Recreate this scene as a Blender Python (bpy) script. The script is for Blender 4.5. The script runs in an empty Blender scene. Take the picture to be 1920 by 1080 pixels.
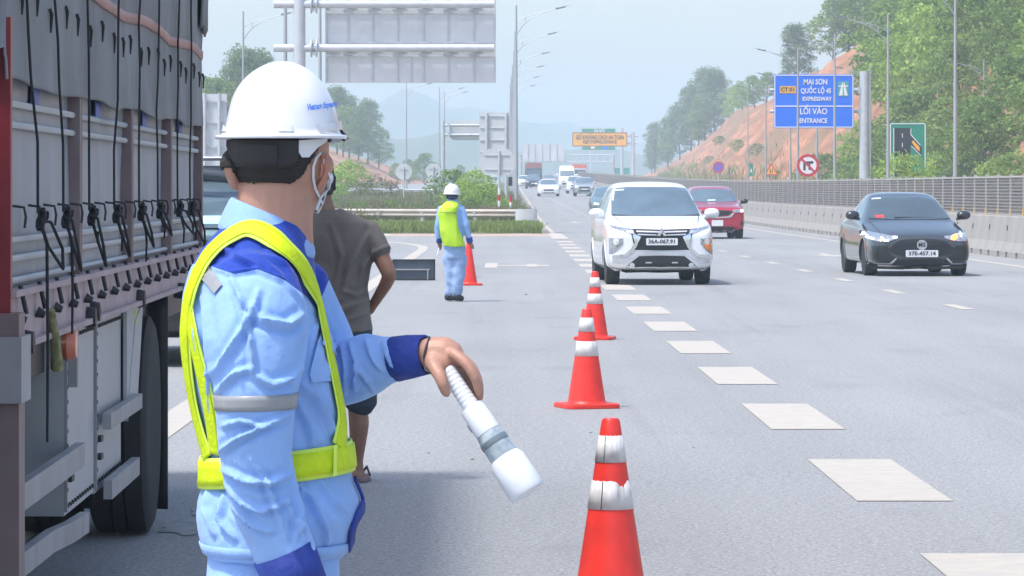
import bpy, bmesh, math, random
import numpy as np
from mathutils import Vector, Matrix, noise
from mathutils.bvhtree import BVHTree
random.seed(7); np.random.seed(7)
SC = bpy.context.scene
COL = SC.collection
F, EYE, CX, HY = 7300.0, 1.6, 960.0, 353.0      # focal length in photo pixels, eye height, horizon

# ------------------------------------------------------------------ camera, light, exposure
cam_d = bpy.data.cameras.new('camera')
cam_d.sensor_width = 36.0
cam_d.lens = F / 1920.0 * 36.0
cam_d.shift_y = -(540.0 - HY) / 1920.0
cam_d.clip_start, cam_d.clip_end = 0.5, 8000.0
cam = bpy.data.objects.new('camera', cam_d); COL.objects.link(cam)
cam.location = (0, 0, EYE); cam.rotation_euler = (math.radians(90), 0, 0)
SC.camera = cam
SUN_EL, SUN_AZ = math.radians(64), math.radians(-125)    # azimuth measured from +Y towards +X
w = bpy.data.worlds.new('World'); SC.world = w; w.use_nodes = True
nt = w.node_tree; nt.nodes.clear()
sky = nt.nodes.new('ShaderNodeTexSky'); sky.sky_type = 'NISHITA'; sky.sun_disc = False
sky.sun_elevation = SUN_EL; sky.sun_rotation = SUN_AZ; sky.air_density = 1.0; sky.dust_density = 2.6; sky.ozone_density = 1.0
bg = nt.nodes.new('ShaderNodeBackground'); bg.inputs['Strength'].default_value = 0.15
wo = nt.nodes.new('ShaderNodeOutputWorld')
nt.links.new(sky.outputs[0], bg.inputs[0]); nt.links.new(bg.outputs[0], wo.inputs[0])
sl = bpy.data.lights.new('sun', 'SUN'); sl.energy = 2.0; sl.angle = math.radians(5); sl.color = (1.0, 0.975, 0.95)
sun = bpy.data.objects.new('sun', sl); COL.objects.link(sun)
sd = Vector((math.sin(SUN_AZ) * math.cos(SUN_EL), math.cos(SUN_AZ) * math.cos(SUN_EL), math.sin(SUN_EL)))
sun.rotation_euler = sd.to_track_quat('Z', 'Y').to_euler(); sun.location = (-60, 40, 90)
vs = SC.view_settings
vs.view_transform = 'Standard'; vs.look = 'None'; vs.exposure = 0.93; vs.gamma = 1.0; vs.use_curve_mapping = False
SC.render.engine = 'CYCLES'
SC.cycles.volume_bounces = 1; SC.cycles.max_bounces = 8; SC.cycles.transparent_max_bounces = 16
SC.cycles.use_denoising = True
try: SC.cycles.volume_step_rate = 1.0
except Exception: pass

# ------------------------------------------------------------------ small helpers
def elev(y):
    if y < 130: return 0.0
    if y < 230: return 0.0057 * (y - 130) ** 2 / 200.0
    if y < 450: return 0.285 + 0.0057 * (y - 230)
    if y < 800:
        t = y - 450; return 1.539 + 0.0057 * t - 0.0052 * t * t / 700.0
    return 2.624 + 0.0004 * (y - 800)
def P(px, py, y): return Vector(((px - CX) * y / F, y, EYE - (py - HY) * y / F))
def G(px, py, up=0.0):
    y = F * EYE / max(py - HY, 6)
    for _ in range(30):
        y = 0.5 * y + 0.5 * F * (EYE - elev(y)) / max(py - HY, 1)
    return Vector(((px - CX) * y / F, y, elev(y) + up))
def smooth_curve(pts):
    xs = np.array([p[0] for p in pts], float); ys = np.array([p[1] for p in pts], float)
    d = np.gradient(ys, xs)
    def f(x):
        x = np.clip(x, xs[0], xs[-1]); i = int(np.clip(np.searchsorted(xs, x) - 1, 0, len(xs) - 2))
        h = xs[i + 1] - xs[i]; t = (x - xs[i]) / h
        return float((2*t**3-3*t*t+1)*ys[i] + (t**3-2*t*t+t)*h*d[i] + (-2*t**3+3*t*t)*ys[i+1] + (t**3-t*t)*h*d[i+1])
    return f
XL = smooth_curve([(-10, 1.97), (16, 1.785), (30, 1.685), (46, 1.567), (62.5, 1.46), (81, 1.39), (105, 1.335), (134, 1.285), (205, 1.12), (302, 1.03), (450, .78), (600, 1.0), (800, 3.2), (1200, 16), (2000, 70)])
XB = smooth_curve([(-10, 12.75), (40, 12.05), (86, 11.4), (128, 10.79), (169, 10.2), (250, 9.4), (337, 8.85), (450, 8.75), (600, 9.5), (800, 12.2), (1200, 25), (2000, 80)])

class MB:
    """collects faces, builds one mesh"""
    def __init__(s): s.v = []; s.f = []; s.m = []
    def add(s, vs, fs, m=0):
        b = len(s.v); s.v += [tuple(v) for v in vs]; s.f += [tuple(i + b for i in f) for f in fs]; s.m += [m] * len(fs); return s
    def box(s, c, d, rot=None, m=0):
        hx, hy, hz = d[0] / 2, d[1] / 2, d[2] / 2
        vs = [Vector((x, y, z)) for x in (-hx, hx) for y in (-hy, hy) for z in (-hz, hz)]
        if rot is not None: vs = [rot @ v for v in vs]
        c = Vector(c)
        return s.add([v + c for v in vs], [(0, 1, 3, 2), (4, 6, 7, 5), (0, 4, 5, 1), (2, 3, 7, 6), (0, 2, 6, 4), (1, 5, 7, 3)], m)
    def tube(s, path, rad, n=8, m=0, cap=True, flat=1.0):
        path = [Vector(p) for p in path]; k = len(path)
        rad = [rad] * k if not hasattr(rad, '__len__') else rad
        t0 = (path[1] - path[0]).normalized()
        up = Vector((0, 0, 1)) if abs(t0.z) < .9 else Vector((0, 1, 0))
        nx = t0.cross(up).normalized(); vs = []
        for i, p in enumerate(path):
            t = (path[min(i + 1, k - 1)] - path[max(i - 1, 0)]).normalized()
            nx = (nx - t * nx.dot(t)).normalized(); ny = t.cross(nx)
            for j in range(n):
                a = 2 * math.pi * j / n
                vs.append(p + nx * math.cos(a) * rad[i] + ny * math.sin(a) * rad[i] * flat)
        fs = [(i * n + j, i * n + (j + 1) % n, (i + 1) * n + (j + 1) % n, (i + 1) * n + j) for i in range(k - 1) for j in range(n)]
        if cap: fs += [tuple(range(n - 1, -1, -1)), tuple(range((k - 1) * n, k * n))]
        return s.add(vs, fs, m)
    def rings(s, rings, m=0, cap=True):
        n = len(rings[0]); k = len(rings)
        fs = [(i * n + j, i * n + (j + 1) % n, (i + 1) * n + (j + 1) % n, (i + 1) * n + j) for i in range(k - 1) for j in range(n)]
        if cap: fs += [tuple(range(n - 1, -1, -1)), tuple(range((k - 1) * n, k * n))]
        return s.add([p for r in rings for p in r], fs, m)
    def lathe(s, prof, n=24, c=(0, 0, 0), m=0, axis='z'):
        r = []
        for (rr, z) in prof:
            ring = []
            for j in range(n):
                a = 2 * math.pi * j / n
                q = (rr * math.cos(a), rr * math.sin(a), z)
                if axis == 'x': q = (q[2], q[0], q[1])
                if axis == 'y': q = (q[0], -q[2], q[1])
                ring.append((q[0] + c[0], q[1] + c[1], q[2] + c[2]))
            r.append(ring)
        return s.rings(r, m)
    def prism(s, poly, y0, y1, m=0):
        """polygon in x,z extruded along y"""
        n = len(poly)
        vs = [(p[0], y0, p[1]) for p in poly] + [(p[0], y1, p[1]) for p in poly]
        fs = [tuple(range(n)), tuple(range(2 * n - 1, n - 1, -1))] + [(i, i + n, (i + 1) % n + n, (i + 1) % n) for i in range(n)]
        return s.add(vs, fs, m)
    def mesh(s, name, smooth=None):
        me = bpy.data.meshes.new(name); me.from_pydata(s.v, [], s.f)
        bm = bmesh.new(); bm.from_mesh(me); bmesh.ops.recalc_face_normals(bm, faces=bm.faces); bm.to_mesh(me); bm.free()
        if any(s.m): me.polygons.foreach_set('material_index', s.m)
        if smooth is not None:
            me.polygons.foreach_set('use_smooth', [True] * len(me.polygons))
            if smooth < 179: me.set_sharp_from_angle(angle=math.radians(smooth))
        return me
def quads_mesh(name, verts, nq):
    me = bpy.data.meshes.new(name)
    me.vertices.add(nq * 4); me.vertices.foreach_set('co', np.asarray(verts, np.float32).ravel())
    me.loops.add(nq * 4); me.loops.foreach_set('vertex_index', np.arange(nq * 4, dtype=np.int32))
    me.polygons.add(nq); me.polygons.foreach_set('loop_start', np.arange(0, nq * 4, 4, dtype=np.int32))
    me.update(); me.validate(); return me

def obj(name, me, mat, parent=None, loc=None, kind=None, label=None):
    o = bpy.data.objects.new(name, me); COL.objects.link(o)
    if mat is not None:
        for x in (mat if isinstance(mat, (list, tuple)) else [mat]):
            if len(me.materials) < (len(mat) if isinstance(mat, (list, tuple)) else 1): me.materials.append(x)
    if parent is not None: o.parent = parent
    if loc is not None: o.location = loc
    if kind: o['kind'] = kind
    if label: o['label'] = label
    return o
def thing(name, label, cat, loc=(0, 0, 0), rz=0.0, group=None):
    o = bpy.data.objects.new(name, None); COL.objects.link(o); o.empty_display_size = .2
    o.location = loc; o.rotation_euler = (0, 0, rz); o['label'] = label; o['category'] = cat
    if group: o['group'] = group
    return o
def tag(o, label, cat, group=None):
    o['label'] = label; o['category'] = cat
    if group: o['group'] = group
    return o
def dup(root, loc, rz=0.0, label=None, group=None, scale=None):
    r = root.copy(); COL.objects.link(r); r.location = loc; r.rotation_euler = (0, 0, rz)
    if label: r['label'] = label
    if group: r['group'] = group
    if scale is not None: r.scale = scale if hasattr(scale, '__len__') else (scale,) * 3
    for ch in list(root.children):
        c = ch.copy(); COL.objects.link(c); c.parent = r
        for g in list(ch.children):
            d = g.copy(); COL.objects.link(d); d.parent = c
    return r

# ------------------------------------------------------------------ materials
MATS = {}
def mat(name, col, rough=.6, metal=0.0, var=.12, scale=5.0, bump=0.0, bscale=40.0, spec=.5, coat=0.0, emit=0.0, dirt=None, dscale=1.2, damt=.5, stretch=(1, 1, 1), detail=4):
    if name in MATS: return MATS[name]
    m = bpy.data.materials.new(name); m.use_nodes = True; t = m.node_tree; n = t.nodes
    b = n['Principled BSDF']; L = t.links.new
    tc = n.new('ShaderNodeTexCoord'); mp = n.new('ShaderNodeMapping'); mp.inputs['Scale'].default_value = stretch
    L(tc.outputs['Object'], mp.inputs['Vector'])
    ns = n.new('ShaderNodeTexNoise'); ns.inputs['Scale'].default_value = scale; ns.inputs['Detail'].default_value = detail
    L(mp.outputs[0], ns.inputs['Vector'])
    mx = n.new('ShaderNodeMix'); mx.data_type = 'RGBA'
    c = Vector(col[:3])
    mx.inputs[6].default_value = (*[max(0, x * (1 - var)) for x in c], 1); mx.inputs[7].default_value = (*[min(1, x * (1 + var)) for x in c], 1)
    rp = n.new('ShaderNodeMapRange'); rp.inputs[1].default_value = .3; rp.inputs[2].default_value = .7
    L(ns.outputs[0], rp.inputs[0]); L(rp.outputs[0], mx.inputs[0]); out = mx.outputs[2]
    if dirt is not None:
        n2 = n.new('ShaderNodeTexNoise'); n2.inputs['Scale'].default_value = dscale; n2.inputs['Detail'].default_value = 8
        L(mp.outputs[0], n2.inputs['Vector'])
        r2 = n.new('ShaderNodeMapRange'); r2.inputs[1].default_value = .48; r2.inputs[2].default_value = .68; r2.inputs[4].default_value = damt
        L(n2.outputs[0], r2.inputs[0])
        m2 = n.new('ShaderNodeMix'); m2.data_type = 'RGBA'; m2.inputs[7].default_value = (*dirt, 1)
        L(out, m2.inputs[6]); L(r2.outputs[0], m2.inputs[0]); out = m2.outputs[2]
    L(out, b.inputs['Base Color'])
    b.inputs['Roughness'].default_value = rough; b.inputs['Metallic'].default_value = metal
    b.inputs['Specular IOR Level'].default_value = spec; b.inputs['Coat Weight'].default_value = coat; b.inputs['Coat Roughness'].default_value = .05
    if emit:
        b.inputs['Emission Color'].default_value = (*col[:3], 1); b.inputs['Emission Strength'].default_value = emit
    if bump:
        nb = n.new('ShaderNodeTexNoise'); nb.inputs['Scale'].default_value = bscale; nb.inputs['Detail'].default_value = 4
        L(mp.outputs[0], nb.inputs['Vector'])
        bp = n.new('ShaderNodeBump'); bp.inputs['Strength'].default_value = bump; bp.inputs['Distance'].default_value = .02
        L(nb.outputs[0], bp.inputs['Height']); L(bp.outputs[0], b.inputs['Normal'])
    MATS[name] = m; return m
def leafmat(name, c0, c1, trans=.48):
    if name in MATS: return MATS[name]
    m = bpy.data.materials.new(name); m.use_nodes = True; t = m.node_tree; n = t.nodes; L = t.links.new
    b = n['Principled BSDF']; b.inputs['Roughness'].default_value = .55; b.inputs['Specular IOR Level'].default_value = .35
    ge = n.new('ShaderNodeNewGeometry'); oi = n.new('ShaderNodeObjectInfo')
    ad = n.new('ShaderNodeMath'); ad.operation = 'MULTIPLY_ADD'; ad.inputs[1].default_value = .7
    ml = n.new('ShaderNodeMath'); ml.operation = 'MULTIPLY'; ml.inputs[1].default_value = .3
    L(oi.outputs['Random'], ml.inputs[0]); L(ge.outputs['Random Per Island'], ad.inputs[0]); L(ml.outputs[0], ad.inputs[2])
    mx = n.new('ShaderNodeMix'); mx.data_type = 'RGBA'; mx.inputs[6].default_value = (*c0, 1); mx.inputs[7].default_value = (*c1, 1)
    L(ad.outputs[0], mx.inputs[0]); L(mx.outputs[2], b.inputs['Base Color'])
    tr = n.new('ShaderNodeBsdfTranslucent'); L(mx.outputs[2], tr.inputs[0])
    ms = n.new('ShaderNodeMixShader'); ms.inputs[0].default_value = trans
    L(b.outputs[0], ms.inputs[1]); L(tr.outputs[0], ms.inputs[2]); L(ms.outputs[0], n['Material Output'].inputs['Surface'])
    MATS[name] = m; return m
def asphalt():
    m = bpy.data.materials.new('asphalt'); m.use_nodes = True; t = m.node_tree; n = t.nodes; L = t.links.new
    b = n['Principled BSDF']; b.inputs['Roughness'].default_value = .78; b.inputs['Specular IOR Level'].default_value = .45
    tc = n.new('ShaderNodeTexCoord')
    def nz(sc, det=4, st=(1, 1, 1)):
        mp = n.new('ShaderNodeMapping'); mp.inputs['Scale'].default_value = st; L(tc.outputs['Object'], mp.inputs[0])
        x = n.new('ShaderNodeTexNoise'); x.inputs['Scale'].default_value = sc; x.inputs['Detail'].default_value = det; L(mp.outputs[0], x.inputs['Vector']); return x.outputs[0]
    def ramp(src, a, bb, lo, hi):
        r = n.new('ShaderNodeMapRange'); r.inputs[1].default_value = a; r.inputs[2].default_value = bb; r.inputs[3].default_value = lo; r.inputs[4].default_value = hi
        L(src, r.inputs[0]); return r.outputs[0]
    def mul(a, bb):
        r = n.new('ShaderNodeMath'); r.operation = 'MULTIPLY'; L(a, r.inputs[0]); L(bb, r.inputs[1]); return r.outputs[0]
    v = mul(ramp(nz(60, 3), .3, .7, .62, 1.38), ramp(nz(22, 3), .3, .7, .85, 1.15))
    v = mul(v, ramp(nz(.5, 5, (1, .22, 1)), .3, .7, .93, 1.07))
    v = mul(v, ramp(nz(1.2, 3, (1, .015, 1)), .3, .7, .94, 1.06))
    v = mul(v, ramp(nz(5.0, 6, (1, .6, 1)), .66, .74, 1.0, .9))
    v = mul(v, ramp(nz(.9, 6, (1, .5, 1)), .58, .72, 1.0, .88))
    v = mul(v, ramp(nz(2.6, 2, (1, .02, 1)), .60, .72, 1.0, .91))
    v = mul(v, ramp(nz(9.0, 2, (1, .45, 1)), .74, .80, 1.0, .70))
    cm = n.new('ShaderNodeMix'); cm.data_type = 'RGBA'; cm.blend_type = 'MULTIPLY'; cm.inputs[0].default_value = 1.0
    cm.inputs[6].default_value = (.268, .272, .273, 1)
    cb = n.new('ShaderNodeCombineColor')
    for k in range(3): L(v, cb.inputs[k])
    L(cb.outputs[0], cm.inputs[7]); L(cm.outputs[2], b.inputs['Base Color'])
    bp = n.new('ShaderNodeBump'); bp.inputs['Strength'].default_value = .35; bp.inputs['Distance'].default_value = .01
    L(nz(90, 3), bp.inputs['Height']); L(bp.outputs[0], b.inputs['Normal'])
    MATS['asphalt'] = m; return m
M_ASPH = asphalt()
M_PAINT = mat('road_paint', (.45, .415, .36), .7, var=.06, scale=9, bump=.2, bscale=120, dirt=(.36, .35, .33), dscale=5, damt=.45)
M_GALV = mat('galvanised', (.52, .55, .58), .5, metal=.25, var=.1, scale=3)
M_CONC = mat('concrete', (.33, .315, .29), .85, var=.1, scale=1.5, bump=.2, bscale=30, dirt=(.25, .235, .21), dscale=.9, damt=.55, stretch=(1, 1, .4))
M_BLACK = mat('black_plastic', (.018, .019, .021), .5, var=.2)
M_RUBBER = mat('tyre_rubber', (.022, .022, .024), .8, var=.2, scale=20)
M_WHITE = mat('white_enamel', (.78, .79, .80), .35, var=.03)
M_SIGNBACK = mat('sign_back', (.60, .62, .635), .5, metal=.1, var=.07, scale=.8)
M_SOIL = mat('red_soil', (.36, .165, .095), .95, var=.3, scale=.25, bump=.5, bscale=3, dirt=(.22, .17, .11), dscale=.12, damt=.6)

# ------------------------------------------------------------------ ground, roads, terrain
def strip(name, fl, fr, ys, dz, m, nx=1, kind='structure', parent=None):
    b = MB(); vs = []
    for y in ys:
        a, c = fl(y), fr(y)
        for i in range(nx + 1): vs.append((a + (c - a) * i / nx, y, elev(y) + dz))
    fs = [(r * (nx + 1) + i, r * (nx + 1) + i + 1, (r + 1) * (nx + 1) + i + 1, (r + 1) * (nx + 1) + i) for r in range(len(ys) - 1) for i in range(nx)]
    b.add(vs, fs); return obj(name, b.mesh(name, 60), m, kind=kind, parent=parent)
YS = list(np.concatenate([np.arange(-25, 120, 29), np.arange(120, 470, 10), np.arange(470, 1200, 30), np.arange(1200, 2961, 160)]))
M_EARTH = mat('grassy_earth', (.13, .135, .06), .95, var=.35, scale=.4, bump=.4, bscale=4, dirt=(.24, .16, .10), dscale=.15, damt=.5)
strip('ground', lambda y: -1450, lambda y: 1450, YS, -.06, M_EARTH, 6)
yr = [y for y in YS if y <= 2000]
strip('road', lambda y: XL(y), lambda y: XB(y) + .3, yr, 0.0, M_ASPH)
XO = smooth_curve([(-10, 4.6), (110, 4.4), (205, 4.4), (315, 9.2), (420, 11.5), (2000, 12.4)])
strip('opposite_road', lambda y: XB(y) + .95, lambda y: XB(y) + XO(y), yr, 0.0, M_ASPH)
# the ramp area left of the running lanes, up to the gore nose
NOSE = 139.0
strip('shoulder_road', lambda y: -26.0, lambda y: XL(y), [y for y in YS if y <= 110] + [112, 120, 130, NOSE], 0.0, M_ASPH)
RL = smooth_curve([(NOSE, -26), (200, -20), (300, -19.5), (450, -17), (700, -16), (1200, -10)])
RR = smooth_curve([(NOSE, -7.8), (200, -12.2), (300, -12.6), (450, -10.5), (700, -9), (1200, -3)])
strip('ramp_road', RL, RR, [y for y in yr if NOSE < y < 1150 or y == NOSE] and [NOSE] + [y for y in yr if NOSE < y < 1150], 0.0, M_ASPH)
# kerb along the left edge past the nose
b = MB(); ys = [y for y in np.arange(NOSE - 2, 900, 12)]
for y0, y1 in zip(ys[:-1], ys[1:]):
    vs = []
    for y in (y0, y1):
        x, e = XL(y), elev(y)
        vs += [(x, y, e - .03), (x - .02, y, e + .13), (x - .22, y, e + .13), (x - .24, y, e - .06)]
    b.add(vs, [(0, 1, 5, 4), (1, 2, 6, 5), (2, 3, 7, 6)])
b.add([(XL(ys[0]), ys[0], -.03), (XL(ys[0]) - .02, ys[0], .13), (XL(ys[0]) - .22, ys[0], .13), (XL(ys[0]) - .24, ys[0], -.06)], [(0, 1, 2, 3)])
obj('kerb', b.mesh('kerb'), M_CONC, kind='structure')

def quad_mark(name, pts, dz=.004):
    me = bpy.data.meshes.new(name)
    me.from_pydata([(p[0], p[1], elev(p[1]) + dz) for p in pts], [], [tuple(range(len(pts)))])
    return obj(name, me, M_PAINT, kind='structure')
for k in range(-1, 17):
    y1 = 22.95 + 5.92 * k; y0 = y1 - 3.06
    if 61 < y0: y0 = y1 - 3.2
    x0, x1 = XL(y0) + .005, XL(y1) + .005
    wd = .49
    quad_mark('lane_dash', [(x0, y0), (x0 + wd, y0), (x1 + wd, y1), (x1, y1)])
for k in range(0, 52):
    y0 = 43.6 + 7.72 * k; y1 = y0 + 2.2
    if y1 > 430: break
    a, c = XB(y0) - 5.87, XB(y1) - 5.87
    quad_mark('lane_dash', [(a - .09, y0), (a + .09, y0), (c + .09, y1), (c - .09, y1)])
strip('edge_line', lambda y: XB(y) - 1.22, lambda y: XB(y) - 1.02, [y for y in yr if y < 900], .004, M_PAINT)
strip('kerb_line', lambda y: XL(y) + .1, lambda y: XL(y) + .27, [NOSE - 12] + [y for y in yr if NOSE < y < 900], .004, M_PAINT)
# white line that rounds the gore nose on the ramp side
pl = [(-2.33, y) for y in range(10, 96, 5)] + [(-2.32, 99), (-2.36, 104), (-2.5, 107.5), (-2.85, 111), (-3.3, 114), (-3.9, 117), (-5.2, 122), (-7.2, 128)]
b = MB(); vs = []
for i, p in enumerate(pl):
    t = (Vector(pl[min(i + 1, len(pl) - 1)]) - Vector(pl[max(i - 1, 0)])).normalized(); nn = Vector((-t.y, t.x)) * .13
    vs += [(p[0] + nn.x, p[1] + nn.y, .004), (p[0] - nn.x, p[1] - nn.y, .004)]
b.add(vs, [(2 * i, 2 * i + 1, 2 * i + 3, 2 * i + 2) for i in range(len(pl) - 1)])
obj('ramp_line', b.mesh('ramp_line'), M_PAINT, kind='structure')
def poly_mark(name, pix): quad_mark(name, [G(*p) for p in pix], .004)
# arrow on the ramp lane: tail block, shaft, head (built where it lies)
for (x0, x1, y0, y1) in ((-.56, -.30, 78.2, 83.2), (-.305, .42, 80.0, 80.9), (.30, .52, 78.9, 82.0), (.50, .76, 79.9, 81.1)):
    quad_mark('arrow_marking', [(x0, y0), (x1, y0), (x1, y1), (x0, y1)], .004 if x0 not in (.30,) else .008)
def lane_arrow(x, y):
    s = [(-.1, 2.6), (.1, 2.6), (.1, 0), (.42, 0), (0, -2.2), (-.42, 0), (-.1, 0)]
    quad_mark('arrow_marking', [(x + p[0], y + p[1]) for p in s])
lane_arrow(7.55, 93); lane_arrow(2.85, 176); lane_arrow(6.9, 170)
for p in ([(700, 436), (740, 440), (716, 444)], [(663, 445), (690, 447), (660, 450)]): poly_mark('gore_marking', p)
quad_mark('edge_patch', [(XL(124) - .02, 122), (XL(124) + .5, 122), (XL(138) + .45, 137), (XL(138) - .05, 137)], .008)

# sandy verge and grass gore
M_SAND = mat('sandy_dust', (.40, .32, .25), .95, var=.2, scale=1.5)
b = MB(); n = 40; vs = []
for i in range(n + 1):
    x = -26 + 27.3 * i / n
    j = .6 * noise.noise((x * .9, 3, 0))
    vs += [(x, 129.5 + 1.3 * j + max(0, (-4 - x)) * .25, .002), (x, 141, .002)]
b.add(vs, [(2 * i, 2 * i + 2, 2 * i + 3, 2 * i + 1) for i in range(n)])
obj('dust_verge', b.mesh('dust_verge'), M_SAND, kind='structure')
M_GRASSG = mat('gore_soil', (.10, .12, .045), .95, var=.4, scale=.7, bump=.4, bscale=5)
GORE_FRONT = lambda x: NOSE - 1.5 + .5 * noise.noise((x, 0, 0)) + max(0, (-7.8 - x)) * 1.6
b = MB(); ys = list(np.arange(0, 1.0001, .02)); vs = []
for t in ys:
    y = NOSE + (760 - NOSE) * t * t
    l = RR(y) + .3; r = XL(y) - .24
    if t == 0: l = -7.8
    for i in range(11):
        x = l + (r - l) * i / 10
        yy = y if t > 0 else GORE_FRONT(x)
        vs.append((x, yy, elev(yy) + (.02 if t == 0 else .1 + .12 * noise.noise((x * .5, yy * .1, 1))) if 0 < i < 10 else elev(yy) + .01))
b.add(vs, [(r * 11 + i, r * 11 + i + 1, (r + 1) * 11 + i + 1, (r + 1) * 11 + i) for r in range(len(ys) - 1) for i in range(10)])
obj('gore_ground', b.mesh('gore_ground', 80), M_GRASSG, kind='structure')

# hills: a red cut slope on the right, a lower one on the left, misty mountains behind
def hill_r(x, y):
    d = x - (XB(y) + 15.6 if y < 800 else XB(800) + 15.6)
    top = float(np.interp(y, [40, 200, 300, 381, 520, 700, 938, 1150], [14, 15, 15.5, 14.6, 12.2, 9.6, 5.2, .5]))
    rug = .8 * noise.noise((x * .12, y * .04, 5))
    if d <= 0: return elev(y) - .1
    if d < 11: h = top * (d / 11) ** .95
    else: h = top + (d - 11) * .16 * min(1, top / 9) + 2.2 * (noise.noise((x * .03, y * .012, 2)) + .2)
    if d > 70: h = max(0, h - (d - 70) * .12)
    return elev(y) + h + rug * min(1, d / 4) * (.35 + .65 * (d > 11))
def hill_l(x, y):
    base = float(np.interp(y, [330, 400, 470, 540, 700], [-26, -23, -21, -17.8, -17.5]))
    d = base - x
    top = float(np.interp(y, [330, 390, 520, 700, 820, 960], [0, 10, 13, 13, 9, 0]))
    if d <= 0 or top <= 0: return elev(y) - .1
    h = top * (1 - math.exp(-d / max(8.0, top * 1.9)))
    return elev(y) + h + .7 * noise.noise((x * .13, y * .04, 9)) * min(1, d / 5)
def slope_mat(name, soil, green, lo, hi, blend):
    m = bpy.data.materials.new(name); m.use_nodes = True; t = m.node_tree; n = t.nodes; L = t.links.new
    b = n['Principled BSDF']; b.inputs['Roughness'].default_value = .95; b.inputs['Specular IOR Level'].default_value = .1
    tc = n.new('ShaderNodeTexCoord')
    def nz(sc, st=(1, 1, 1)):
        mp = n.new('ShaderNodeMapping'); mp.inputs['Scale'].default_value = st; L(tc.outputs['Object'], mp.inputs[0])
        x = n.new('ShaderNodeTexNoise'); x.inputs['Scale'].default_value = sc; x.inputs['Detail'].default_value = 6; L(mp.outputs[0], x.inputs['Vector']); return x.outputs[0]
    mx = n.new('ShaderNodeMix'); mx.data_type = 'RGBA'
    mx.inputs[6].default_value = (*[c * .7 for c in soil], 1); mx.inputs[7].default_value = (*[c * 1.3 for c in soil], 1)
    r0 = n.new('ShaderNodeMapRange'); r0.inputs[1].default_value = .35; r0.inputs[2].default_value = .65
    L(nz(.5, (1, .12, 1.6)), r0.inputs[0]); L(r0.outputs[0], mx.inputs[0])
    m2 = n.new('ShaderNodeMix'); m2.data_type = 'RGBA'; m2.inputs[7].default_value = (*green, 1); L(mx.outputs[2], m2.inputs[6])
    r1 = n.new('ShaderNodeMapRange'); r1.inputs[1].default_value = lo; r1.inputs[2].default_value = hi; r1.inputs[4].default_value = blend
    L(nz(.16, (1, .3, 1)), r1.inputs[0]); L(r1.outputs[0], m2.inputs[0]); L(m2.outputs[2], b.inputs['Base Color'])
    return m
M_SLOPE = slope_mat('cut_slope', (.38, .185, .11), (.24, .17, .105), .46, .60, .85)
M_SLOPE_L = slope_mat('left_slope', (.35, .19, .12), (.14, .15, .07), .60, .72, .8)
def terrain(name, xs, ys, fn, m):
    b = MB(); nx = len(xs)
    vs = [(x if not callable(x) else x(y), y, 0) for y in ys for x in xs]
    vs = [(v[0], v[1], fn(v[0], v[1])) for v in vs]
    b.add(vs, [(r * nx + i, r * nx + i + 1, (r + 1) * nx + i + 1, (r + 1) * nx + i) for r in range(len(ys) - 1) for i in range(nx - 1)])
    return obj(name, b.mesh(name, 80), m, kind='structure')
def rx(d): return lambda y: (XB(min(y, 800)) + 15.6) + d
terrain('hill', [rx(d) for d in (-.5, 0, 1, 2, 3, 4, 5, 6, 7, 8, 9, 10, 11, 12.5, 15, 18, 22, 28, 36, 46, 60, 80, 120, 190)], list(np.arange(60, 1160, 11)), hill_r, M_SLOPE)
terrain('hill', list(np.concatenate([np.arange(-15.5, -48, -1.6), np.arange(-50, -160, -9)]))[::-1], list(np.arange(325, 960, 12)), hill_l, M_SLOPE_L)
M_MTN = mat('far_forest', (.07, .10, .06), .95, var=.3, scale=.02)
def mountain(x0, x1, y, hfun, depth=300):
    xs = np.linspace(x0, x1, 60); rows = []
    for k in range(9):
        t = k / 8; s = math.sin(math.pi * t) ** .8
        rows.append([(x, y + depth * t, max(-.5, s * max(0, hfun(x)) * (1 + .12 * noise.noise((x * .03, t * 4, y)))) + elev(y)) for x in xs])
    b = MB(); b.add([v for r in rows for v in r], [(r * 60 + i, r * 60 + i + 1, (r + 1) * 60 + i + 1, (r + 1) * 60 + i) for r in range(8) for i in range(59)])
    obj('mountain', b.mesh('mountain', 80), M_MTN, kind='structure')
g = lambda x, c, s: math.exp(-((x - c) / s) ** 2)
mountain(-430, 520, 2550, lambda x: 50 * g(x, -70, 26) + 38 * g(x, -115, 30) + 44 * g(x, -25, 30) + 30 * g(x, 30, 40) + 26 * g(x, 110, 60) + 30 * g(x, -190, 70) + 6 + 5 * noise.noise((x * .02, 0, 0)))
mountain(-360, 400, 1650, lambda x: 14 * g(x, -22, 20) + 15 * g(x, -62, 28) + 10 * g(x, 32, 28) + 8 + 5 * noise.noise((x * .05, 4, 0)), 150)

# ------------------------------------------------------------------ haze
hz = bpy.data.materials.new('haze'); hz.use_nodes = True; t = hz.node_tree; t.nodes.clear()
pv = t.nodes.new('ShaderNodeVolumePrincipled'); pv.inputs['Color'].default_value = (.72, .88, 1.0, 1); pv.inputs['Density'].default_value = .00056; pv.inputs['Anisotropy'].default_value = 0.0
ou = t.nodes.new('ShaderNodeOutputMaterial'); t.links.new(pv.outputs[0], ou.inputs['Volume'])
b = MB(); b.box((0, 1460, 35), (3000, 3060, 78)); HAZE = obj('haze', b.mesh('haze'), hz, kind='stuff')
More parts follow.
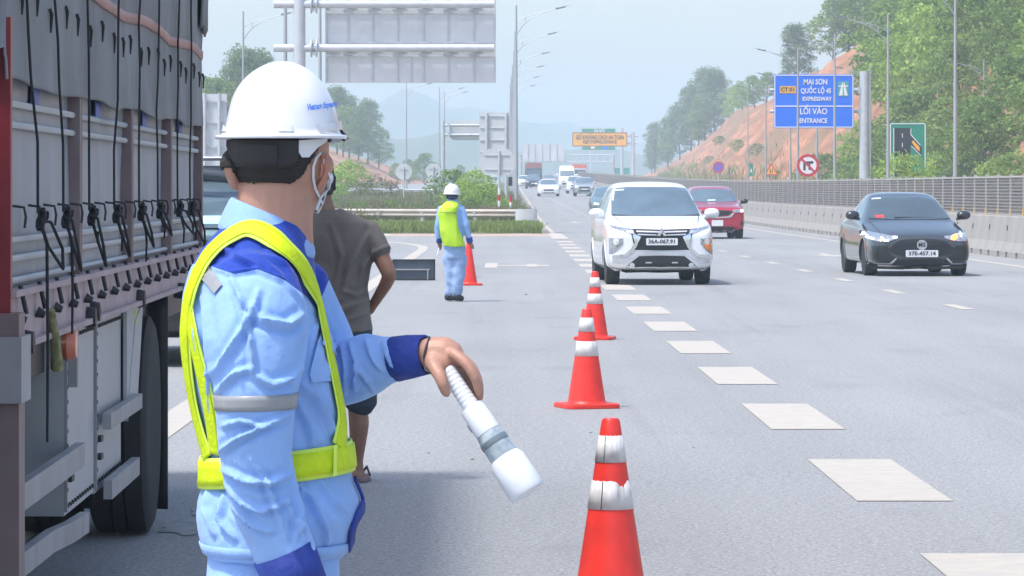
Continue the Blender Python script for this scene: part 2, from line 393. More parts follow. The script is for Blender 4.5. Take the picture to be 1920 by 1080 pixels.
# ------------------------------------------------------------------ concrete barrier with the louvred fence on it
M_HOLESHADE = mat('recess_shade', (.012, .012, .012), .9)  # near-black colour stands in for the shade inside notches and lifting holes
M_FENCE = mat('fence_slat', (.165, .142, .132), .6, var=.12, scale=.8, dirt=(.24, .21, .19), dscale=.5, damt=.4)
M_FPOST = mat('fence_post', (.40, .375, .35), .55, var=.08, scale=1)
M_YELLOW = mat('yellow_reflector', (.75, .45, .03), .4)
def barrier_mesh(L, name):
    b = MB(); top = .96
    up = [(0.06, .13), (.135, .36), (.205, top - .03), (.225, top), (.41, top), (.43, top - .03), (.50, .36), (.58, .13)]
    g = .003
    vs = [(p[0], g, p[1]) for p in up] + [(p[0], L - g, p[1]) for p in up]; n = len(up)
    b.add(vs, [tuple(range(n)), tuple(range(2 * n - 1, n - 1, -1))] + [(i, i + n, (i + 1) % n + n, (i + 1) % n) for i in range(n)])
    ks = max(1, round(L / 3.0)); cuts = [0.0]
    for k in range(ks):
        for c in (.62, 1.98): cuts += [k * 3.0 + c, k * 3.0 + c + .38]
    cuts.append(L)
    for i in range(0, len(cuts), 2):
        a, c = max(cuts[i], g), min(cuts[i + 1], L - g)
        b.box((.32, (a + c) / 2, .06), (.54, c - a, .145))
    b.box((.36, L / 2, .06), (.44, L - .05, .143), m=1)  # core behind the notches, their shade put into its colour
    for k in range(ks):
        b.prism([(.160, .62), (.175, .74), (.190, .62)], k * 3 + 1.4, k * 3 + 1.52, m=1)  # raised dark wedges painted as shaded lifting holes, nothing is cut in
    return b.mesh(name)
def along(y0, step):
    x0, x1 = XB(y0), XB(y0 + step)
    return (x0, y0, elev(y0)), math.atan2(-(x1 - x0), step)
BAR = thing('concrete_barrier', 'long grey concrete road barrier with square drain notches at its foot', 'barrier', (XB(80), 80, 0))
seg3, seg12 = barrier_mesh(3.0, 'barrier_segment'), barrier_mesh(12.0, 'barrier_segment')
def child(name, me, m, parent, loc, rz=0.0, sub=None):
    o = obj(name, me, m, parent); o.location = Vector(loc) - parent.location; o.rotation_euler = (0, 0, rz); return o
y = 56.0
while y < 640:
    L = 3.0 if y < 300 else 12.0
    loc, a = along(y, L); child('barrier_segment', seg3 if L == 3 else seg12, [M_CONC, M_HOLESHADE], BAR, loc, a); y += L
FEN = thing('barrier_fence', 'brown louvred fence with pale posts standing on the concrete barrier', 'fence', (XB(80), 80, .96))
SP = 2.1; PH = .93
mb = MB(); mb.box((0, SP / 2, 0), (.03, SP - .07, .062), Matrix.Rotation(math.radians(28), 4, 'Y')); slat_me = mb.mesh('slat')
mb = MB()
for k in range(11): mb.box((0, SP / 2, .06 + k * .078), (.03, SP - .07, .062), Matrix.Rotation(math.radians(28), 4, 'Y'))
louv_me = mb.mesh('louvre_panel')
mb = MB()
for s in range(4):
    for k in range(11): mb.box((0, SP / 2 + s * SP, .06 + k * .078), (.03, SP - .07, .062), Matrix.Rotation(math.radians(28), 4, 'Y'))
    
mb2 = MB(); mb2.box((0, 0, PH / 2 + .01), (.075, .075, PH + .06)); mb2.box((-.01, 0, -.005), (.2, .16, .02)); post_me = mb2.mesh('post')
mb3 = MB(); mb3.box((-.045, 0, .1), (.012, .06, .13)); mb3.box((-.046, .07, .02), (.014, .05, .05)); refl_me = mb3.mesh('reflector')
mb4 = MB(); mb4.box((0, SP / 2, PH - .02), (.05, SP - .08, .04)); mb4.box((0, SP / 2, .02), (.05, SP - .08, .03)); rail_me = mb4.mesh('rail')
y = 74.0; k = 0
while y < 420:
    (x, yy, z), a = along(y, SP); loc = (x + .32, yy, z + .96)
    child('post', post_me, M_FPOST, FEN, loc, a)
    if y < 105: child('reflector', refl_me, M_YELLOW, FEN, loc, a)
    if y < 220: child('rail', rail_me, M_FPOST, FEN, loc, a)
    R = Matrix.Rotation(a, 4, 'Z')
    if y < 114:
        for s in range(11):
            child('slat', slat_me, M_FENCE, FEN, Vector(loc) + R @ Vector((.012, 0, .06 + s * .078)), a)
    else: child('louvre_panel', louv_me, M_FENCE, FEN, loc, a)
    y += SP
while y < 640:
    L = 8.4
    (x, yy, z), a = along(y, L)
    lm = MB()
    for k in range(11): lm.box((0, L / 2, .06 + k * .078), (.03, L - .07, .07), Matrix.Rotation(math.radians(28), 4, 'Y'))
    child('louvre_panel', lm.mesh('louvre_panel'), M_FENCE, FEN, (x + .32, yy, z + .96), a); child('post', post_me, M_FPOST, FEN, (x + .32, yy, z + .96), a); y += L

# ------------------------------------------------------------------ guard rails
M_BEAM = mat('guard_rail_beam', (.52, .46, .41), .5, metal=.1, var=.1, scale=1.5, dirt=(.36, .27, .2), dscale=1.1, damt=.5)
WPROF = [(0, -.155), (-.02, -.15), (-.08, -.10), (-.08, -.06), (-.015, -.02), (-.015, .02), (-.08, .06), (-.08, .10), (-.02, .15), (0, .155)]
def guard_rail(label, path, h=.62, posts=2.0, m=None, group=None, ground=elev):
    base = Vector((path[0][0], path[0][1], ground(path[0][1])))
    T = thing('guard_rail', label, 'guard rail', base, group=group)
    dense = []
    for i in range(len(path) - 1):
        a, c = Vector(path[i]), Vector(path[i + 1]); n = max(1, int((c - a).length / 1.0))
        dense += [a.lerp(c, j / n) for j in range(n)]
    dense.append(Vector(path[-1]))
    b = MB(); vs = []; n = len(WPROF)
    for i, p in enumerate(dense):
        t = (dense[min(i + 1, len(dense) - 1)] - dense[max(i - 1, 0)]).normalized(); nn = Vector((-t.y, t.x))
        for q in WPROF: vs.append(Vector((p.x + nn.x * q[0], p.y + nn.y * q[0], ground(p.y) + h + q[1])) - base)
    b.add(vs, [(i * n + j, i * n + j + 1, (i + 1) * n + j + 1, (i + 1) * n + j) for i in range(len(dense) - 1) for j in range(n - 1)])
    o = obj('beam', b.mesh('beam', 40), m or M_BEAM, T)
    md = o.modifiers.new('thick', 'SOLIDIFY'); md.thickness = .006
    acc = 0; last = dense[0]; pm = MB(); pm.box((.03, 0, -.25), (.1, .12, h * 2 + .35)); pm.box((-.03, 0, h), (.05, .1, .2)); pm.box((-.062, 0, h), (.03, .09, .09))
    pm = pm.mesh('post')
    for i, p in enumerate(dense):
        acc += (p - last).length; last = p
        if i == 0 or acc >= posts:
            acc = 0; q = dense[min(i + 1, len(dense) - 1)] - dense[max(i - 1, 0)]
            c = obj('post', pm, M_GALV, T, Vector((p.x, p.y, ground(p.y))) - base); c.rotation_euler = (0, 0, math.atan2(q.y, q.x) + math.pi / 2)
    return T
arc = [(-15, 161), (-11, 156.5), (-7, 154), (-3.5, 152), (-.4, 150.4), (.45, 150.3), (.78, 150.9), (.86, 151.8)]
guard_rail('dusty cream guard rail curving across the grassy gore nose', arc + [(XL(y) - .42, y) for y in range(154, 420, 6)])
guard_rail('grey guard rail beyond the shrubs on the far side of the ramp', [(-24, 352), (-18, 338), (-13, 326), (-9.5, 318), (-6.2, 312)], m=M_GALV)
# rounded metal end block of the rail
T = thing('rail_end_block', 'pale metal end block where the gore guard rail turns', 'rail end', (.55, 149.8, 0))
b = MB(); b.rings([[(.42 * math.cos(a), .16 * math.sin(a), z) for a in np.linspace(0, 2 * math.pi, 15)[:-1]] for z in (.30, .32, .78, .80)])
obj('shell', b.mesh('shell', 40), M_SIGNBACK, T)
b = MB(); b.box((-.2, .05, .1), (.1, .1, .6)); b.box((.2, .05, .1), (.1, .1, .6)); obj('post', b.mesh('post'), M_GALV, T)

# ------------------------------------------------------------------ street lamps
M_POLE = mat('lamp_pole', (.40, .43, .46), .45, metal=.3, var=.06, scale=.6)
M_LAMP = mat('lamp_housing', (.20, .22, .245), .4, metal=.2)
LT = thing('street_lamp', '', 'street lamp')
b = MB(); b.lathe([(.2, -.4), (.2, 0.02), (.115, .05), (.112, 1.2), (.05, 12.0), (.0, 12.02)], 10); obj('pole', b.mesh('pole', 60), M_POLE, LT)
b = MB()
low = [(.06, 0, 10.35), (.3, 0, 10.72), (.65, 0, 11.08), (1.1, 0, 11.36), (1.6, 0, 11.56), (1.9, 0, 11.66)]
upp = [(.05, 0, 11.05), (.35, 0, 11.25), (.8, 0, 11.42), (1.3, 0, 11.54), (1.75, 0, 11.62), (2.45, 0, 11.84)]
b.tube(low, [.032, .032, .03, .028, .026, .02], 6); b.tube(upp, [.024] * 5 + [.02], 6); b.tube([(.55, 0, 10.98), (.55, 0, 11.34)], .024, 5)
b.box((.02, 0, 10.35), (.1, .1, .16)); b.box((.02, 0, 11.05), (.1, .1, .12)); obj('arm', b.mesh('arm', 60), M_POLE, LT)
b = MB(); R = Matrix.Rotation(math.radians(-14), 4, 'Y'); b.box((2.62, 0, 11.86), (.55, .2, .085), R); b.box((2.36, 0, 11.82), (.14, .12, .1), R); b.tube([(2.85, 0, 11.94), (3.3, 0, 12.02)], [.014, .005], 5)
obj('lamp_head', b.mesh('lamp_head'), M_LAMP, LT)
LAMPS = []
def lamp(x, y, rz, label, group, first=[True], z=None):
    loc = (x, y, elev(y) if z is None else z)
    if first[0]:
        first[0] = False; LT.location = loc; LT.rotation_euler = (0, 0, rz); LT['label'] = label; LT['group'] = group; return LT
    return dup(LT, loc, rz, label, group)
ords = ['tallest', 'second', 'third', 'fourth', 'fifth', 'sixth', 'seventh']
rows = [(968, 227), (965.5, 271), (963.5, 318), (961, 361), (958.5, 404), (956.5, 447)]
names = ['tallest street lamp of the row along the running lane, nearest of six', 'second nearest street lamp of the row beside the running lane', 'third nearest street lamp of the row beside the running lane',
         'fourth nearest street lamp of the row beside the running lane', 'fifth nearest street lamp of the row, last but one of six', 'smallest and farthest street lamp of the row beside the running lane']
for (px, y), nm in zip(rows, names): lamp((px - 960) * y / F, y, 0.0, nm, 'street lamps along the running lane')
for px, y, nm in ((600, 178, 'lamp post passing before the arm of the big overhead sign back'), (535, 158, 'lamp post just left of the big sign pole, its head above the picture'), (456, 236, 'street lamp above the trees beside the truck, its arm pointing right'),
                  (762, 436, 'lone street lamp between the ramp trees and the round sign backs'), (824, 462, 'left one of the close pair of ramp street lamps by the cantilever sign pole'), (833, 486, 'right one of the close pair of ramp street lamps by the cantilever sign pole')):
    lamp((px - 960) * y / F, y, 0.0, nm, 'street lamps along the ramp')
LS = .725
for px, y, nm in ((1791, 132, 'tall lamp post before the hillside trees, right of the green sign'), (1845, 222, 'small street lamp among the trees at the right edge'), (1665, 160, 'lamp post passing before the left edge of the green lane sign'),
                  (1565, 181, 'lamp post crossing the right part of the blue entrance sign'), (1496, 201, 'lamp post crossing the left part of the blue entrance sign'), (1436, 292, 'thin lamp post before the bare slope left of the blue sign'), (1402, 318, 'thinnest lamp post before the red slope, farthest from the blue sign'),
                  (1482, 252, 'post showing below the blue sign, its top hidden behind the sign'), (1532, 238, 'right one of the two posts showing below the blue sign'), (1632, 236, 'thin lamp post just right of the thick blue sign pole')):
    o = lamp((px - 960) * y / F, y, math.pi, nm, 'street lamps beyond the barrier', z=elev(y)); o.scale = (LS, LS, LS)

# ------------------------------------------------------------------ lettering
def text_me(s, size, m=None, ext=.006, align='CENTER', width=None, bold=0.0):
    cu = bpy.data.curves.new('text', 'FONT'); cu.body = s; cu.size = size; cu.align_x = align; cu.align_y = 'CENTER'; cu.extrude = ext; cu.offset = bold; cu.resolution_u = 2
    o = bpy.data.objects.new('text', cu); COL.objects.link(o)
    dg = bpy.context.evaluated_depsgraph_get(); me = bpy.data.meshes.new_from_object(o.evaluated_get(dg)); bpy.data.objects.remove(o)
    if width:
        xs = [v.co.x for v in me.vertices]; k = width / (max(xs) - min(xs))
        for v in me.vertices: v.co.x *= k
    me.transform(Matrix.Rotation(math.pi / 2, 4, 'X'))      # stands upright, reads from -Y
    me.name = 'lettering'; return me
def lettering(parent, s, size, loc, m, width=None, bold=0.0, ext=.006):
    me = text_me(s, size, ext=ext, width=width, bold=bold); return obj('lettering', me, m, parent, loc)
def rrect(w_, h_, r, n=4):
    out = []
    for cx, cz, a0 in ((w_/2-r, h_/2-r, 0), (-w_/2+r, h_/2-r, 90), (-w_/2+r, -h_/2+r, 180), (w_/2-r, -h_/2+r, 270)):
        for k in range(n + 1):
            a = math.radians(a0 + 90 * k / n); out.append((cx + r * math.cos(a), cz + r * math.sin(a)))
    return out
def ring_prism(b, outer, inner, y0, y1, m=0):
    n = len(outer)
    vs = [(p[0], y0, p[1]) for p in outer] + [(p[0], y0, p[1]) for p in inner] + [(p[0], y1, p[1]) for p in outer] + [(p[0], y1, p[1]) for p in inner]
    fs = []
    for i in range(n):
        j = (i + 1) % n
        fs += [(i, j, n + j, n + i), (2 * n + i, 3 * n + i, 3 * n + j, 2 * n + j), (i, 2 * n + i, 2 * n + j, j), (n + i, n + j, 3 * n + j, 3 * n + i)]
    b.add(vs, fs, m); return b
M_BLUE = mat('sign_blue', (.014, .17, .85), .4, var=.06, scale=.7)
M_GREEN = mat('sign_green', (.012, .26, .17), .45, var=.06, scale=.7)
M_ORANGE = mat('sign_orange', (.92, .44, .05), .45, var=.05, scale=.5)
M_RED = mat('sign_red', (.55, .03, .06), .45)
M_BLK = mat('sign_black', (.02, .022, .028), .5)
M_PURPLE = mat('sign_purple_blue', (.11, .09, .55), .45)
def panel(parent, w_, h_, m, loc=(0, 0, 0), th=.05, r=.08, name='panel'):
    b = MB(); b.prism(rrect(w_, h_, r), -th / 2, th / 2); return obj(name, b.mesh(name), m, parent, loc)
def border(parent, w_, h_, m, loc, t_=.05, r=.1):
    b = MB(); ring_prism(b, rrect(w_, h_, r), rrect(w_ - 2 * t_, h_ - 2 * t_, max(.02, r - t_)), -.006, .006); return obj('border', b.mesh('border'), m, parent, loc)
def pole(parent, x, y, z0, z1, r0, r1=None, m=None, name='pole', n=12):
    b = MB(); b.lathe([(r0, z0), (r1 or r0, z1), (0, z1 + .02)], n); return obj(name, b.mesh(name, 60), m or M_GALV, parent, (x, y, 0))
# blue entrance sign
y = 212.0; s = y / F
c = P(1525, 190, y); w_, h_ = 150 * s, 101 * s; g0 = elev(y)
T = thing('road_sign', 'large blue overhead sign reading MAI SƠN, QUỐC LỘ 45, ENTRANCE', 'road sign', (P(1621, 0, y).x, y, g0))
o = Vector((c.x - T.location.x, -.35, c.z - g0))
panel(T, w_, h_, M_BLUE, o); f = -.035
border(T, w_ - .06, h_ - .06, M_WHITE, o + Vector((0, f, 0)), .05)
b = MB(); b.box((0, 0, 0), (w_ - .18, .012, .06)); obj('divider', b.mesh('divider'), M_WHITE, T, o + Vector((0, f, -.27)))
for st, sz, px, py, wd in (('MAI SƠN', .40, 1528, 154.5, 44), ('QUỐC LỘ 45', .38, 1529, 171, 57), ('EXPRESSWAY', .30, 1531, 186, 55), ('LỐI VÀO', .46, 1524.5, 209.5, 51), ('ENTRANCE', .36, 1524, 227, 52)):
    q = P(px, py, y); lettering(T, st, sz, Vector((q.x - T.location.x, -.35 + f - .005, q.z - g0)), M_WHITE, wd * s, .008)
q = P(1476.5, 168.5, y); o2 = Vector((q.x - T.location.x, -.35 + f, q.z - g0)); panel(T, 30 * s, 13.5 * s, mat('badge_yellow', (.80, .42, .06), .4), o2, .014, .03, 'number_badge'); lettering(T, 'CT.01', .30, o2 + Vector((0, -.012, 0)), M_BLK, 25 * s, .008)
q = P(1580, 167, y); o2 = Vector((q.x - T.location.x, -.35 + f, q.z - g0)); panel(T, 20 * s, 28 * s, mat('badge_teal', (.06, .36, .36), .4), o2, .014, .03, 'expressway_symbol')
b = MB(); W2 = 20 * s; b.prism([(-W2 * .42, -.36), (-.04, -.36), (-.015, .34), (-W2 * .1, .34)], -.006, .006); b.prism([(.04, -.36), (W2 * .42, -.36), (W2 * .1, .34), (.015, .34)], -.006, .006); b.box((0, 0, .15), (W2 * .95, .01, .06))
obj('road_symbol', b.mesh('road_symbol'), M_WHITE, T, o2 + Vector((0, -.014, 0)))
pole(T, 0, 0, -.3, P(0, 139, y).z - g0 + .15, 10.5 * s, 9 * s)
for py in (169, 209): 
    z = P(0, py, y).z - g0; b = MB(); b.tube([(0, 0, z), (-w_ - .8, -.02, z)], .085, 8); obj('cross_arm', b.mesh('cross_arm', 60), M_GALV, T)
    b = MB(); b.box((-.3, 0, z), (.14, .34, .34)); obj('flange', b.mesh('flange'), M_GALV, T)
# orange and green overhead signs far down the road
y = 600.0; s = y / F; c = P(1124.5, 261.5, y); g0 = elev(y)
T = thing('road_sign', 'long orange overhead sign with two lines of lettering above the far road', 'road sign', (P(1187, 0, y).x, y, g0)); o = Vector((c.x - T.location.x, -.5, c.z - g0))
panel(T, 103 * s, 26.5 * s, M_ORANGE, o, .1, .1); border(T, 102.6 * s, 26.1 * s, mat('sign_umber', (.22, .08, .04), .5), o + Vector((0, -.06, 0)), .12)
lettering(T, 'GIỮ KHOẢNG CÁCH AN TOÀN', .9, o + Vector((0, -.07, 3.4 * s)), M_BLK, 90 * s, .02); lettering(T, 'KEEP STOPPING DISTANCE', .7, o + Vector((0, -.07, -5 * s)), M_BLK, 63 * s, .015)
pole(T, 0, 0, -.3, P(0, 248, y).z - g0, 3.3 * s, 3 * s)
for py in (255, 268.5):
    z = P(0, py, y).z - g0; b = MB(); b.tube([(.8, 0, z), (-108 * s, 0, z)], .14, 8); obj('cross_arm', b.mesh('cross_arm'), M_GALV, T)
    b = MB(); b.box((-.45, 0, z), (.35, .6, .5)); obj('flange', b.mesh('flange'), M_GALV, T)
y = 690.0; s = y / F; c = P(1122.5, 261.5, y); g0 = elev(y)
T = thing('road_sign', 'green overhead sign half hidden behind the orange one', 'road sign', (P(1166, 0, y).x, y, g0)); o = Vector((c.x - T.location.x, -.5, c.z - g0))
panel(T, 65 * s, 43 * s, M_GREEN, o, .1, .1); border(T, 64 * s, 42 * s, M_WHITE, o + Vector((0, -.06, 0)), .08)
lettering(T, 'HÀ NỘI', 1.1, o + Vector((1 * s, -.07, 15.5 * s)), M_WHITE, 19 * s, .02)
for px, m1, m2 in ((1111.5, M_RED, M_WHITE), (1134.5, M_BLUE, M_BLUE)):
    b = MB(); b.lathe([(0, 0), (5.5 * s, 0), (5.5 * s, .02), (0, .02)], 20, axis='y'); q = P(px, 275, y); oo = Vector((q.x - T.location.x, -.56, q.z - g0)); obj('disc', b.mesh('disc'), m1, T, oo)
    if m1 is M_RED:
        b = MB(); b.lathe([(0, 0), (4.2 * s, 0), (4.2 * s, .02), (0, .02)], 20, axis='y'); obj('disc_face', b.mesh('disc_face'), m2, T, oo + Vector((0, -.03, 0)))
pole(T, 0, 0, -.3, P(0, 240, y).z - g0, 3 * s, 2.8 * s)
for py in (252, 272):
    z = P(0, py, y).z - g0; b = MB(); b.tube([(0, 0, z), (-74 * s, 0, z)], .13, 8); obj('cross_arm', b.mesh('cross_arm'), M_GALV, T)
y = 720.0; s = y / F; g0 = elev(y); c = P(1166, 321, y)
T = thing('road_sign', 'small green panel sign low beside the far road under the orange sign', 'road sign', (c.x, y, g0))
panel(T, 32 * s, 15 * s, M_GREEN, (0, 0, c.z - g0), .08, .08); border(T, 31 * s, 14 * s, M_WHITE, (0, -.05, c.z - g0), .06); pole(T, -1, .15, -.3, c.z - g0 + .6, .07); pole(T, 1, .15, -.3, c.z - g0 + .6, .07)
# green lane-split sign at the right
y = 205.0; s = y / F; g0 = elev(y); c = P(1702, 282, y)
T = thing('road_sign', 'green sign picturing a black road with a branch, shrubs before its foot', 'road sign', (c.x, y, g0)); o = Vector((0, 0, c.z - g0)); w_, h_ = 69 * s, 104 * s
panel(T, w_, h_, M_GREEN, o, .06, .06); border(T, w_ - .06, h_ - .06, M_WHITE, o + Vector((0, -.04, 0)), .05)
def pp(px, py): return ((px - 1702) * s, (282 - py) * s)
b = MB(); b.prism([pp(1676, 330), pp(1676, 240), pp(1707, 240), pp(1707, 252), pp(1728, 276), pp(1728, 290), pp(1722, 288), pp(1707, 272), pp(1707, 330)], -.006, .006); obj('road_symbol', b.mesh('road_symbol'), M_BLK, T, o + Vector((0, -.042, 0)))
b = MB(); b.prism([pp(1675, 330), pp(1675, 240), pp(1676.4, 240), pp(1676.4, 330)], -.005, .005); b.prism([pp(1707, 241), pp(1708.4, 241), pp(1708.4, 252), pp(1726, 272), pp(1725, 273), pp(1707, 253)], -.005, .005)
b.prism([pp(1708, 274), pp(1709, 273), pp(1727, 291), pp(1726, 292)], -.005, .005)
for k in range(5): b.prism([pp(1691, 330 - 18 * k), pp(1691, 322 - 18 * k), pp(1692.4, 322 - 18 * k), pp(1692.4, 330 - 18 * k)], -.005, .005)
obj('road_edge_symbol', b.mesh('road_edge_symbol'), M_WHITE, T, o + Vector((0, -.054, 0)))
b = MB(); b.prism([pp(1709, 266), pp(1712, 263), pp(1724, 276), pp(1724, 284), pp(1717, 278)], -.005, .005); obj('vehicle_symbol', b.mesh('vehicle_symbol'), M_ORANGE, T, o + Vector((0, -.056, 0)))
pole(T, -.7, .12, -.3, c.z - g0 + h_ * .4, .06); pole(T, .7, .12, -.3, c.z - g0 + h_ * .4, .06)
# round and triangular signs beyond the barrier
y = 190.0; s = y / F; g0 = elev(y); c = P(1515, 310, y)
T = thing('road_sign', 'round red-rimmed sign with a struck-out black turning arrow', 'road sign', (c.x, y, g0)); o = Vector((0, 0, c.z - g0)); r = 21 * s
circ = lambda r_: [(r_ * math.cos(2 * math.pi * k / 28), r_ * math.sin(2 * math.pi * k / 28)) for k in range(28)]
b = MB(); b.prism(circ(r * .86), -.02, .02); obj('disc', b.mesh('disc'), M_WHITE, T, o)
b = MB(); ring_prism(b, circ(r), circ(r * .76), -.026, .026); 
obj('rim', b.mesh('rim'), M_RED, T, o)
b = MB(); k = r
b.prism([(-.42*k, -.45*k), (-.22*k, -.45*k), (-.22*k, .18*k), (.3*k, .18*k), (.3*k, .36*k), (-.42*k, .36*k)], -.004, .004); b.prism([(.04*k, -.4*k), (.2*k, -.4*k), (.2*k, .17*k), (.04*k, .17*k)], -.004, .004); b.prism([(.3*k, .44*k), (.52*k, .27*k), (.3*k, .1*k)], -.004, .004)
obj('turn_arrow', b.mesh('turn_arrow'), M_BLK, T, o + Vector((0, -.026, 0)))
b = MB(); b.prism([(-.60*k, .46*k), (-.46*k, .60*k), (.60*k, -.46*k), (.46*k, -.60*k)], -.003, .003); obj('strike_bar', b.mesh('strike_bar'), M_RED, T, o + Vector((0, -.034, 0)))
pole(T, 0, .08, -.3, c.z - g0 + .3, .045)
y = 390.0; s = y / F; g0 = elev(y); c = P(1347, 313.5, y)
T = thing('road_sign', 'small round red and blue no-parking sign before the bare slope', 'road sign', (c.x, y, g0)); o = Vector((0, 0, c.z - g0)); r = 11 * s
b = MB(); b.prism(circ(r * .8), -.02, .02); obj('disc', b.mesh('disc'), M_PURPLE, T, o); b = MB(); ring_prism(b, circ(r), circ(r * .74), -.026, .026); obj('rim', b.mesh('rim'), M_RED, T, o)
b = MB(); q = r * .55; b.prism([(-q, q + .06), (-q + .06, q + .1), (q, -q), (q - .08, -q)], -.003, .003); obj('strike_bar', b.mesh('strike_bar'), M_RED, T, o + Vector((0, -.026, 0))); pole(T, 0, .08, -.3, c.z - g0 + .2, .05)
y = 330.0; s = y / F; g0 = elev(y); c = P(1446, 318, y)
T = thing('road_sign', 'orange triangle warning sign with two narrowing black lines', 'road sign', (c.x, y, g0)); o = Vector((0, 0, c.z - g0)); r = 13 * s
b = MB(); b.prism([(-r * .86, -r * .72), (r * .86, -r * .72), (0, r * .86)], -.02, .02); obj('plate', b.mesh('plate'), M_ORANGE, T, o)
b = MB(); ring_prism(b, [(-r, -r * .82), (r, -r * .82), (0, r)], [(-r * .78, -r * .66), (r * .78, -r * .66), (0, r * .7)], -.026, .026); obj('rim', b.mesh('rim'), M_RED, T, o)
b = MB(); b.prism([(-.16*r, -.5*r), (-.04*r, -.5*r), (-.12*r, .1*r), (-.24*r, .1*r)], -.003, .003); b.prism([(.16*r, -.5*r), (.04*r, -.5*r), (.12*r, .1*r), (.24*r, .1*r)], -.003, .003); obj('symbol', b.mesh('symbol'), M_BLK, T, o + Vector((0, -.024, 0))); pole(T, 0, .08, -.3, c.z - g0 + .1, .045)
y = 345.0; s = y / F; g0 = elev(y); c = P(1408.5, 318, y)
T = thing('marker_post', 'slim green kilometre marker on a white post below the slope', 'marker post', (c.x, y, g0)); panel(T, 7 * s, 24 * s, M_GREEN, (0, 0, c.z - g0), .04, .03); pole(T, 0, .06, -.3, c.z - g0 + .5, .05, m=M_WHITE)
b = MB(); b.box((0, -.03, 0), (.12, .01, .3)); obj('number_plate', b.mesh('number_plate'), M_WHITE, T, (0, 0, c.z - g0 - .1))
y = 352.0; s = y / F; g0 = elev(y); c = P(1478, 322, y)
T = thing('marker_post', 'thin red and white banded post left of the struck-out arrow sign', 'marker post', (c.x, y, g0))
def banded(T, x, z0, z1, r, n, first_red=True):
    for k in range(n):
        a, c_ = z0 + (z1 - z0) * k / n, z0 + (z1 - z0) * (k + 1) / n
        b = MB(); b.tube([(x, 0, a), (x, 0, c_)], r, 10); obj('band', b.mesh('band', 60), M_RED if (k % 2 == 0) == first_red else M_WHITE, T)
banded(T, 0, -.1, 1.9, .05, 7)

# ------------------------------------------------------------------ signs seen from behind on the left
y = 138.0; s = y / F; g0 = elev(y)
T = thing('overhead_sign', 'huge grey sign seen from behind on two thick pipe arms at top', 'road sign', (P(561, 0, y).x, y, g0)); X0 = T.location.x
def zz(py): return EYE - (py - HY) * s - g0
top = zz(0) + 1.15
cols = [610, 652, 698, 745, 793, 840, 888, 929]
rows_ = [(zz(155), zz(90) - .03), (zz(90) + .03, zz(8) - .03), (zz(8) + .03, top)]
for i in range(7):
    for (a, c_) in rows_:
        x0, x1 = (cols[i] - CX) * s - X0, (cols[i + 1] - CX) * s - X0
        b = MB(); b.box(((x0 + x1) / 2, .34, (a + c_) / 2), (x1 - x0 - .022, .03, c_ - a)); obj('sheet_panel', b.mesh('sheet_panel'), M_SIGNBACK, T)
for px in cols[1:-1] + [770]:
    x = (px - CX) * s - X0; z0, z1 = zz(155) + .02, (top - .02 if px != 770 else zz(108))
    b = MB(); b.box((x, .30, (z0 + z1) / 2), (.05, .05, z1 - z0)); obj('stiffener', b.mesh('stiffener'), M_GALV, T)
for zc in (zz(22), zz(103), zz(80)):
    b = MB(); b.box(((610 + 929) / 2 * s - CX * s - X0, .27, zc), (318 * s, .05, .10 if zc != zz(80) else .03)); obj('cross_rail', b.mesh('cross_rail'), M_GALV, T)
for px in cols[1:-1]:
    for zc in (zz(8), zz(90)):
        for dz in (.2, -.2):
            b = MB(); x = (px - CX) * s - X0; b.box((x, .2, zc + dz), (.34, .1, .06)); obj('clamp', b.mesh('clamp'), M_GALV, T)
for x in (610.5, 928.5):
    b = MB(); b.box(((x - CX) * s - X0, .3, (zz(155) + top) / 2), (.05, .12, top - zz(155))); obj('edge_frame', b.mesh('edge_frame'), M_GALV, T)
pole(T, 0, .0, -.4, top + .6, .235, .215, n=16)
for zc in (zz(8), zz(90)):
    b = MB(); b.tube([(-.9, 0, zc), (929 * s - CX * s - X0 - .05, 0, zc)], .14, 12); obj('cross_arm', b.mesh('cross_arm', 60), M_GALV, T)
    b = MB()
    for x in (.43, .62): b.tube([(x - .02, 0, zc), (x + .02, 0, zc)], .33, 14)
    for a in range(8): b.box((.525, .24 * math.cos(a * math.pi / 4), zc + .24 * math.sin(a * math.pi / 4)), (.2, .03, .03))
    obj('flange', b.mesh('flange', 40), M_GALV, T)
# cantilever sign further back, its board seen obliquely from behind
y = 300.0; s = y / F; g0 = elev(y)
T = thing('overhead_sign', 'smaller grey cantilever sign back with cut corners beside the ramp lamps', 'road sign', (P(831, 0, y).x, y, g0)); X0 = T.location.x
def zz(py): return EYE - (py - HY) * s - g0
def xx(px): return (px - CX) * s - X0
b = MB(); b.prism([(xx(843), zz(233)), (xx(848), zz(225.5)), (xx(950), zz(226)), (xx(950), zz(263)), (xx(850), zz(263)), (xx(843), zz(257))], .3, .36); obj('panel', b.mesh('panel'), M_SIGNBACK, T)
pole(T, 0, 0, -.3, zz(226), 4 * s, 3.5 * s)
for py in (235, 253):
    b = MB(); b.tube([(0, 0, zz(py)), (xx(950), 0, zz(py))], 2.6 * s, 8); obj('cross_arm', b.mesh('cross_arm', 60), M_GALV, T); b = MB(); b.box((.4, 0, zz(py)), (.2, .4, .35)); obj('flange', b.mesh('flange'), M_GALV, T)
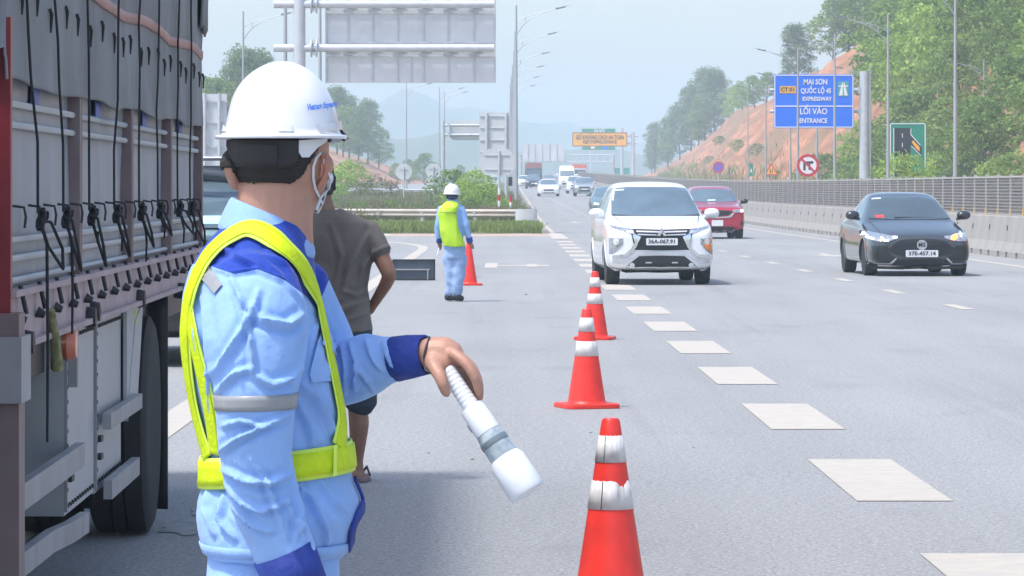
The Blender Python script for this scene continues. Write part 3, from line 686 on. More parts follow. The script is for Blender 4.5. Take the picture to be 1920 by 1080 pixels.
# tall board on two posts, from behind
y = 214.0; s = y / F; g0 = elev(y)
T = thing('sign_board', 'tall grey sign board seen from behind on two posts in the gore shrubs', 'road sign', (P(927, 0, y).x, y, g0)); X0 = T.location.x
b = MB(); b.box((0, .12, (zz(210) + zz(327)) / 2), (xx(955.5) - xx(899), .05, zz(210) - zz(327))); obj('panel', b.mesh('panel'), M_SIGNBACK, T)
for px in (912.5, 949): pole(T, xx(px), 0, -.3, zz(212), 3 * s)
for py in (218, 240, 263, 285, 307): b = MB(); b.box((0, .07, zz(py)), (xx(954) - xx(900), .05, .05)); obj('cross_rail', b.mesh('cross_rail'), M_GALV, T)
b = MB(); b.box((xx(957), .1, zz(340)), (.22, .3, .5)); obj('control_box', b.mesh('control_box'), M_BLACK, T)
y = 172.0; s = y / F; g0 = elev(y); c = P(932.5, 304, y)
T = thing('sign_board', 'grey octagonal sign back on a red and white banded post', 'road sign', (P(936, 0, y).x, y, g0)); X0 = T.location.x
b = MB(); hw, hh, k = 33 * s, 24.5 * s, 12 * s
b.prism([(-hw, -hh + k), (-hw + k, -hh), (hw - k, -hh), (hw, -hh + k), (hw, hh - k), (hw - k, hh), (-hw + k, hh), (-hw, hh - k)], .06, .10); obj('panel', b.mesh('panel'), M_SIGNBACK, T, (c.x - X0, 0, c.z - g0))
for dz in (-.9, .8): b = MB(); b.box((c.x - X0, .05, c.z - g0 + dz * .38), (1.1, .04, .05)); obj('cross_rail', b.mesh('cross_rail'), M_GALV, T)
pole(T, 0, 0, 1.55, c.z - g0 + .5, .055); banded(T, 0, -.1, 1.55, .06, 6)
y = 168.0; T = thing('marker_post', 'short red and white banded post at the foot of the lamp row', 'marker post', (P(957.5, 0, y).x, y, elev(y))); banded(T, 0, -.2, 1.25, .06, 5)
for px, py, rr, nm in ((757, 322, 15.5, 'round grey sign back by the lone ramp lamp'), (812.5, 320.5, 14.5, 'round grey sign back left of the lamp pair above the shrubs')):
    y = 245.0; s = y / F; g0 = elev(y); c = P(px, py, y); T = thing('round_sign', nm, 'road sign', (c.x, y, g0))
    b = MB(); b.prism(circ(rr * s), .04, .07); obj('disc', b.mesh('disc'), M_SIGNBACK, T, (0, 0, c.z - g0)); pole(T, 0, 0, .6, c.z - g0 + .3, .045)
    banded(T, 0, -.2, .6, .05, 3)
    b = MB(); b.box((0, 0, 0), (.5, .05, .05)); obj('bracket', b.mesh('bracket'), M_GALV, T, (0, .03, c.z - g0 + .15))
# sign back left of the helmet
y = 176.0; s = y / F; g0 = elev(y); X0 = P(408, 0, y).x
T = thing('sign_board', 'narrow grey sign back between the truck and the white helmet', 'road sign', (X0, y, g0))
def zz(py): return EYE - (py - HY) * s - g0
def xx(px): return (px - CX) * s - X0
b = MB(); b.box((xx(385), .2, (zz(176) + zz(330)) / 2), (1.9, .05, zz(176) - zz(330))); obj('panel', b.mesh('panel'), M_SIGNBACK, T)
for px in (384, 411): pole(T, xx(px), 0, -.3, zz(176), 3.5 * s)
for py in (190, 230, 275): b = MB(); b.box((xx(390), .12, zz(py)), (1.7, .06, .07)); obj('cross_rail', b.mesh('cross_rail'), M_GALV, T)
# lattice gantry far down the road
y = 560.0; s = y / F; g0 = elev(y); X0 = P(976, 0, y).x
T = thing('sign_gantry', 'pale lattice gantry with a grey sign back spanning the far road', 'gantry', (X0, y, g0))
b = MB(); b.box(((xx(980) + xx(1058)) / 2, -.8, (zz(269) + zz(303)) / 2), (78 * s, .1, 34 * s)); obj('panel', b.mesh('panel'), M_SIGNBACK, T)
for px in (990, 1003, 1016, 1030, 1044): b = MB(); b.box((xx(px), -.9, (zz(269) + zz(303)) / 2), (.1, .1, 33 * s)); obj('stiffener', b.mesh('stiffener'), M_GALV, T)
b = MB()
z0, z1 = zz(303), zz(290)
for dy in (-.5, .5):
    for z in (z0, z1): b.tube([(xx(975), dy, z), (xx(1151), dy, z)], .07, 6)
    n = 26
    for k in range(n):
        xa, xb_ = xx(975) + (xx(1151) - xx(975)) * k / n, xx(975) + (xx(1151) - xx(975)) * (k + 1) / n
        b.tube([(xa, dy, z0 if k % 2 else z1), (xb_, dy, z1 if k % 2 else z0)], .045, 5)
obj('truss', b.mesh('truss'), M_GALV, T)
pole(T, 0, 0, -.3, zz(289), .2); pole(T, xx(1150), 0, -.3, zz(289), .2)
# thin mast on the skyline
y = 1150.0; g0 = elev(y); T = thing('radio_mast', 'hair-thin radio mast rising above the orange sign', 'mast', (P(1107, 0, y).x, y, g0))
pole(T, 0, 0, -.3, P(0, 208, y).z - g0, .22, .08, n=6)
b = MB(); [b.tube([(0, 0, 12 - k), (.5, 0, 12.4 - k)], .05, 4) for k in range(2)]; obj('aerial', b.mesh('aerial'), M_GALV, T)
# ------------------------------------------------------------------ trees and shrubs
M_BARK = mat('bark', (.10, .075, .055), .9, var=.3, scale=3)
LM = [leafmat('leaves_mid', (.09, .17, .035), (.33, .45, .12)), leafmat('leaves_bright', (.17, .30, .04), (.48, .62, .15)), leafmat('leaves_dull', (.10, .17, .07), (.28, .37, .16)),
      leafmat('leaves_dry', (.10, .085, .05), (.22, .18, .10), .2)]
def leaf_cloud(rng, clumps, per, size):
    """leaf quads on the skin of many small clumps"""
    V = []
    for (c, r) in clumps:
        n = max(6, int(per * (r ** 1.5)))
        d = rng.normal(size=(n, 3)); d /= np.linalg.norm(d, axis=1)[:, None]
        d[:, 2] = np.where(d[:, 2] < -.35, -d[:, 2] * .6, d[:, 2])
        p = np.asarray(c) + d * (r * rng.uniform(.55, 1.08, (n, 1))) * np.array([1, 1, .82])
        nn = d + rng.normal(size=(n, 3)) * .55; nn /= np.linalg.norm(nn, axis=1)[:, None]
        t = np.cross(nn, rng.normal(size=(n, 3))); t /= np.linalg.norm(t, axis=1)[:, None] + 1e-9
        u = np.cross(nn, t); s = size * rng.uniform(.6, 1.35, (n, 1)); a = s * rng.uniform(.35, .6, (n, 1))
        V.append(np.stack([p - t * s * .5, p + u * a * .5 + nn * s * .05, p + t * s * .5, p - u * a * .5 + nn * s * .05], 1))
    return np.concatenate(V)
def make_tree(seed, h, cw, trunk_h, nclump, per, leaf, shape='round', thick=.13):
    rng = np.random.default_rng(seed); rr = random.Random(seed)
    b = MB(); lean = Vector((rr.uniform(-.05, .05) * h, rr.uniform(-.05, .05) * h, 0))
    stem = [Vector((0, 0, -.3)), Vector((0, 0, .2)), lean * .3 + Vector((0, 0, h * .3)), lean * .7 + Vector((0, 0, h * .6)), lean + Vector((0, 0, h * .86))]
    b.tube(stem, [thick * 1.5, thick * 1.15, thick * .8, thick * .5, thick * .15], 7)
    cl = []
    for k in range(nclump):
        u = (k + .5) / nclump
        z = trunk_h + (h - trunk_h) * (u ** .85)
        t = (z - trunk_h) / (h - trunk_h)
        wprof = {'round': math.sin(math.pi * min(1, .2 + .78 * t)) ** .6, 'tall': (1 - t) ** .55 * min(1, .35 + 2 * t), 'flat': .4 + .6 * t if t < .8 else .9, 'bush': math.sqrt(max(.02, 1 - t * t))}[shape]
        a = k * 2.399 + rr.uniform(-.5, .5); q = cw * wprof * math.sqrt(rr.uniform(.12, 1))
        c = Vector((q * math.cos(a), q * math.sin(a), z)) + lean * (z / h)
        r = (h - trunk_h) * rr.choice((.07, .10, .13, .16, .21)) * rr.uniform(.9, 1.1) if shape != 'bush' else h * rr.uniform(.16, .28)
        r = min(r, cw * .55)
        cl.append((tuple(c), r))
        if k % 3 == 0 and shape != 'bush':
            f = max(.12, (z - q * .6) / h); p0 = lean * f + Vector((0, 0, f * h * .86))
            b.tube([p0, p0.lerp(c, .5) + Vector((0, 0, -.1 * q)), c], [thick * .42, thick * .28, thick * .08], 5)
    V = leaf_cloud(rng, cl, per, leaf)
    return b.mesh('trunk', 60), quads_mesh('crown', V, len(V))
PROTO = {}
def proto(key, lm, *a, **k):
    tm, cm = make_tree(*a, **k); cm.materials.append(LM[lm]); tm.materials.append(M_BARK); PROTO[key] = (tm, cm, a[1])
proto('broad1', 0, 1, 8.0, 3.0, 1.4, 46, 105, .34)
proto('broad2', 0, 2, 8.0, 2.7, 1.2, 42, 105, .34)
proto('broad3', 1, 3, 7.0, 2.8, .9, 42, 105, .34)
proto('tall1', 2, 4, 12.0, 3.2, 1.4, 52, 120, .36, 'round', .16)
proto('tall2', 2, 5, 12.0, 2.6, 1.5, 44, 120, .36, 'round', .15)
proto('tall3', 0, 6, 11.0, 2.8, 1.0, 46, 120, .36, 'tall', .15)
proto('bush1', 1, 7, 2.2, 1.4, .25, 26, 190, .17, 'bush', .04)
proto('bush2', 0, 8, 2.0, 1.3, .2, 26, 190, .17, 'bush', .04)
proto('bush3', 3, 9, 1.8, 1.3, .15, 22, 150, .13, 'bush', .03)
proto('bush4', 2, 10, 2.0, 1.5, .2, 26, 170, .18, 'bush', .04)
NT = [0]
def tree(key, x, y, h, label, cat='tree', group=None, z=None, name=None, rz=None, sx=1.0):
    tm, cm, ph = PROTO[key]; s = h / ph
    if z is None: z = max(elev(y), hill_r(x, y) if x > 14 else (hill_l(x, y) if x < -14 and y > 330 else elev(y)))
    T = thing(name or ('tree' if cat == 'tree' else 'shrub'), label, cat, (x, y, z - .05), random.uniform(0, 6.28) if rz is None else rz, group)
    T.scale = (s * sx, s * sx, s)
    obj('trunk', tm, None, T); obj('crown', cm, None, T); NT[0] += 1; return T
rg = random.Random(21)
GF = 'trees covering the right hillside'; LF = 'leafy tree in the dense wood on the right hillside'
WN = {}
def wood_label(px, d):
    where = 'under the blue sign' if px < 1600 else 'beside the thick blue sign pole' if px < 1665 else 'behind the green road sign' if px < 1740 else 'left of the tall lamp post' if px < 1791 else 'between the tall and the small lamp post' if px < 1845 else 'by the right picture edge'
    how = 'low tree at the foot of the wood' if d < 3 else 'tree on the lower wooded slope' if d < 6 else 'tree halfway up the wooded slope' if d < 10 else 'tree high on the wooded slope' if d < 26 else 'skyline tree of the wood'
    WN[how + where] = WN.get(how + where, 0) + 1
    return how + ' ' + where
# dense wood on the right hillside
y = 196.0
while y < 352:
    for d in (1.2, 4.6, 8.2, 12.5, 18, 25):
        if y > 262 and d < 3 and rg.random() < .25: continue
        if y > 318 and d > 4: continue
        if y > 300 and 4 < d < 8 and rg.random() < .5: continue
        yy = y + rg.uniform(-3, 3); x = XB(yy) + 15.6 + d + rg.uniform(-1.2, 1.2)
        px = 960 + x * F / yy
        if px > 2010 or px < 1605 and d < 12: continue
        h = rg.uniform(5.0, 8.4) * (1.0 if d > 3 else .72)
        tree(rg.choice(['broad1', 'broad2', 'broad3', 'broad1', 'broad2', 'broad3']), x, yy, h, wood_label(px, d), group=GF, sx=rg.uniform(.95, 1.3))
    y += 8.6 + (y - 196) * .02
# bright shrubs along the foot of the wood
for k, px in enumerate([1520, 1548, 1575, 1600, 1640, 1690, 1702, 1716, 1745, 1775, 1800, 1830, 1870, 1905]):
    yy = [318, 300, 290, 282, 262, 193, 190, 195, 230, 224, 220, 214, 206, 200][k]; x = (px - CX) * yy / F
    if px < 1530: continue
    tree(['bush1', 'bush2', 'bush4'][k % 3], x, yy, (1.9, 2.9, 2.2)[k - 5] if 5 <= k <= 7 else rg.uniform(2.6, 3.9), ['rounded bright shrub', 'darker green shrub', 'pale leafy shrub'][k % 3] + ' at the foot of the wood ' + ['under the blue sign', 'beside the thick blue sign pole', 'before the green road sign', 'near the tall lamp post', 'by the right picture edge'][0 if px < 1600 else 1 if px < 1660 else 2 if px < 1740 else 3 if px < 1835 else 4], 'shrub', 'shrubs along the foot of the right wood', z=elev(yy))
# trees along the top of the cut, each one of its own shape against the sky
rid = [('tall1', 1322, 735, 13.0, 'tallest tree of the clump at the far end of the bare slope'), ('tall2', 1296, 760, 12.0, 'second tree of the ridge clump, left of the tallest'), ('tall1', 1275, 790, 10.5, 'dense tree in the middle of the far ridge clump'),
       ('tall3', 1252, 820, 10.0, 'dark tree left in the far ridge clump'), ('tall2', 1228, 860, 10.5, 'slim pale tree at the left end of the far ridge clump'), ('tall1', 1340, 710, 11.0, 'right-hand tree of the far ridge clump above the slope'), ('tall3', 1222, 900, 7.5, 'low tree at the left foot of the ridge clump'),
       ('tall3', 1310, 720, 9.0, 'shorter tree under the tallest of the ridge clump'), ('broad3', 1374, 640, 5.5, 'round bright tree by the upper edge of the bare slope'), ('broad3', 1392, 610, 5.0, 'small bright tree right of the round one on the slope edge'), ('broad2', 1415, 570, 4.6, 'little tree on the slope edge left of the blue sign'),
       ('tall1', 1496, 505, 8.2, 'lone round tree directly above the blue entrance sign'), ('broad1', 1562, 448, 7.4, 'bushy tree on the slope top right of the lone round tree'), ('tall1', 1592, 425, 8.8, 'tall tree on the ridge at the upper left of the wood'),
       ('broad2', 1626, 402, 7.5, 'tree on the slope top just left of the wood'), ('tall2', 1650, 388, 9.5, 'slender tree at the upper edge of the wood'), ('broad1', 1680, 372, 9.0, 'broad tree at the top edge of the wood, reaching the sky'), ('broad1', 1438, 545, 4.0, 'low dark tree peeping over the blue sign at its left')]
for key, px, yy, h, lb in rid:
    x = (px - CX) * yy / F; tree(key, x, yy, h, lb)
for k in range(26):
    yy = rg.uniform(330, 430); x = XB(yy) + 15.6 + rg.uniform(13, 34)
    tree(rg.choice(['broad1', 'broad2', 'tall1', 'tall3']), x, yy, rg.uniform(7, 11), wood_label(CX + x * F / yy, 30), group=GF)
for px, yy, h in ((1350, 560, 2.2), (1385, 480, 2.4), (1420, 430, 2.2), (1405, 380, 1.5), (1425, 372, 1.8), (1240, 640, 2.0), (1270, 620, 1.8), (1300, 580, 1.6), (1330, 540, 1.7), (1215, 700, 2.4), (1262, 560, 1.5), (1520, 420, 2.5), (1455, 372, 1.6)):
    x = (px - CX) * yy / F; tree(rg.choice(['bush1', 'bush4', 'bush2']), x, yy, h * .62, ('small shrub low on the red slope' if yy < 480 else 'tiny shrub far along the red slope') + (' left of the no-parking sign' if px < 1340 else ' between the no-parking sign and the blue sign' if px < 1450 else ' under the blue sign'), 'shrub', 'shrubs on the red slope', z=hill_r(x, yy) - .1, sx=1.25)
# left hill
for key, px, yy, h, lb in (('tall1', 446, 402, 11.4, 'tall tree above the narrow sign back beside the truck'), ('tall2', 482, 412, 12.0, 'second tall tree behind the white helmet, next to the thin lamp'), ('tall1', 508, 420, 10.6, 'tree rising just left of the big sign pole'), ('broad1', 398, 395, 8.4, 'rounded tree closest to the truck tarpaulin'),
                           ('broad2', 424, 405, 8.0, 'lower tree between the truck and the helmet'), ('tall1', 632, 640, 10.5, 'tree behind the right side of the helmet'), ('tall1', 655, 650, 10.0, 'bright tree right of the helmet on the left hill'), ('tall2', 690, 660, 10.5, 'leafy tree near the end of the left hill, tallest there'), ('tall3', 672, 655, 8.5, 'dark tree in the middle of the left hill clump'),
                           ('broad2', 710, 668, 6.5, 'last low tree on the shoulder of the left hill'), ('broad1', 560, 560, 10, 'tree hidden mostly behind the helmet'), ('broad2', 643, 630, 8, 'inner tree of the clump right of the helmet')):
    x = (px - CX) * yy / F; tree(key, x, yy, h, lb)
for key, px, yy, h, lb in (('broad1', 795, 640, 5.2, 'dark round tree behind the round sign backs'), ('broad2', 768, 650, 4.2, 'low tree left of the lone lamp beyond the ramp'), ('broad2', 742, 640, 3.6, 'smallest of the low trees where the left slope ends'), ('broad1', 820, 660, 3.6, 'low tree by the second round sign back'), ('broad2', 862, 720, 3.6, 'hazy low tree left of the tall sign board')):
    tree(key, (px - CX) * yy / F, yy, h, lb, z=elev(yy) - .3)
# shrubs of the gore and the ramp edge
for key, px, yy, h, lb in (('bush1', 652, 262, 2.75, 'big bright green shrub right of the mask, beyond the rail'), ('bush1', 632, 258, 2.2, 'green shrub half behind the masked face'), ('bush3', 705, 262, 1.9, 'dry brown shrub right of the big bright shrub'), ('bush3', 733, 258, 1.6, 'smaller dry brown shrub near the round sign back'), ('bush3', 676, 256, 1.5, 'brownish shrub below the bright one'),
                           ('bush1', 868, 186, 1.75, 'leafy shrub just right of the far worker'), ('bush1', 905, 180, 1.6, 'yellow-green shrub before the tall sign board'), ('bush1', 890, 205, 2.2, 'bright shrub behind the yellow-green one'), ('bush2', 850, 225, 2.3, 'green shrub behind the far worker helmet'), ('bush2', 930, 190, 1.3, 'small shrub at the banded post'),
                           ('bush1', 945, 176, 1.0, 'little shrub between the two banded posts'), ('bush2', 880, 172, 1.1, 'low shrub behind the cream rail right of the worker')):
    tree(key, (px - CX) * yy / F, yy, h, lb, 'shrub', z=elev(yy))
for k in range(26):
    px = 615 + k * 8.6 + rg.uniform(-4, 4); yy = rg.uniform(168, 205)
    tree(['bush3', 'bush2', 'bush4'][k % 3], (px - CX) * yy / F, yy, rg.uniform(.6, 1.0), ('low brown scrub' if k % 3 == 0 else 'low green scrub' if k % 3 == 1 else 'pale low scrub') + (' behind the cream rail near the masked face' if px < 690 else ' behind the cream rail left of the far worker' if px < 825 else ' behind the cream rail next to the far worker'), 'shrub', 'low scrub in the gore', z=elev(yy))
# grass: blades in one object
def grass(name, n, fxy, hmin, hmax, m, seed):
    r = np.random.default_rng(seed); q = np.array([fxy(r) for _ in range(n)])
    h = r.uniform(hmin, hmax, n); a = r.uniform(0, math.pi, n); w_ = r.uniform(.012, .03, n) * (1 + h * 1.5)
    l = r.normal(size=(n, 2)) * h[:, None] * .4; z0 = np.zeros(n)
    d = np.stack([np.cos(a) * w_, np.sin(a) * w_, z0], 1); t = np.stack([l[:, 0], l[:, 1], h], 1)
    V = np.stack([q - d, q + d, q + t * .98 + d * .3, q + t - d * .3], 1)
    return obj(name, quads_mesh(name, V, n), m, kind='stuff')
def gore_pt(r):
    x = r.uniform(-15, 1.0); y0 = GORE_FRONT(x) + .2; yy = y0 + abs(r.normal()) * 7
    return x, yy, elev(yy)
grass('grass', 32000, gore_pt, .10, .42, leafmat('grass_blades', (.14, .22, .05), (.38, .44, .14)), 3)
def gore_pt2(r):
    yy = NOSE + 14 + 150 * r.uniform() ** 1.5; x = r.uniform(RR(yy) + .6, XL(yy) - .7); return x, yy, elev(yy) + .1
grass('tall_grass', 30000, gore_pt2, .25, .75, leafmat('scrub_blades', (.13, .15, .07), (.32, .30, .16)), 4)
def verge_pt(r):
    yy = r.uniform(210, 760); x = XB(yy) + 13.0 + abs(r.normal()) * 2.0; return x, yy, max(elev(yy), hill_r(x, yy))
grass('verge_grass', 14000, verge_pt, .3, 1.1, leafmat('verge_blades', (.09, .16, .04), (.24, .32, .10)), 5)
def wood_pt(r):
    yy = r.uniform(175, 322); x = XB(yy) + 15.6 + r.uniform(0 if yy < 285 else 9, 34); return x, yy, hill_r(x, yy) + r.uniform(0, .7)
q = np.random.default_rng(12); pts = np.array([wood_pt(q) for _ in range(16000)]); nn = q.normal(size=(16000, 3)) + np.array([-.4, -.6, .8]); nn /= np.linalg.norm(nn, axis=1)[:, None]
tt = np.cross(nn, q.normal(size=(16000, 3))); tt /= np.linalg.norm(tt, axis=1)[:, None]; uu = np.cross(nn, tt); sz = q.uniform(.18, .5, (16000, 1))
obj('undergrowth', quads_mesh('undergrowth', np.stack([pts - tt * sz * .5, pts + uu * sz * .3, pts + tt * sz * .5, pts - uu * sz * .3], 1), 16000), LM[0], kind='stuff')
def rail_pt(r):
    yy = r.uniform(330, 480); x = r.uniform(-30, -14) - (0); return x, yy, max(elev(yy), hill_l(x, yy))
grass('bank_grass', 8000, rail_pt, .3, .9, leafmat('scrub_blades', (.09, .11, .045), (.22, .22, .10)), 6)
# ------------------------------------------------------------------ cars
def paint(name, col, metal=0.0, rough=.22): return mat(name, col, rough, metal=metal, var=.03, scale=2, coat=.8)
P_WHITE = paint('white_paint', (.74, .76, .78)); P_GREY = paint('dark_grey_paint', (.048, .057, .065), .3, .16); P_RED = paint('red_paint', (.42, .016, .05), .2)
P_SILVER = paint('silver_paint', (.42, .45, .48), .5); P_DARK = paint('dark_blue_paint', (.05, .075, .10)); P_BLACK = paint('black_paint', (.012, .013, .015)); P_MAROON = paint('faded_red_paint', (.36, .12, .12)); P_TEAL = paint('teal_paint', (.10, .17, .18))
M_GLASS = mat('car_glass', (.105, .155, .19), .06, var=.14, scale=2, spec=1.0)
M_GLASSD = mat('dark_car_glass', (.06, .085, .10), .06, var=.14, scale=2, spec=1.0)
M_CHROME = mat('chrome', (.75, .77, .80), .18, metal=1.0, var=.05)
M_SILV = mat('silver_trim', (.55, .57, .60), .35, metal=.5)
M_GRILLE = mat('grille_black', (.010, .011, .014), .45, var=.3, scale=60)
M_GLOSSBLK = mat('gloss_black', (.010, .011, .013), .3, coat=.3)
M_LENS = mat('lamp_lens', (.30, .33, .37), .12, metal=.3, var=.5, scale=30, coat=1)
M_LENSW = mat('lamp_white', (.75, .78, .82), .15, coat=1)
M_DRL = mat('daylight_lamp', (.95, .97, 1.0), .3, emit=1.6)
M_AMBER = mat('amber_lamp', (.75, .22, .03), .25, coat=1)
M_AMBERLIT = mat('amber_lamp_lit', (1.0, .28, .04), .3, emit=3.0)
M_PLATE = mat('number_plate', (.70, .71, .72), .45, var=.04)
M_RIM = mat('wheel_rim', (.30, .31, .33), .35, metal=.8)
def section(zb, zbelt, ztop, wl, wb, wt):
    g = ztop - zbelt; d = min(.08, g * .5)
    h = [(0, zb), (.7 * wl, zb), (.94 * wl, zb + .03), (wl, zb + .14), (wl, zb + .55 * (zbelt - zb)), (wb + .55 * (wl - wb), zbelt - min(.09, .2 * (zbelt - zb))), (wb, zbelt),
         (wb + .5 * (wt - wb), zbelt + .52 * (g - d)), (wt, ztop - d), (wt * .86, ztop - .25 * d), (wt * .45, ztop), (0, ztop + .004)]
    return h + [(-x, z) for x, z in h[-2:0:-1]]
def car_shell(st, levels=2):
    b = MB(); ys = [s[0] for s in st]; rs = []
    for s in st: rs.append([(x, s[0], z) for x, z in section(*s[1:])])
    b.rings(rs); me = b.mesh('body', 40); o = bpy.data.objects.new('tmp', me); COL.objects.link(o)
    md = o.modifiers.new('s', 'SUBSURF'); md.levels = levels; md.render_levels = levels
    dg = bpy.context.evaluated_depsgraph_get(); m2 = bpy.data.meshes.new_from_object(o.evaluated_get(dg)); bpy.data.objects.remove(o)
    m2.polygons.foreach_set('use_smooth', [True] * len(m2.polygons)); m2.set_sharp_from_angle(angle=math.radians(50)); m2.name = 'body'
    bm = bmesh.new(); bm.from_mesh(m2); tree_ = BVHTree.FromBMesh(bm); bm.free(); return m2, tree_
def decal(bvh, poly, axis, off=.008, cuts=3, thick=.012):
    """a thin panel laid on the shell: polygon (u,v) seen along the axis: front (x,z) or side (y,z)"""
    bm = bmesh.new(); vs = [bm.verts.new((p[0], 0, p[1])) for p in poly]; bm.faces.new(vs)
    bmesh.ops.triangulate(bm, faces=bm.faces)
    L = max(max(p[0] for p in poly) - min(p[0] for p in poly), max(p[1] for p in poly) - min(p[1] for p in poly))
    for _ in range(cuts):
        es = [e for e in bm.edges if e.calc_length() > max(.045, L / 20)]
        if not es: break
        bmesh.ops.subdivide_edges(bm, edges=es, cuts=1); bmesh.ops.triangulate(bm, faces=bm.faces)
    dirs = {'front': Vector((0, 1, 0)), 'left': Vector((1, 0, 0)), 'right': Vector((-1, 0, 0)), 'back': Vector((0, -1, 0))}[axis]
    miss = []; hits = []
    for v in bm.verts:
        u, w_ = v.co.x, v.co.z
        o = Vector((u, -3, w_)) if axis == 'front' else Vector((u, 9, w_)) if axis == 'back' else Vector((-3 if axis == 'left' else 3, u, w_))
        h = bvh.ray_cast(o, dirs)
        if h[0] is None: miss.append((v, o))
        else: hits.append(h[0].dot(dirs)); v.co = h[0] - dirs * off
    for v, o in miss:
        best = min((q for q in bm.verts if q not in [m[0] for m in miss]), key=lambda q: (q.co - dirs * q.co.dot(dirs) - (o - dirs * o.dot(dirs))).length, default=None)
        if best is not None: v.co = (o - dirs * o.dot(dirs)) + dirs * best.co.dot(dirs)
    ex = bmesh.ops.extrude_face_region(bm, geom=bm.faces[:])
    for e in ex['geom']:
        if isinstance(e, bmesh.types.BMVert): e.co += dirs * thick
    bmesh.ops.recalc_face_normals(bm, faces=bm.faces)
    me = bpy.data.meshes.new('panel'); bm.to_mesh(me); bm.free()
    me.polygons.foreach_set('use_smooth', [True] * len(me.polygons)); me.set_sharp_from_angle(angle=math.radians(40)); return me
def mirror(poly): return [(-p[0], p[1]) for p in poly][::-1]
def wheel(T, x, y, r, w_, name='wheel'):
    W = bpy.data.objects.new(name, None); COL.objects.link(W); W.parent = T; W.location = (x, y, r)
    b = MB(); b.lathe([(r * .62, -w_ / 2), (r * .95, -w_ / 2), (r, -w_ * .34), (r, w_ * .34), (r * .95, w_ / 2), (r * .62, w_ / 2)], 28, axis='x'); obj('tyre', b.mesh('tyre', 40), M_RUBBER, W)
    b = MB(); s = 1 if x > 0 else -1
    b.lathe([(r * .64, -w_ * .3), (r * .64, w_ * .3)], 24, axis='x')
    for k in range(5):
        a = k * 2 * math.pi / 5; R = Matrix.Rotation(a, 4, 'X'); b.box(R @ Vector((s * w_ * .38, 0, r * .32)), (.03, r * .16, r * .6), R)
    b.lathe([(0, w_ * .34), (r * .14, w_ * .34), (r * .14, w_ * .46), (0, w_ * .46)] if s > 0 else [(0, -w_ * .46), (r * .14, -w_ * .46), (r * .14, -w_ * .34), (0, -w_ * .34)], 12, axis='x')
    me = b.mesh('rim', 40); obj('rim', me, M_RIM, W)
def plate(T, bvh, cx, cz, w_, h_, txt=None, col=None):
    h = bvh.ray_cast(Vector((cx, -3, cz)), Vector((0, 1, 0))); y = (h[0].y if h[0] else 0) - .035
    b = MB(); b.prism(rrect(w_, h_, .015), -.008, .008); o = obj('number_plate', b.mesh('number_plate'), col or M_PLATE, T, (cx, y, cz))
    if txt: obj('lettering', text_me(txt, h_ * .8, ext=.002, width=w_ * .84, bold=.002), M_BLK, o, (0, -.011, 0))
    return o
def mirrors(T, m, x, y, z, s=1.0):
    for sg in (-1, 1):
        b = MB(); b.tube([(sg * (x - .14), y + .02, z - .05), (sg * (x - .02), y + .01, z - .02)], [.03, .035], 8)
        rings = []
        for t, k in ((-1, .35), (-.8, .8), (-.3, 1), (.3, 1), (.8, .75), (1, .3)):
            rings.append([(sg * x + sg * t * .125 * s, y + .09 * s * k * math.cos(a), z + .085 * s * k * math.sin(a) + .02) for a in np.linspace(0, 2 * math.pi, 13)[:-1]])
        b.rings(rings); obj('mirror', b.mesh('mirror', 50), m, T)
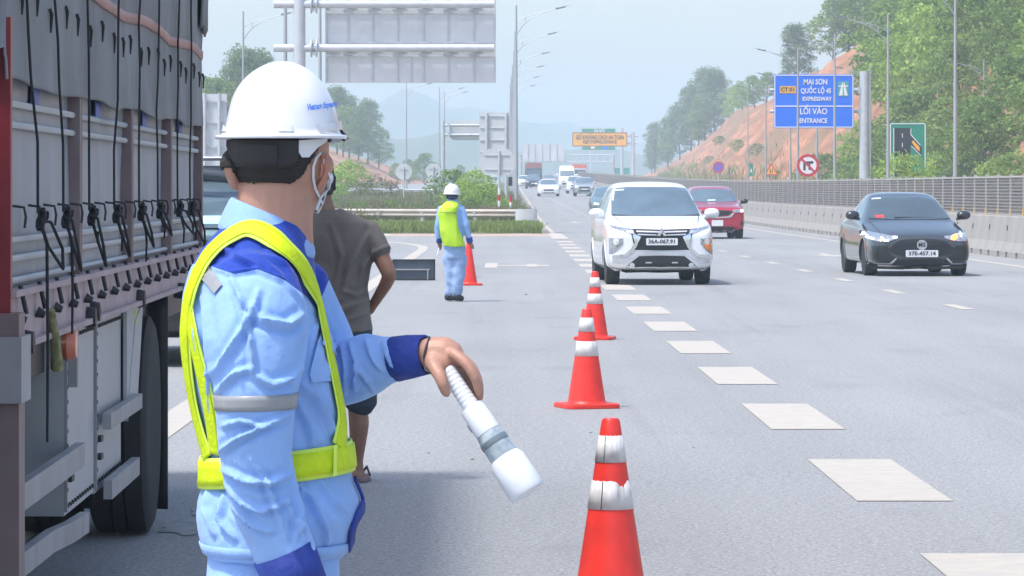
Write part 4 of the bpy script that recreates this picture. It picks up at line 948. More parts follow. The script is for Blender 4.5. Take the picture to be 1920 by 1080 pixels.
ST = {
 'mpv': [(0, .33, .80, .84, .66, .64, .56), (.05, .28, .86, .92, .80, .77, .66), (.16, .25, .92, .985, .865, .83, .71), (.45, .23, .985, 1.06, .895, .86, .745), (.95, .23, 1.05, 1.14, .90, .865, .765), (1.15, .23, 1.06, 1.20, .90, .866, .755), (1.95, .23, 1.08, 1.63, .90, .86, .665),
         (2.3, .23, 1.08, 1.70, .90, .86, .645), (3.0, .23, 1.09, 1.72, .90, .86, .64), (3.9, .25, 1.10, 1.69, .89, .85, .62), (4.35, .3, 1.10, 1.58, .86, .82, .58), (4.5, .36, 1.02, 1.20, .80, .77, .6), (4.55, .42, .95, 1.0, .74, .70, .6)],
 'sedan': [(0, .27, .60, .64, .68, .64, .54), (.05, .22, .66, .715, .83, .79, .66), (.18, .19, .71, .775, .91, .86, .72), (.5, .18, .78, .86, .95, .90, .77), (1.15, .18, .89, .99, .965, .92, .80), (1.38, .18, .92, 1.05, .965, .92, .785), (2.2, .18, .96, 1.46, .965, .91, .655),
           (2.6, .18, .97, 1.535, .965, .905, .635), (3.1, .18, .98, 1.53, .965, .905, .625), (3.7, .2, .99, 1.36, .955, .9, .62), (4.3, .24, .98, 1.10, .93, .88, .66), (4.6, .3, .92, .99, .86, .82, .66), (4.66, .38, .84, .90, .78, .74, .62)],
 'suv': [(0, .36, .84, .88, .70, .68, .60), (.05, .3, .90, .95, .82, .79, .70), (.16, .26, .95, 1.01, .875, .845, .74), (.5, .24, 1.0, 1.07, .905, .87, .77), (1.1, .24, 1.05, 1.14, .91, .875, .785), (1.3, .24, 1.07, 1.20, .91, .87, .775), (1.95, .24, 1.09, 1.60, .91, .865, .69),
         (2.4, .24, 1.1, 1.68, .91, .865, .665), (3.6, .26, 1.12, 1.665, .90, .86, .65), (4.05, .3, 1.12, 1.5, .875, .83, .62), (4.25, .38, 1.0, 1.1, .8, .78, .62), (4.3, .44, .95, 1.0, .74, .7, .6)],
 'van': [(0, .38, .95, 1.0, .82, .8, .7), (.06, .3, 1.05, 1.12, .93, .9, .8), (.3, .27, 1.2, 1.3, .99, .96, .86), (.7, .27, 1.35, 1.5, 1.0, .97, .87), (1.25, .27, 1.4, 2.15, 1.0, .97, .85), (1.6, .27, 1.4, 2.6, 1.0, .97, .82), (2.0, .27, 1.4, 2.72, 1.0, .97, .82), (5.3, .3, 1.4, 2.72, 1.0, .97, .82), (5.5, .4, 1.35, 2.6, .97, .94, .8)],
}
SPEC = {  # windscreen (x,z), side glass (y,z), wheel (y front, y rear, radius), mirror
 'mpv': ([(-.745, 1.165), (-.66, 1.60), (-.4, 1.625), (.4, 1.625), (.66, 1.60), (.745, 1.165), (.4, 1.145), (-.4, 1.145)], [[(1.55, 1.14), (2.15, 1.56), (2.55, 1.57), (2.55, 1.14)], [(2.62, 1.14), (2.62, 1.57), (3.4, 1.56), (3.45, 1.15)], [(3.52, 1.15), (3.48, 1.56), (4.05, 1.5), (4.2, 1.2)]], (.88, 3.66, .33), (.975, 1.42, 1.16)),
 'sedan': ([(-.76, 1.05), (-.645, 1.41), (-.35, 1.455), (.35, 1.455), (.645, 1.41), (.76, 1.05), (.4, 1.03), (-.4, 1.03)], [[(1.75, 1.0), (2.35, 1.40), (2.75, 1.43), (2.75, 1.0)], [(2.82, 1.0), (2.82, 1.43), (3.4, 1.38), (3.75, 1.06)]], (.92, 3.62, .335), (1.04, 1.62, 1.08)),
 'suv': ([(-.75, 1.19), (-.675, 1.55), (-.4, 1.585), (.4, 1.585), (.675, 1.55), (.75, 1.19), (.4, 1.165), (-.4, 1.165)], [[(1.65, 1.15), (2.1, 1.52), (2.5, 1.55), (2.5, 1.15)], [(2.57, 1.15), (2.57, 1.55), (3.5, 1.52), (3.6, 1.18)]], (.85, 3.45, .35), (1.0, 1.5, 1.17)),
 'van': ([(-.8, 1.5), (-.78, 2.1), (.78, 2.1), (.8, 1.5)], [[(1.1, 1.45), (1.4, 2.0), (2.1, 2.05), (2.1, 1.45)]], (.95, 4.4, .36), (1.12, 1.1, 1.6)),
}
SHELLS = {}
def car(style, label, cat, loc, rz, m, name='car', scale=1.0, front=(), plate_at=None, txt=None, mirror_mat=None, group=None, kind_detail=True):
    if style not in SHELLS: SHELLS[style] = car_shell(ST[style])
    me, bvh = SHELLS[style]
    T = thing(name, label, cat, loc, rz, group); T.scale = (scale,) * 3
    o = obj('body', me.copy(), m, T)
    ws, sides, (yf, yr_, r), (mx_, my, mz) = SPEC[style]
    obj('windscreen', decal(bvh, ws, 'front', .022, 6, .03), M_GLASSD if m is P_GREY else M_GLASS, T)
    for s in ('left', 'right'):
        for p in sides: obj('side_window', decal(bvh, p, s, .004, 2), M_GLASS, T)
        for y in (yf, yr_):
            an = np.linspace(math.radians(-14), math.radians(194), 16)
            arch = [(y + r * 1.27 * math.cos(a), r + r * 1.27 * math.sin(a)) for a in an] + [(y + r * 1.04 * math.cos(a), r + r * 1.04 * math.sin(a)) for a in an[::-1]]
            obj('wheel_arch', decal(bvh, arch, s, .008, 2, .05), M_BLACK if style == 'suv' else m, T)
    bm = bmesh.new(); bm.from_mesh(o.data)
    cut = [f for f in bm.faces if abs(f.calc_center_median().x) > .55 and any((Vector((f.calc_center_median().y - y, f.calc_center_median().z - r))).length < r * 1.15 for y in (yf, yr_))]
    bmesh.ops.delete(bm, geom=cut, context='FACES'); bm.to_mesh(o.data); bm.free()
    LL = ST[style][-1][0]; b = MB(); b.box((0, LL / 2, .42), (1.18, LL - .7, .36)); obj('underbody', b.mesh('underbody'), M_BLACK, T)
    lw = max(s[4] for s in ST[style])
    for y in (yf, yr_):
        for sg in (-1, 1): wheel(T, sg * (lw - .145), y, r, .22)
    mirrors(T, mirror_mat or m, mx_, my, mz, 1.0 if style != 'van' else 1.4)
    for (nm, mm, poly, mir, off) in front:
        obj(nm, decal(bvh, poly, 'front', off), mm, T)
        if mir: obj(nm, decal(bvh, mirror(poly), 'front', off), mm, T)
    if plate_at: plate(T, bvh, *plate_at, txt=txt)
    return T, bvh
def head(ax, ay): return math.atan2(-ax, ay)      # rz so that local +y (rearwards) points along (ax, ay)
# --- white people carrier, front detail measured in the photograph's front view
def xq(*pts): return [((x - 735) / 506.0, (965 - y) / 506.0) for x, y in pts]
def circ2(cx, cz, r, n=16): return [(cx + r * math.cos(2 * math.pi * k / n), cz + r * math.sin(2 * math.pi * k / n)) for k in range(n)]
front = [
 ('lower_grille', M_BLACK, xq((400, 850), (470, 780), (545, 722), (735, 718), (925, 722), (1000, 780), (1070, 850), (1010, 868), (860, 860), (735, 868), (610, 860), (460, 868)), False, .006),
 ('bumper_trim', M_SILV, xq((300, 740), (420, 738), (520, 678), (735, 676), (950, 678), (1050, 738), (1165, 740), (1165, 775), (1060, 790), (940, 716), (735, 712), (530, 716), (410, 790), (305, 775)), False, .012),
 ('grille', M_GRILLE, xq((470, 492), (735, 500), (1000, 492), (960, 545), (925, 556), (960, 670), (735, 674), (510, 670), (545, 556), (510, 545)), False, .008),
 ('grille_bar', M_SILV, xq((520, 508), (735, 514), (950, 508), (944, 520), (735, 527), (526, 520)), False, .022), ('grille_bar', M_SILV, xq((530, 534), (690, 540), (690, 550), (536, 546)), True, .022),
 ('chrome_fang', M_CHROME, xq((505, 535), (560, 560), (520, 650), (440, 728), (320, 728), (330, 712), (425, 706), (500, 640), (530, 570), (490, 545)), True, .022),
 ('running_lamp', M_LENS, xq((302, 455), (350, 470), (445, 490), (440, 522), (345, 492), (305, 478)), True, .010),
 ('chrome_tip', M_CHROME, xq((435, 488), (490, 492), (510, 540), (480, 532), (440, 520)), True, .014),
 ('headlight', M_LENS, xq((300, 570), (412, 575), (408, 620), (385, 650), (330, 700), (300, 708)), True, .012),
 ('headlight_bowl', M_CHROME, [(p[0], p[1]) for p in circ2((352 - 735) / 506., (965 - 602) / 506., .055)], True, .024),
 ('fog_lamp', M_LENSW, circ2((487 - 735) / 506., (965 - 800) / 506., .045), True, .02),
 ('skid_trim', M_SILV, xq((600, 770), (650, 770), (650, 782), (600, 782)), True, .012),
]
T, bv = car('mpv', 'white people carrier with dark grille, nearest car in the running lane', 'car', (2.47, 64.2, 0), head(-.052, 1), P_WHITE, front=front, plate_at=(0, (965 - 601) / 506., .52, .115), txt='36A-067.91')
obj('turn_signal', decal(bv, xq((1085, 622), (1160, 622), (1160, 690), (1110, 662)), 'front', .026), M_AMBER, T)
b = MB(); k = .052; cz = (965 - 528) / 506.
def rhomb(a): 
    c, s = math.cos(a), math.sin(a); u = Vector((c, s)); v = Vector((-s, c)); return [(0, 0), *[(q.x, q.y) for q in (u * k + v * k * .55, u * 2 * k * .95, u * k - v * k * .55)]]
for a in (90, 210, 330): b.prism([(p[0], p[1] + cz) for p in rhomb(math.radians(a))], -.012, .012)
hy = bv.ray_cast(Vector((0, -3, cz)), Vector((0, 1, 0)))[0].y
obj('emblem', b.mesh('emblem'), M_CHROME, T, (0, hy - .03, 0))
obj('sticker', decal(bv, [(-.62, 1.555), (-.62, 1.58), (-.47, 1.59), (-.47, 1.565)], 'front', .034), mat('pale_sticker', (.5, .6, .66), .5), T)
for sg in (-1, 1):
    b = MB(); b.tube([(sg * .35, 1.12, 1.185), (sg * .02, 1.05, 1.165)], .008, 5); obj('wiper', b.mesh('wiper'), M_BLACK, T)
for sg in (-1, 1):
    obj('panel_gap', decal(bv, [(sg * q[0], q[1]) for q in ((.60, .985), (.612, .985), (.722, 1.135), (.71, 1.135))], 'front', .004), M_BLACK, T)
obj('cowl', decal(bv, [(-.74, 1.14), (.74, 1.14), (.74, 1.168), (-.74, 1.168)], 'front', .012, 6), M_BLACK, T)
# --- dark grey saloon
def gq(*pts): return [((x - 1067) / 462.0, (850 - y) / 462.0) for x, y in pts]
front = [
 ('grille', M_GRILLE, gq((790, 620), (860, 560), (920, 538), (1067, 532), (1214, 538), (1274, 560), (1344, 620), (1320, 655), (1200, 690), (1067, 694), (934, 690), (814, 655)), False, .008),
 ('headlight', M_LENS, gq((612, 470), (660, 470), (790, 500), (872, 512), (868, 528), (800, 552), (700, 556), (640, 540)), True, .010),
 ('side_intake', M_GLOSSBLK, gq((640, 592), (780, 590), (792, 612), (800, 660), (850, 690), (815, 728), (650, 724)), True, .008),
 ('lower_intake', M_GRILLE, gq((860, 706), (1067, 704), (1274, 706), (1300, 738), (1067, 742), (834, 738)), False, .008),
 ('lower_lip', M_GLOSSBLK, gq((640, 762), (820, 770), (1067, 764), (1314, 770), (1494, 762), (1450, 790), (1200, 798), (1067, 788), (934, 798), (690, 790)), False, .016),
 ('lip_trim', M_SILV, gq((640, 740), (800, 738), (850, 694), (858, 700), (812, 752), (645, 750)), True, .02),
]
T, bv = car('sedan', 'dark grey saloon with glowing amber indicator beside the concrete barrier', 'car', (7.43, 70.6, 0), head(-.052, 1), P_GREY, front=front, plate_at=(0, (850 - 658) / 462., .59, .125), txt='37E-457.14', mirror_mat=P_BLACK, scale=1.0)
for p in (gq((622, 478), (640, 478), (652, 516), (678, 530), (676, 542), (646, 532), (628, 510)), gq((724, 520), (742, 516), (752, 538), (790, 546), (786, 556), (744, 552)), gq((828, 512), (866, 512), (864, 526), (836, 532))):
    obj('running_lamp', decal(bv, p, 'front', .026), M_DRL, T)
obj('turn_signal', decal(bv, gq((1318, 520), (1350, 498), (1384, 492), (1380, 520), (1352, 542), (1322, 540)), 'front', .028), M_AMBERLIT, T)
obj('running_lamp', decal(bv, gq((1400, 490), (1438, 462), (1442, 490), (1420, 520), (1400, 522)), 'front', .026), M_LENSW, T)
b = MB(); r = .095; cz = (850 - 586) / 462.; oc = [(r * math.cos(math.pi / 8 + k * math.pi / 4), r * math.sin(math.pi / 8 + k * math.pi / 4) + cz) for k in range(8)]; ic = [(p[0] * .84, (p[1] - cz) * .84 + cz) for p in oc]
ring_prism(b, oc, ic, -.014, .014); b.prism([(p[0] * .98, (p[1] - cz) * .98 + cz) for p in ic], -.002, .01)
hy = bv.ray_cast(Vector((0, -3, cz)), Vector((0, 1, 0)))[0].y; e = obj('emblem', b.mesh('emblem'), M_SILV, T, (0, hy - .03, 0)); obj('lettering', text_me('MG', .1, ext=.003, width=.125, bold=.004), M_GLOSSBLK, e, (0, -.008, cz))
obj('permit_card', decal(bv, [(-.64, 1.055), (-.64, 1.105), (-.48, 1.115), (-.48, 1.06)], 'front', .034), mat('permit_red', (.62, .06, .06), .5), T)
obj('sticker', decal(bv, [(-.60, 1.395), (-.58, 1.42), (-.42, 1.43), (-.43, 1.405)], 'front', .034), mat('pale_sticker', (.5, .6, .66), .5), T)
for sg in (-1, 1):
    obj('panel_gap', decal(bv, [(sg * q[0], q[1]) for q in ((.70, .80), (.712, .80), (.775, 1.0), (.763, 1.0))], 'front', .004), M_BLACK, T)
obj('cowl', decal(bv, [(-.76, 1.03), (.76, 1.03), (.76, 1.052), (-.76, 1.052)], 'front', .012, 6), M_BLACK, T)
b = MB(); b.tube([(-.3, 1.32, 1.065), (.45, 1.36, 1.06)], .008, 5); obj('wiper', b.mesh('wiper'), M_BLACK, T)
# --- red crossover half hidden by the white one
def rq(*pts): return [((x - 1190) / 265.0, (582 - y) / 265.0) for x, y in pts]
front = [
 ('grille', M_GRILLE, rq((1068, 348), (1190, 340), (1312, 348), (1300, 380), (1190, 392), (1080, 380)), False, .008),
 ('grille_trim', M_CHROME, rq((1060, 372), (1075, 372), (1095, 392), (1190, 398), (1285, 392), (1305, 372), (1330, 362), (1318, 392), (1290, 405), (1190, 409), (1090, 405), (1062, 392), (1050, 362)), False, .02),
 ('headlight', M_LENS, rq((1318, 340), (1370, 334), (1408, 332), (1412, 356), (1360, 362), (1325, 362)), True, .012),
 ('lower_intake', M_BLACK, rq((1050, 480), (1190, 476), (1330, 480), (1345, 505), (1190, 510), (1035, 505)), False, .01),
 ('skid_plate', M_SILV, rq((1040, 508), (1190, 514), (1340, 508), (1330, 528), (1190, 534), (1050, 528)), False, .016),
 ('side_intake', M_BLACK, rq((1385, 440), (1408, 436), (1410, 466), (1390, 472)), True, .012),
]
T, bv = car('suv', 'red crossover with one bright headlamp, half hidden behind the white people carrier', 'car', ((1345 - 960) * 123 / F, 123, 0), head(-.04, 1), P_RED, front=front, plate_at=(0, .50, .36, .19), mirror_mat=P_BLACK)
obj('running_lamp', decal(bv, rq((1385, 336), (1408, 334), (1412, 356), (1388, 358)), 'front', .026), M_DRL, T)
b = MB(); [b.box((0, -.02, .03 - .06 * k), (.2, .01, .03)) for k in range(2)]
obj('dashboard_paper', decal(bv, [(-.2, 1.2), (-.2, 1.24), (.06, 1.25), (.06, 1.21)], 'front', .034), mat('pale_sticker', (.5, .6, .66), .5), T)
# --- small far cars
def simple_front(style):
    z = {'suv': 0.0, 'sedan': -.2, 'van': .16, 'mpv': 0.0}[style]; k = {'suv': 1, 'sedan': 1, 'van': 1.08, 'mpv': 1}[style]
    q = lambda pts: [(x * k, zz_ + z) for x, zz_ in pts]
    return [('grille', M_GRILLE, q([(-.42, .68), (.42, .68), (.45, .82), (-.45, .82)]), False, .01), ('lower_intake', M_BLACK, q([(-.5, .42 - z * .4), (.5, .42 - z * .4), (.52, .56), (-.52, .56)]), False, .01),
            ('headlight', M_LENSW, q([(-.84, .76), (-.52, .74), (-.5, .84), (-.82, .90)]), True, .012)]
for (st, lb, px, y, e_off, m, nm, cat, pl) in (
    ('sedan', 'white saloon in the near lane, nearest of the distant traffic', 1029, 337, 0, P_WHITE, 'car', 'car', (0, .42, .5, .12)),
    ('suv', 'silver pickup truck with red cargo behind it, leading the distant right lane', 1096, 338, 0, P_SILVER, 'pickup_truck', 'pickup', (0, .62, .5, .12)),
    ('van', 'tall white minibus between the white saloon and the silver pickup', 1063.5, 440, 0, P_WHITE, 'minibus', 'minibus', (0, .5, .5, .12)),
    ('suv', 'dark blue pickup at the far left of the distant traffic', 1000, 452, 0, P_DARK, 'pickup_truck', 'pickup', (0, .62, .5, .12)),
    ('sedan', 'white car peeping out left of the dark blue pickup', 984, 478, 0, P_WHITE, 'car', 'car', None),
    ('sedan', 'faded red car behind the white saloon', 1029, 545, 0, P_MAROON, 'car', 'car', None),
    ('sedan', 'teal car mostly hidden behind the roof of the white people carrier', 1143, 205, 0, P_TEAL, 'car', 'car', None),
    ('suv', 'white car on the ramp showing above the gore shrubs', 920, 395, 0, P_WHITE, 'car', 'car', None)):
    T, bv = car(st, lb, cat, ((px - 960) * y / F, y, elev(y)), head(-.012 if y > 300 else -.02, 1), m, name=nm, front=simple_front(st), plate_at=pl)
# lorries behind the distant cars
def lorry(label, px, y, wd, h, col, cab):
    T = thing('lorry', label, 'lorry', ((px - CX) * y / F, y, elev(y)), head(-.01, 1))
    b = MB(); b.rings([[(x, yy, z) for x, z in rrect(wd, h - 1.0, .3, 3)] for yy in (1.9, 2.0, 7.5)]); me = b.mesh('cargo_body', 40); obj('cargo_body', me, col, T, (0, 0, 1.0 + (h - 1.0) / 2))
    b = MB(); b.rings([[(x, yy, z) for x, z in rrect(wd * .92 * k, 1.9 * k, .2, 3)] for yy, k in ((0, .94), (.08, 1), (1.8, 1))]); obj('cab', b.mesh('cab', 40), cab, T, (0, 0, 1.45))
    b = MB(); b.prism(rrect(wd * .8, .75, .1), -.03, .02); obj('windscreen', b.mesh('windscreen'), M_GLASS, T, (0, -.01, 1.8))
    b = MB(); b.box((0, 0, .75), (wd * .9, .12, .3)); obj('bumper', b.mesh('bumper'), M_BLACK, T)
    for sg in (-1, 1):
        for yy in (1.0, 5.8): wheel(T, sg * (wd / 2 - .25), yy, .48, .3)
lorry('lorry with a rounded dark red load behind the dark blue pickup', 1001, 500, 2.2, 3.1, P_MAROON, P_DARK)
lorry('orange-red box lorry behind the silver pickup', 1086, 560, 2.3, 3.0, mat('orange_box', (.62, .14, .08), .5), P_WHITE)
# white motorcycle-like small van between minibus and pickup: a narrow white three-wheeler
T, bv = car('mpv', 'white car half hidden between the minibus and the silver pickup', 'car', ((1080 - 960) * 372 / F, 372, elev(372)), head(-.012, 1), P_WHITE, front=simple_front('mpv'))
# ------------------------------------------------------------------ the lorry at the left
M_TARP = mat('tarpaulin', (.19, .198, .203), .62, spec=.22, var=.18, scale=1.1, bump=.5, bscale=5, dirt=(.30, .31, .315), dscale=1.6, damt=.5)
M_STRIPE = mat('tarp_stripe', (.36, .16, .13), .5, var=.15, scale=4)
M_FILM = mat('plastic_sheeting', (.33, .345, .365), .5, spec=.3, var=.07, scale=1.2, bump=.4, bscale=1.1, stretch=(1.5, 2.0, .5), detail=2)
M_POSTB = mat('painted_post', (.19, .135, .135), .5, var=.2, scale=3, dirt=(.2, .17, .16), dscale=6, damt=.5)
M_RAILP = mat('mauve_rail', (.42, .32, .33), .6, var=.15, scale=2, dirt=(.28, .23, .23), dscale=3, damt=.6, bump=.2, bscale=20)
M_BOXG = mat('grey_toolbox', (.42, .43, .43), .5, var=.06, scale=1.5, dirt=(.40, .39, .37), dscale=2.5, damt=.6)
M_BARG = mat('grey_guard_bar', (.31, .315, .32), .5, var=.1, scale=3, dirt=(.22, .21, .20), dscale=5, damt=.5)
M_ROPE = mat('black_rope', (.022, .022, .024), .8, var=.3, scale=30)
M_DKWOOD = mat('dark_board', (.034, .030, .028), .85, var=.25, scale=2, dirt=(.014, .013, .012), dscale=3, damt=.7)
M_REDP = mat('dark_red_post', (.22, .02, .03), .4)
TY = 16.4
TR = thing('cargo_lorry', 'stake-sided lorry with grey tarpaulin tied down by black ropes', 'lorry', (-1.39 - .0137 * TY, TY, 0), .0137)
EDG = [-4.46, -2.22, .02, 2.26, 4.5]
for i in range(4):
    b = MB(); y0, y1 = EDG[i] + .05, EDG[i + 1] - .05; n = 40; vs = []
    for j in range(n + 1):
        y = y0 + (y1 - y0) * j / n
        for k in range(9):
            z = 1.28 + .8 * k / 8
            vs.append((-.03 + .014 * noise.noise((y * 5, z * 1.2, i)) + .010 * noise.noise((y * 13, z * 3, i + 9)), y, z))
    b.add(vs, [(j * 9 + k, j * 9 + k + 1, (j + 1) * 9 + k + 1, (j + 1) * 9 + k) for j in range(n) for k in range(8)])
    p = obj('side_panel', b.mesh('side_panel', 180), M_FILM, TR)
    for z in (1.31, 1.38, 1.437, 1.80, 1.865):
        b = MB(); b.tube([(-.012, y0, z), (-.012, y1, z)], .012, 6); obj('rib', b.mesh('rib', 60), M_BOXG, p)
    for z in (1.92,):
        b = MB(); b.box((-.012, y0 + .9, z - .02), (.004, .22, .07)); obj('blue_label', b.mesh('blue_label'), mat('label_blue', (.06, .12, .40), .5), p)
for i, y in enumerate(EDG):
    b = MB(); b.box((-.02, y - .028, 1.62), (.07, .045, .76)); b.box((-.02, y + .028, 1.62), (.07, .045, .76)); b.box((-.034, y, 1.62), (.03, .1, .75)); obj('stake_post', b.mesh('stake_post'), M_POSTB, TR)
b = MB(); b.box((-.02, -4.56, 1.62), (.1, .05, 1.0)); obj('corner_post', b.mesh('corner_post'), M_REDP, TR)
b = MB(); b.box((-.01, 0, 1.19), (.06, 9.14, .185)); b.box((.022, 0, 1.113), (.05, 9.14, .02)); b.box((.022, 0, 1.278), (.05, 9.14, .02)); obj('floor_rail', b.mesh('floor_rail'), M_RAILP, TR)
for k in range(17):
    y = -4.35 + k * .545
    b = MB(); b.tube([(.025, y, 1.2), (.052, y, 1.19)], [.019, .011], 8); b.tube([(.03, y + .02, 1.30), (.05, y + .02, 1.21)], .008, 5); obj('tie_peg', b.mesh('tie_peg', 60), M_BLACK, TR)
for k in range(19):
    y = -4.2 + k * .46
    b = MB(); b.tube([(-.01, y, 1.545), (.028, y, 1.54), (.034, y, 1.51), (.030, y, 1.475)], .0045, 5); obj('hook', b.mesh('hook', 60), M_BLACK, TR)
# tarpaulin: bulges above, hangs as a loose flap below
def tarp(y, u):
    """u 0..1 from the bottom edge, up the side, over the load and down the far side"""
    pts = [(.022, 1.925), (.020, 2.02), (.020, 2.14), (.020, 2.24), (.020, 2.34), (.024, 2.46), (.022, 2.9), (-.01, 3.45), (-.10, 3.72), (-.7, 3.86), (-1.25, 3.9), (-1.8, 3.86), (-2.4, 3.72), (-2.56, 3.45), (-2.6, 2.46), (-2.55, 1.92)]
    f = u * (len(pts) - 1); i = min(int(f), len(pts) - 2); t = f - i
    x = pts[i][0] * (1 - t) + pts[i + 1][0] * t; z = pts[i][1] * (1 - t) + pts[i + 1][1] * t
    amp = .015 if z < 2.3 else .012
    x += amp * noise.noise((y * 1.3, z * 2.6, 3)) + .5 * amp * noise.noise((y * 4.2 + z * 2, z * 5, 7))
    if u < .2: z += .008 * math.sin(y * 2.9 + 1) * (1 - u / .2) + .014 * noise.noise((y * 1.7, 0, 5)) * (1 - u / .2)
    sc = abs(math.sin((y + 4.6) * math.pi / 1.12)) ** .5            # drawn in at every rope
    x += (.010 * (sc - .6)) * (1 if 2.0 < z < 3.3 and x > -.5 else .3)
    return Vector((x, y, z))
b = MB(); NU = 90; ysn = np.linspace(-4.62, 4.46, 150); vs = []
us = np.concatenate([np.linspace(0, .42, 56), np.linspace(.45, 1, 34)])
for y in ysn: vs += [tarp(y, u) for u in us]
b.add(vs, [(r * NU + i, r * NU + i + 1, (r + 1) * NU + i + 1, (r + 1) * NU + i) for r in range(len(ysn) - 1) for i in range(NU - 1)])
o = obj('tarpaulin', b.mesh('tarpaulin', 180), M_TARP, TR); md = o.modifiers.new('thick', 'SOLIDIFY'); md.thickness = .006
for y, dd in ((4.46, .05), (-4.62, -.03)):
    b = MB(); r0 = [tarp(y, u) for u in np.linspace(0.07, .93, 40)]
    r1 = [p + Vector((-.02 if p.x > -1 else .02, dd, -.01)) for p in r0]; c = Vector((-1.25, y + dd, 2.9)); vs = r0 + r1 + [c]
    b.add(vs, [(i, i + 1, 41 + i, 40 + i) for i in range(39)] + [(40 + i, 41 + i, 80) for i in range(39)]); obj('tarp_end', b.mesh('tarp_end', 60), M_TARP, TR)
# the loose upper sheet that overhangs the rear corner
b = MB(); vs = []
for j in range(14):
    t = j / 13
    for k in range(10):
        y = 4.0 + .60 * k / 9; u = .36 + (.18) * t
        p = tarp(min(y, 4.45), u); vs.append((p.x + .022 + .012 * math.sin(k * 1.3 + j * .4), y, 2.44 + 1.5 * t + .03 * math.sin(k * 2.1)))
b.add(vs, [(j * 10 + k, j * 10 + k + 1, (j + 1) * 10 + k + 1, (j + 1) * 10 + k) for j in range(13) for k in range(9)])
o = obj('tarp_flap', b.mesh('tarp_flap', 180), M_TARP, TR); md = o.modifiers.new('thick', 'SOLIDIFY'); md.thickness = .012
def on_tarp(y, z):
    lo, hi = 0.0, .5
    for _ in range(24):
        m_ = (lo + hi) / 2
        if tarp(y, m_).z < z: lo = m_
        else: hi = m_
    return tarp(y, lo)
b = MB(); vs = []
for y in np.linspace(-4.6, 4.44, 120):
    zc = 2.315 + .012 * math.sin(y * 2.2)
    for dz in (-.022, 0, .022): p = on_tarp(y, zc + dz); vs.append((p.x + .008, p.y, p.z))
b.add(vs, [(r * 3 + i, r * 3 + i + 1, (r + 1) * 3 + i + 1, (r + 1) * 3 + i) for r in range(119) for i in range(2)])
o = obj('tarp_stripe', b.mesh('tarp_stripe', 180), M_STRIPE, TR); md = o.modifiers.new('thick', 'SOLIDIFY'); md.thickness = .008
for k in range(20):
    y = -4.3 + k * .46; z = 2.19 + .02 * math.sin(k * 2.3); p = on_tarp(y, z)
    b = MB(); b.tube([(p.x + .003, y, z + .03), (p.x + .009, y, z + .01), (p.x + .006, y + .01, z - .05)], [.006, .007, .003], 5); obj('eyelet_cord', b.mesh('eyelet_cord', 60), M_ROPE, TR)
# ropes: (z where it crosses the tarp top, y' at top, y' at hook)
def yloc(px): return 1.39 * 7300 / (860 - px) - TY
rl = random.Random(5)
for i, (xt, xb) in enumerate(((20, 50), (82, 99), (148, 149), (207, 197), (246, 245), (283, 281), (320, 319), (347, 343))):
    yt, yb = yloc(xt), yloc(xb); path = []
    for z in (3.6, 3.2, 2.8, 2.5, 2.3, 2.1, 1.95):
        y = yb + (yt - yb) * min(1, (z - 1.5) / .95); p = on_tarp(y, z); path.append((p.x + .012, y, z))
    path += [(.034, yb + .012, 1.75), (.036, yb, 1.52)]
    r = obj('lashing_rope', None, None, None) if False else None
    b = MB(); b.tube(path, .0046, 6); r = obj('lashing_rope', b.mesh('lashing_rope', 60), M_ROPE, TR)
    b = MB(); q = Vector((.042, yb, 1.5)); pts = [q + Vector((.012 * math.cos(a * 2.1), .055 * math.sin(a * 1.7) + .01 * a, .032 * math.cos(a * 1.3))) for a in np.linspace(0, 9, 26)]
    b.tube(pts, .0075, 6); obj('knot', b.mesh('knot', 60), M_ROPE, r)
    L = rl.uniform(.10, .20); s = rl.choice((-1, 1))
    b = MB(); b.tube([q, q + Vector((.03, s * .06, -.01)), q + Vector((.055, s * .14 + .04, -L * .6)), q + Vector((.06, s * .10 + .05, -L)), q + Vector((.025, .03, -L * .55)), q], .0058, 6); obj('rope_loop', b.mesh('rope_loop', 60), M_ROPE, r)
    L2 = rl.uniform(.12, .36) if i not in (0, 1, 2) else (.62, .30, .0)[i] + .1
    b = MB(); b.tube([q, q + Vector((.02, .03, -.08)), q + Vector((.025, .01, -L2 * .6)), q + Vector((.02, .04, -L2))], [.0055, .0055, .005, .004], 6); obj('rope_tail', b.mesh('rope_tail', 60), M_ROPE, r)
b = MB(); b.tube([(.05, yloc(68), 1.20), (.055, yloc(73), 1.08), (.055, yloc(76), 1.0)], [.012, .018, .022], 6); obj('frayed_rope_end', b.mesh('frayed_rope_end', 60), mat('frayed_rope', (.22, .22, .10), .9, var=.4, scale=40), TR)
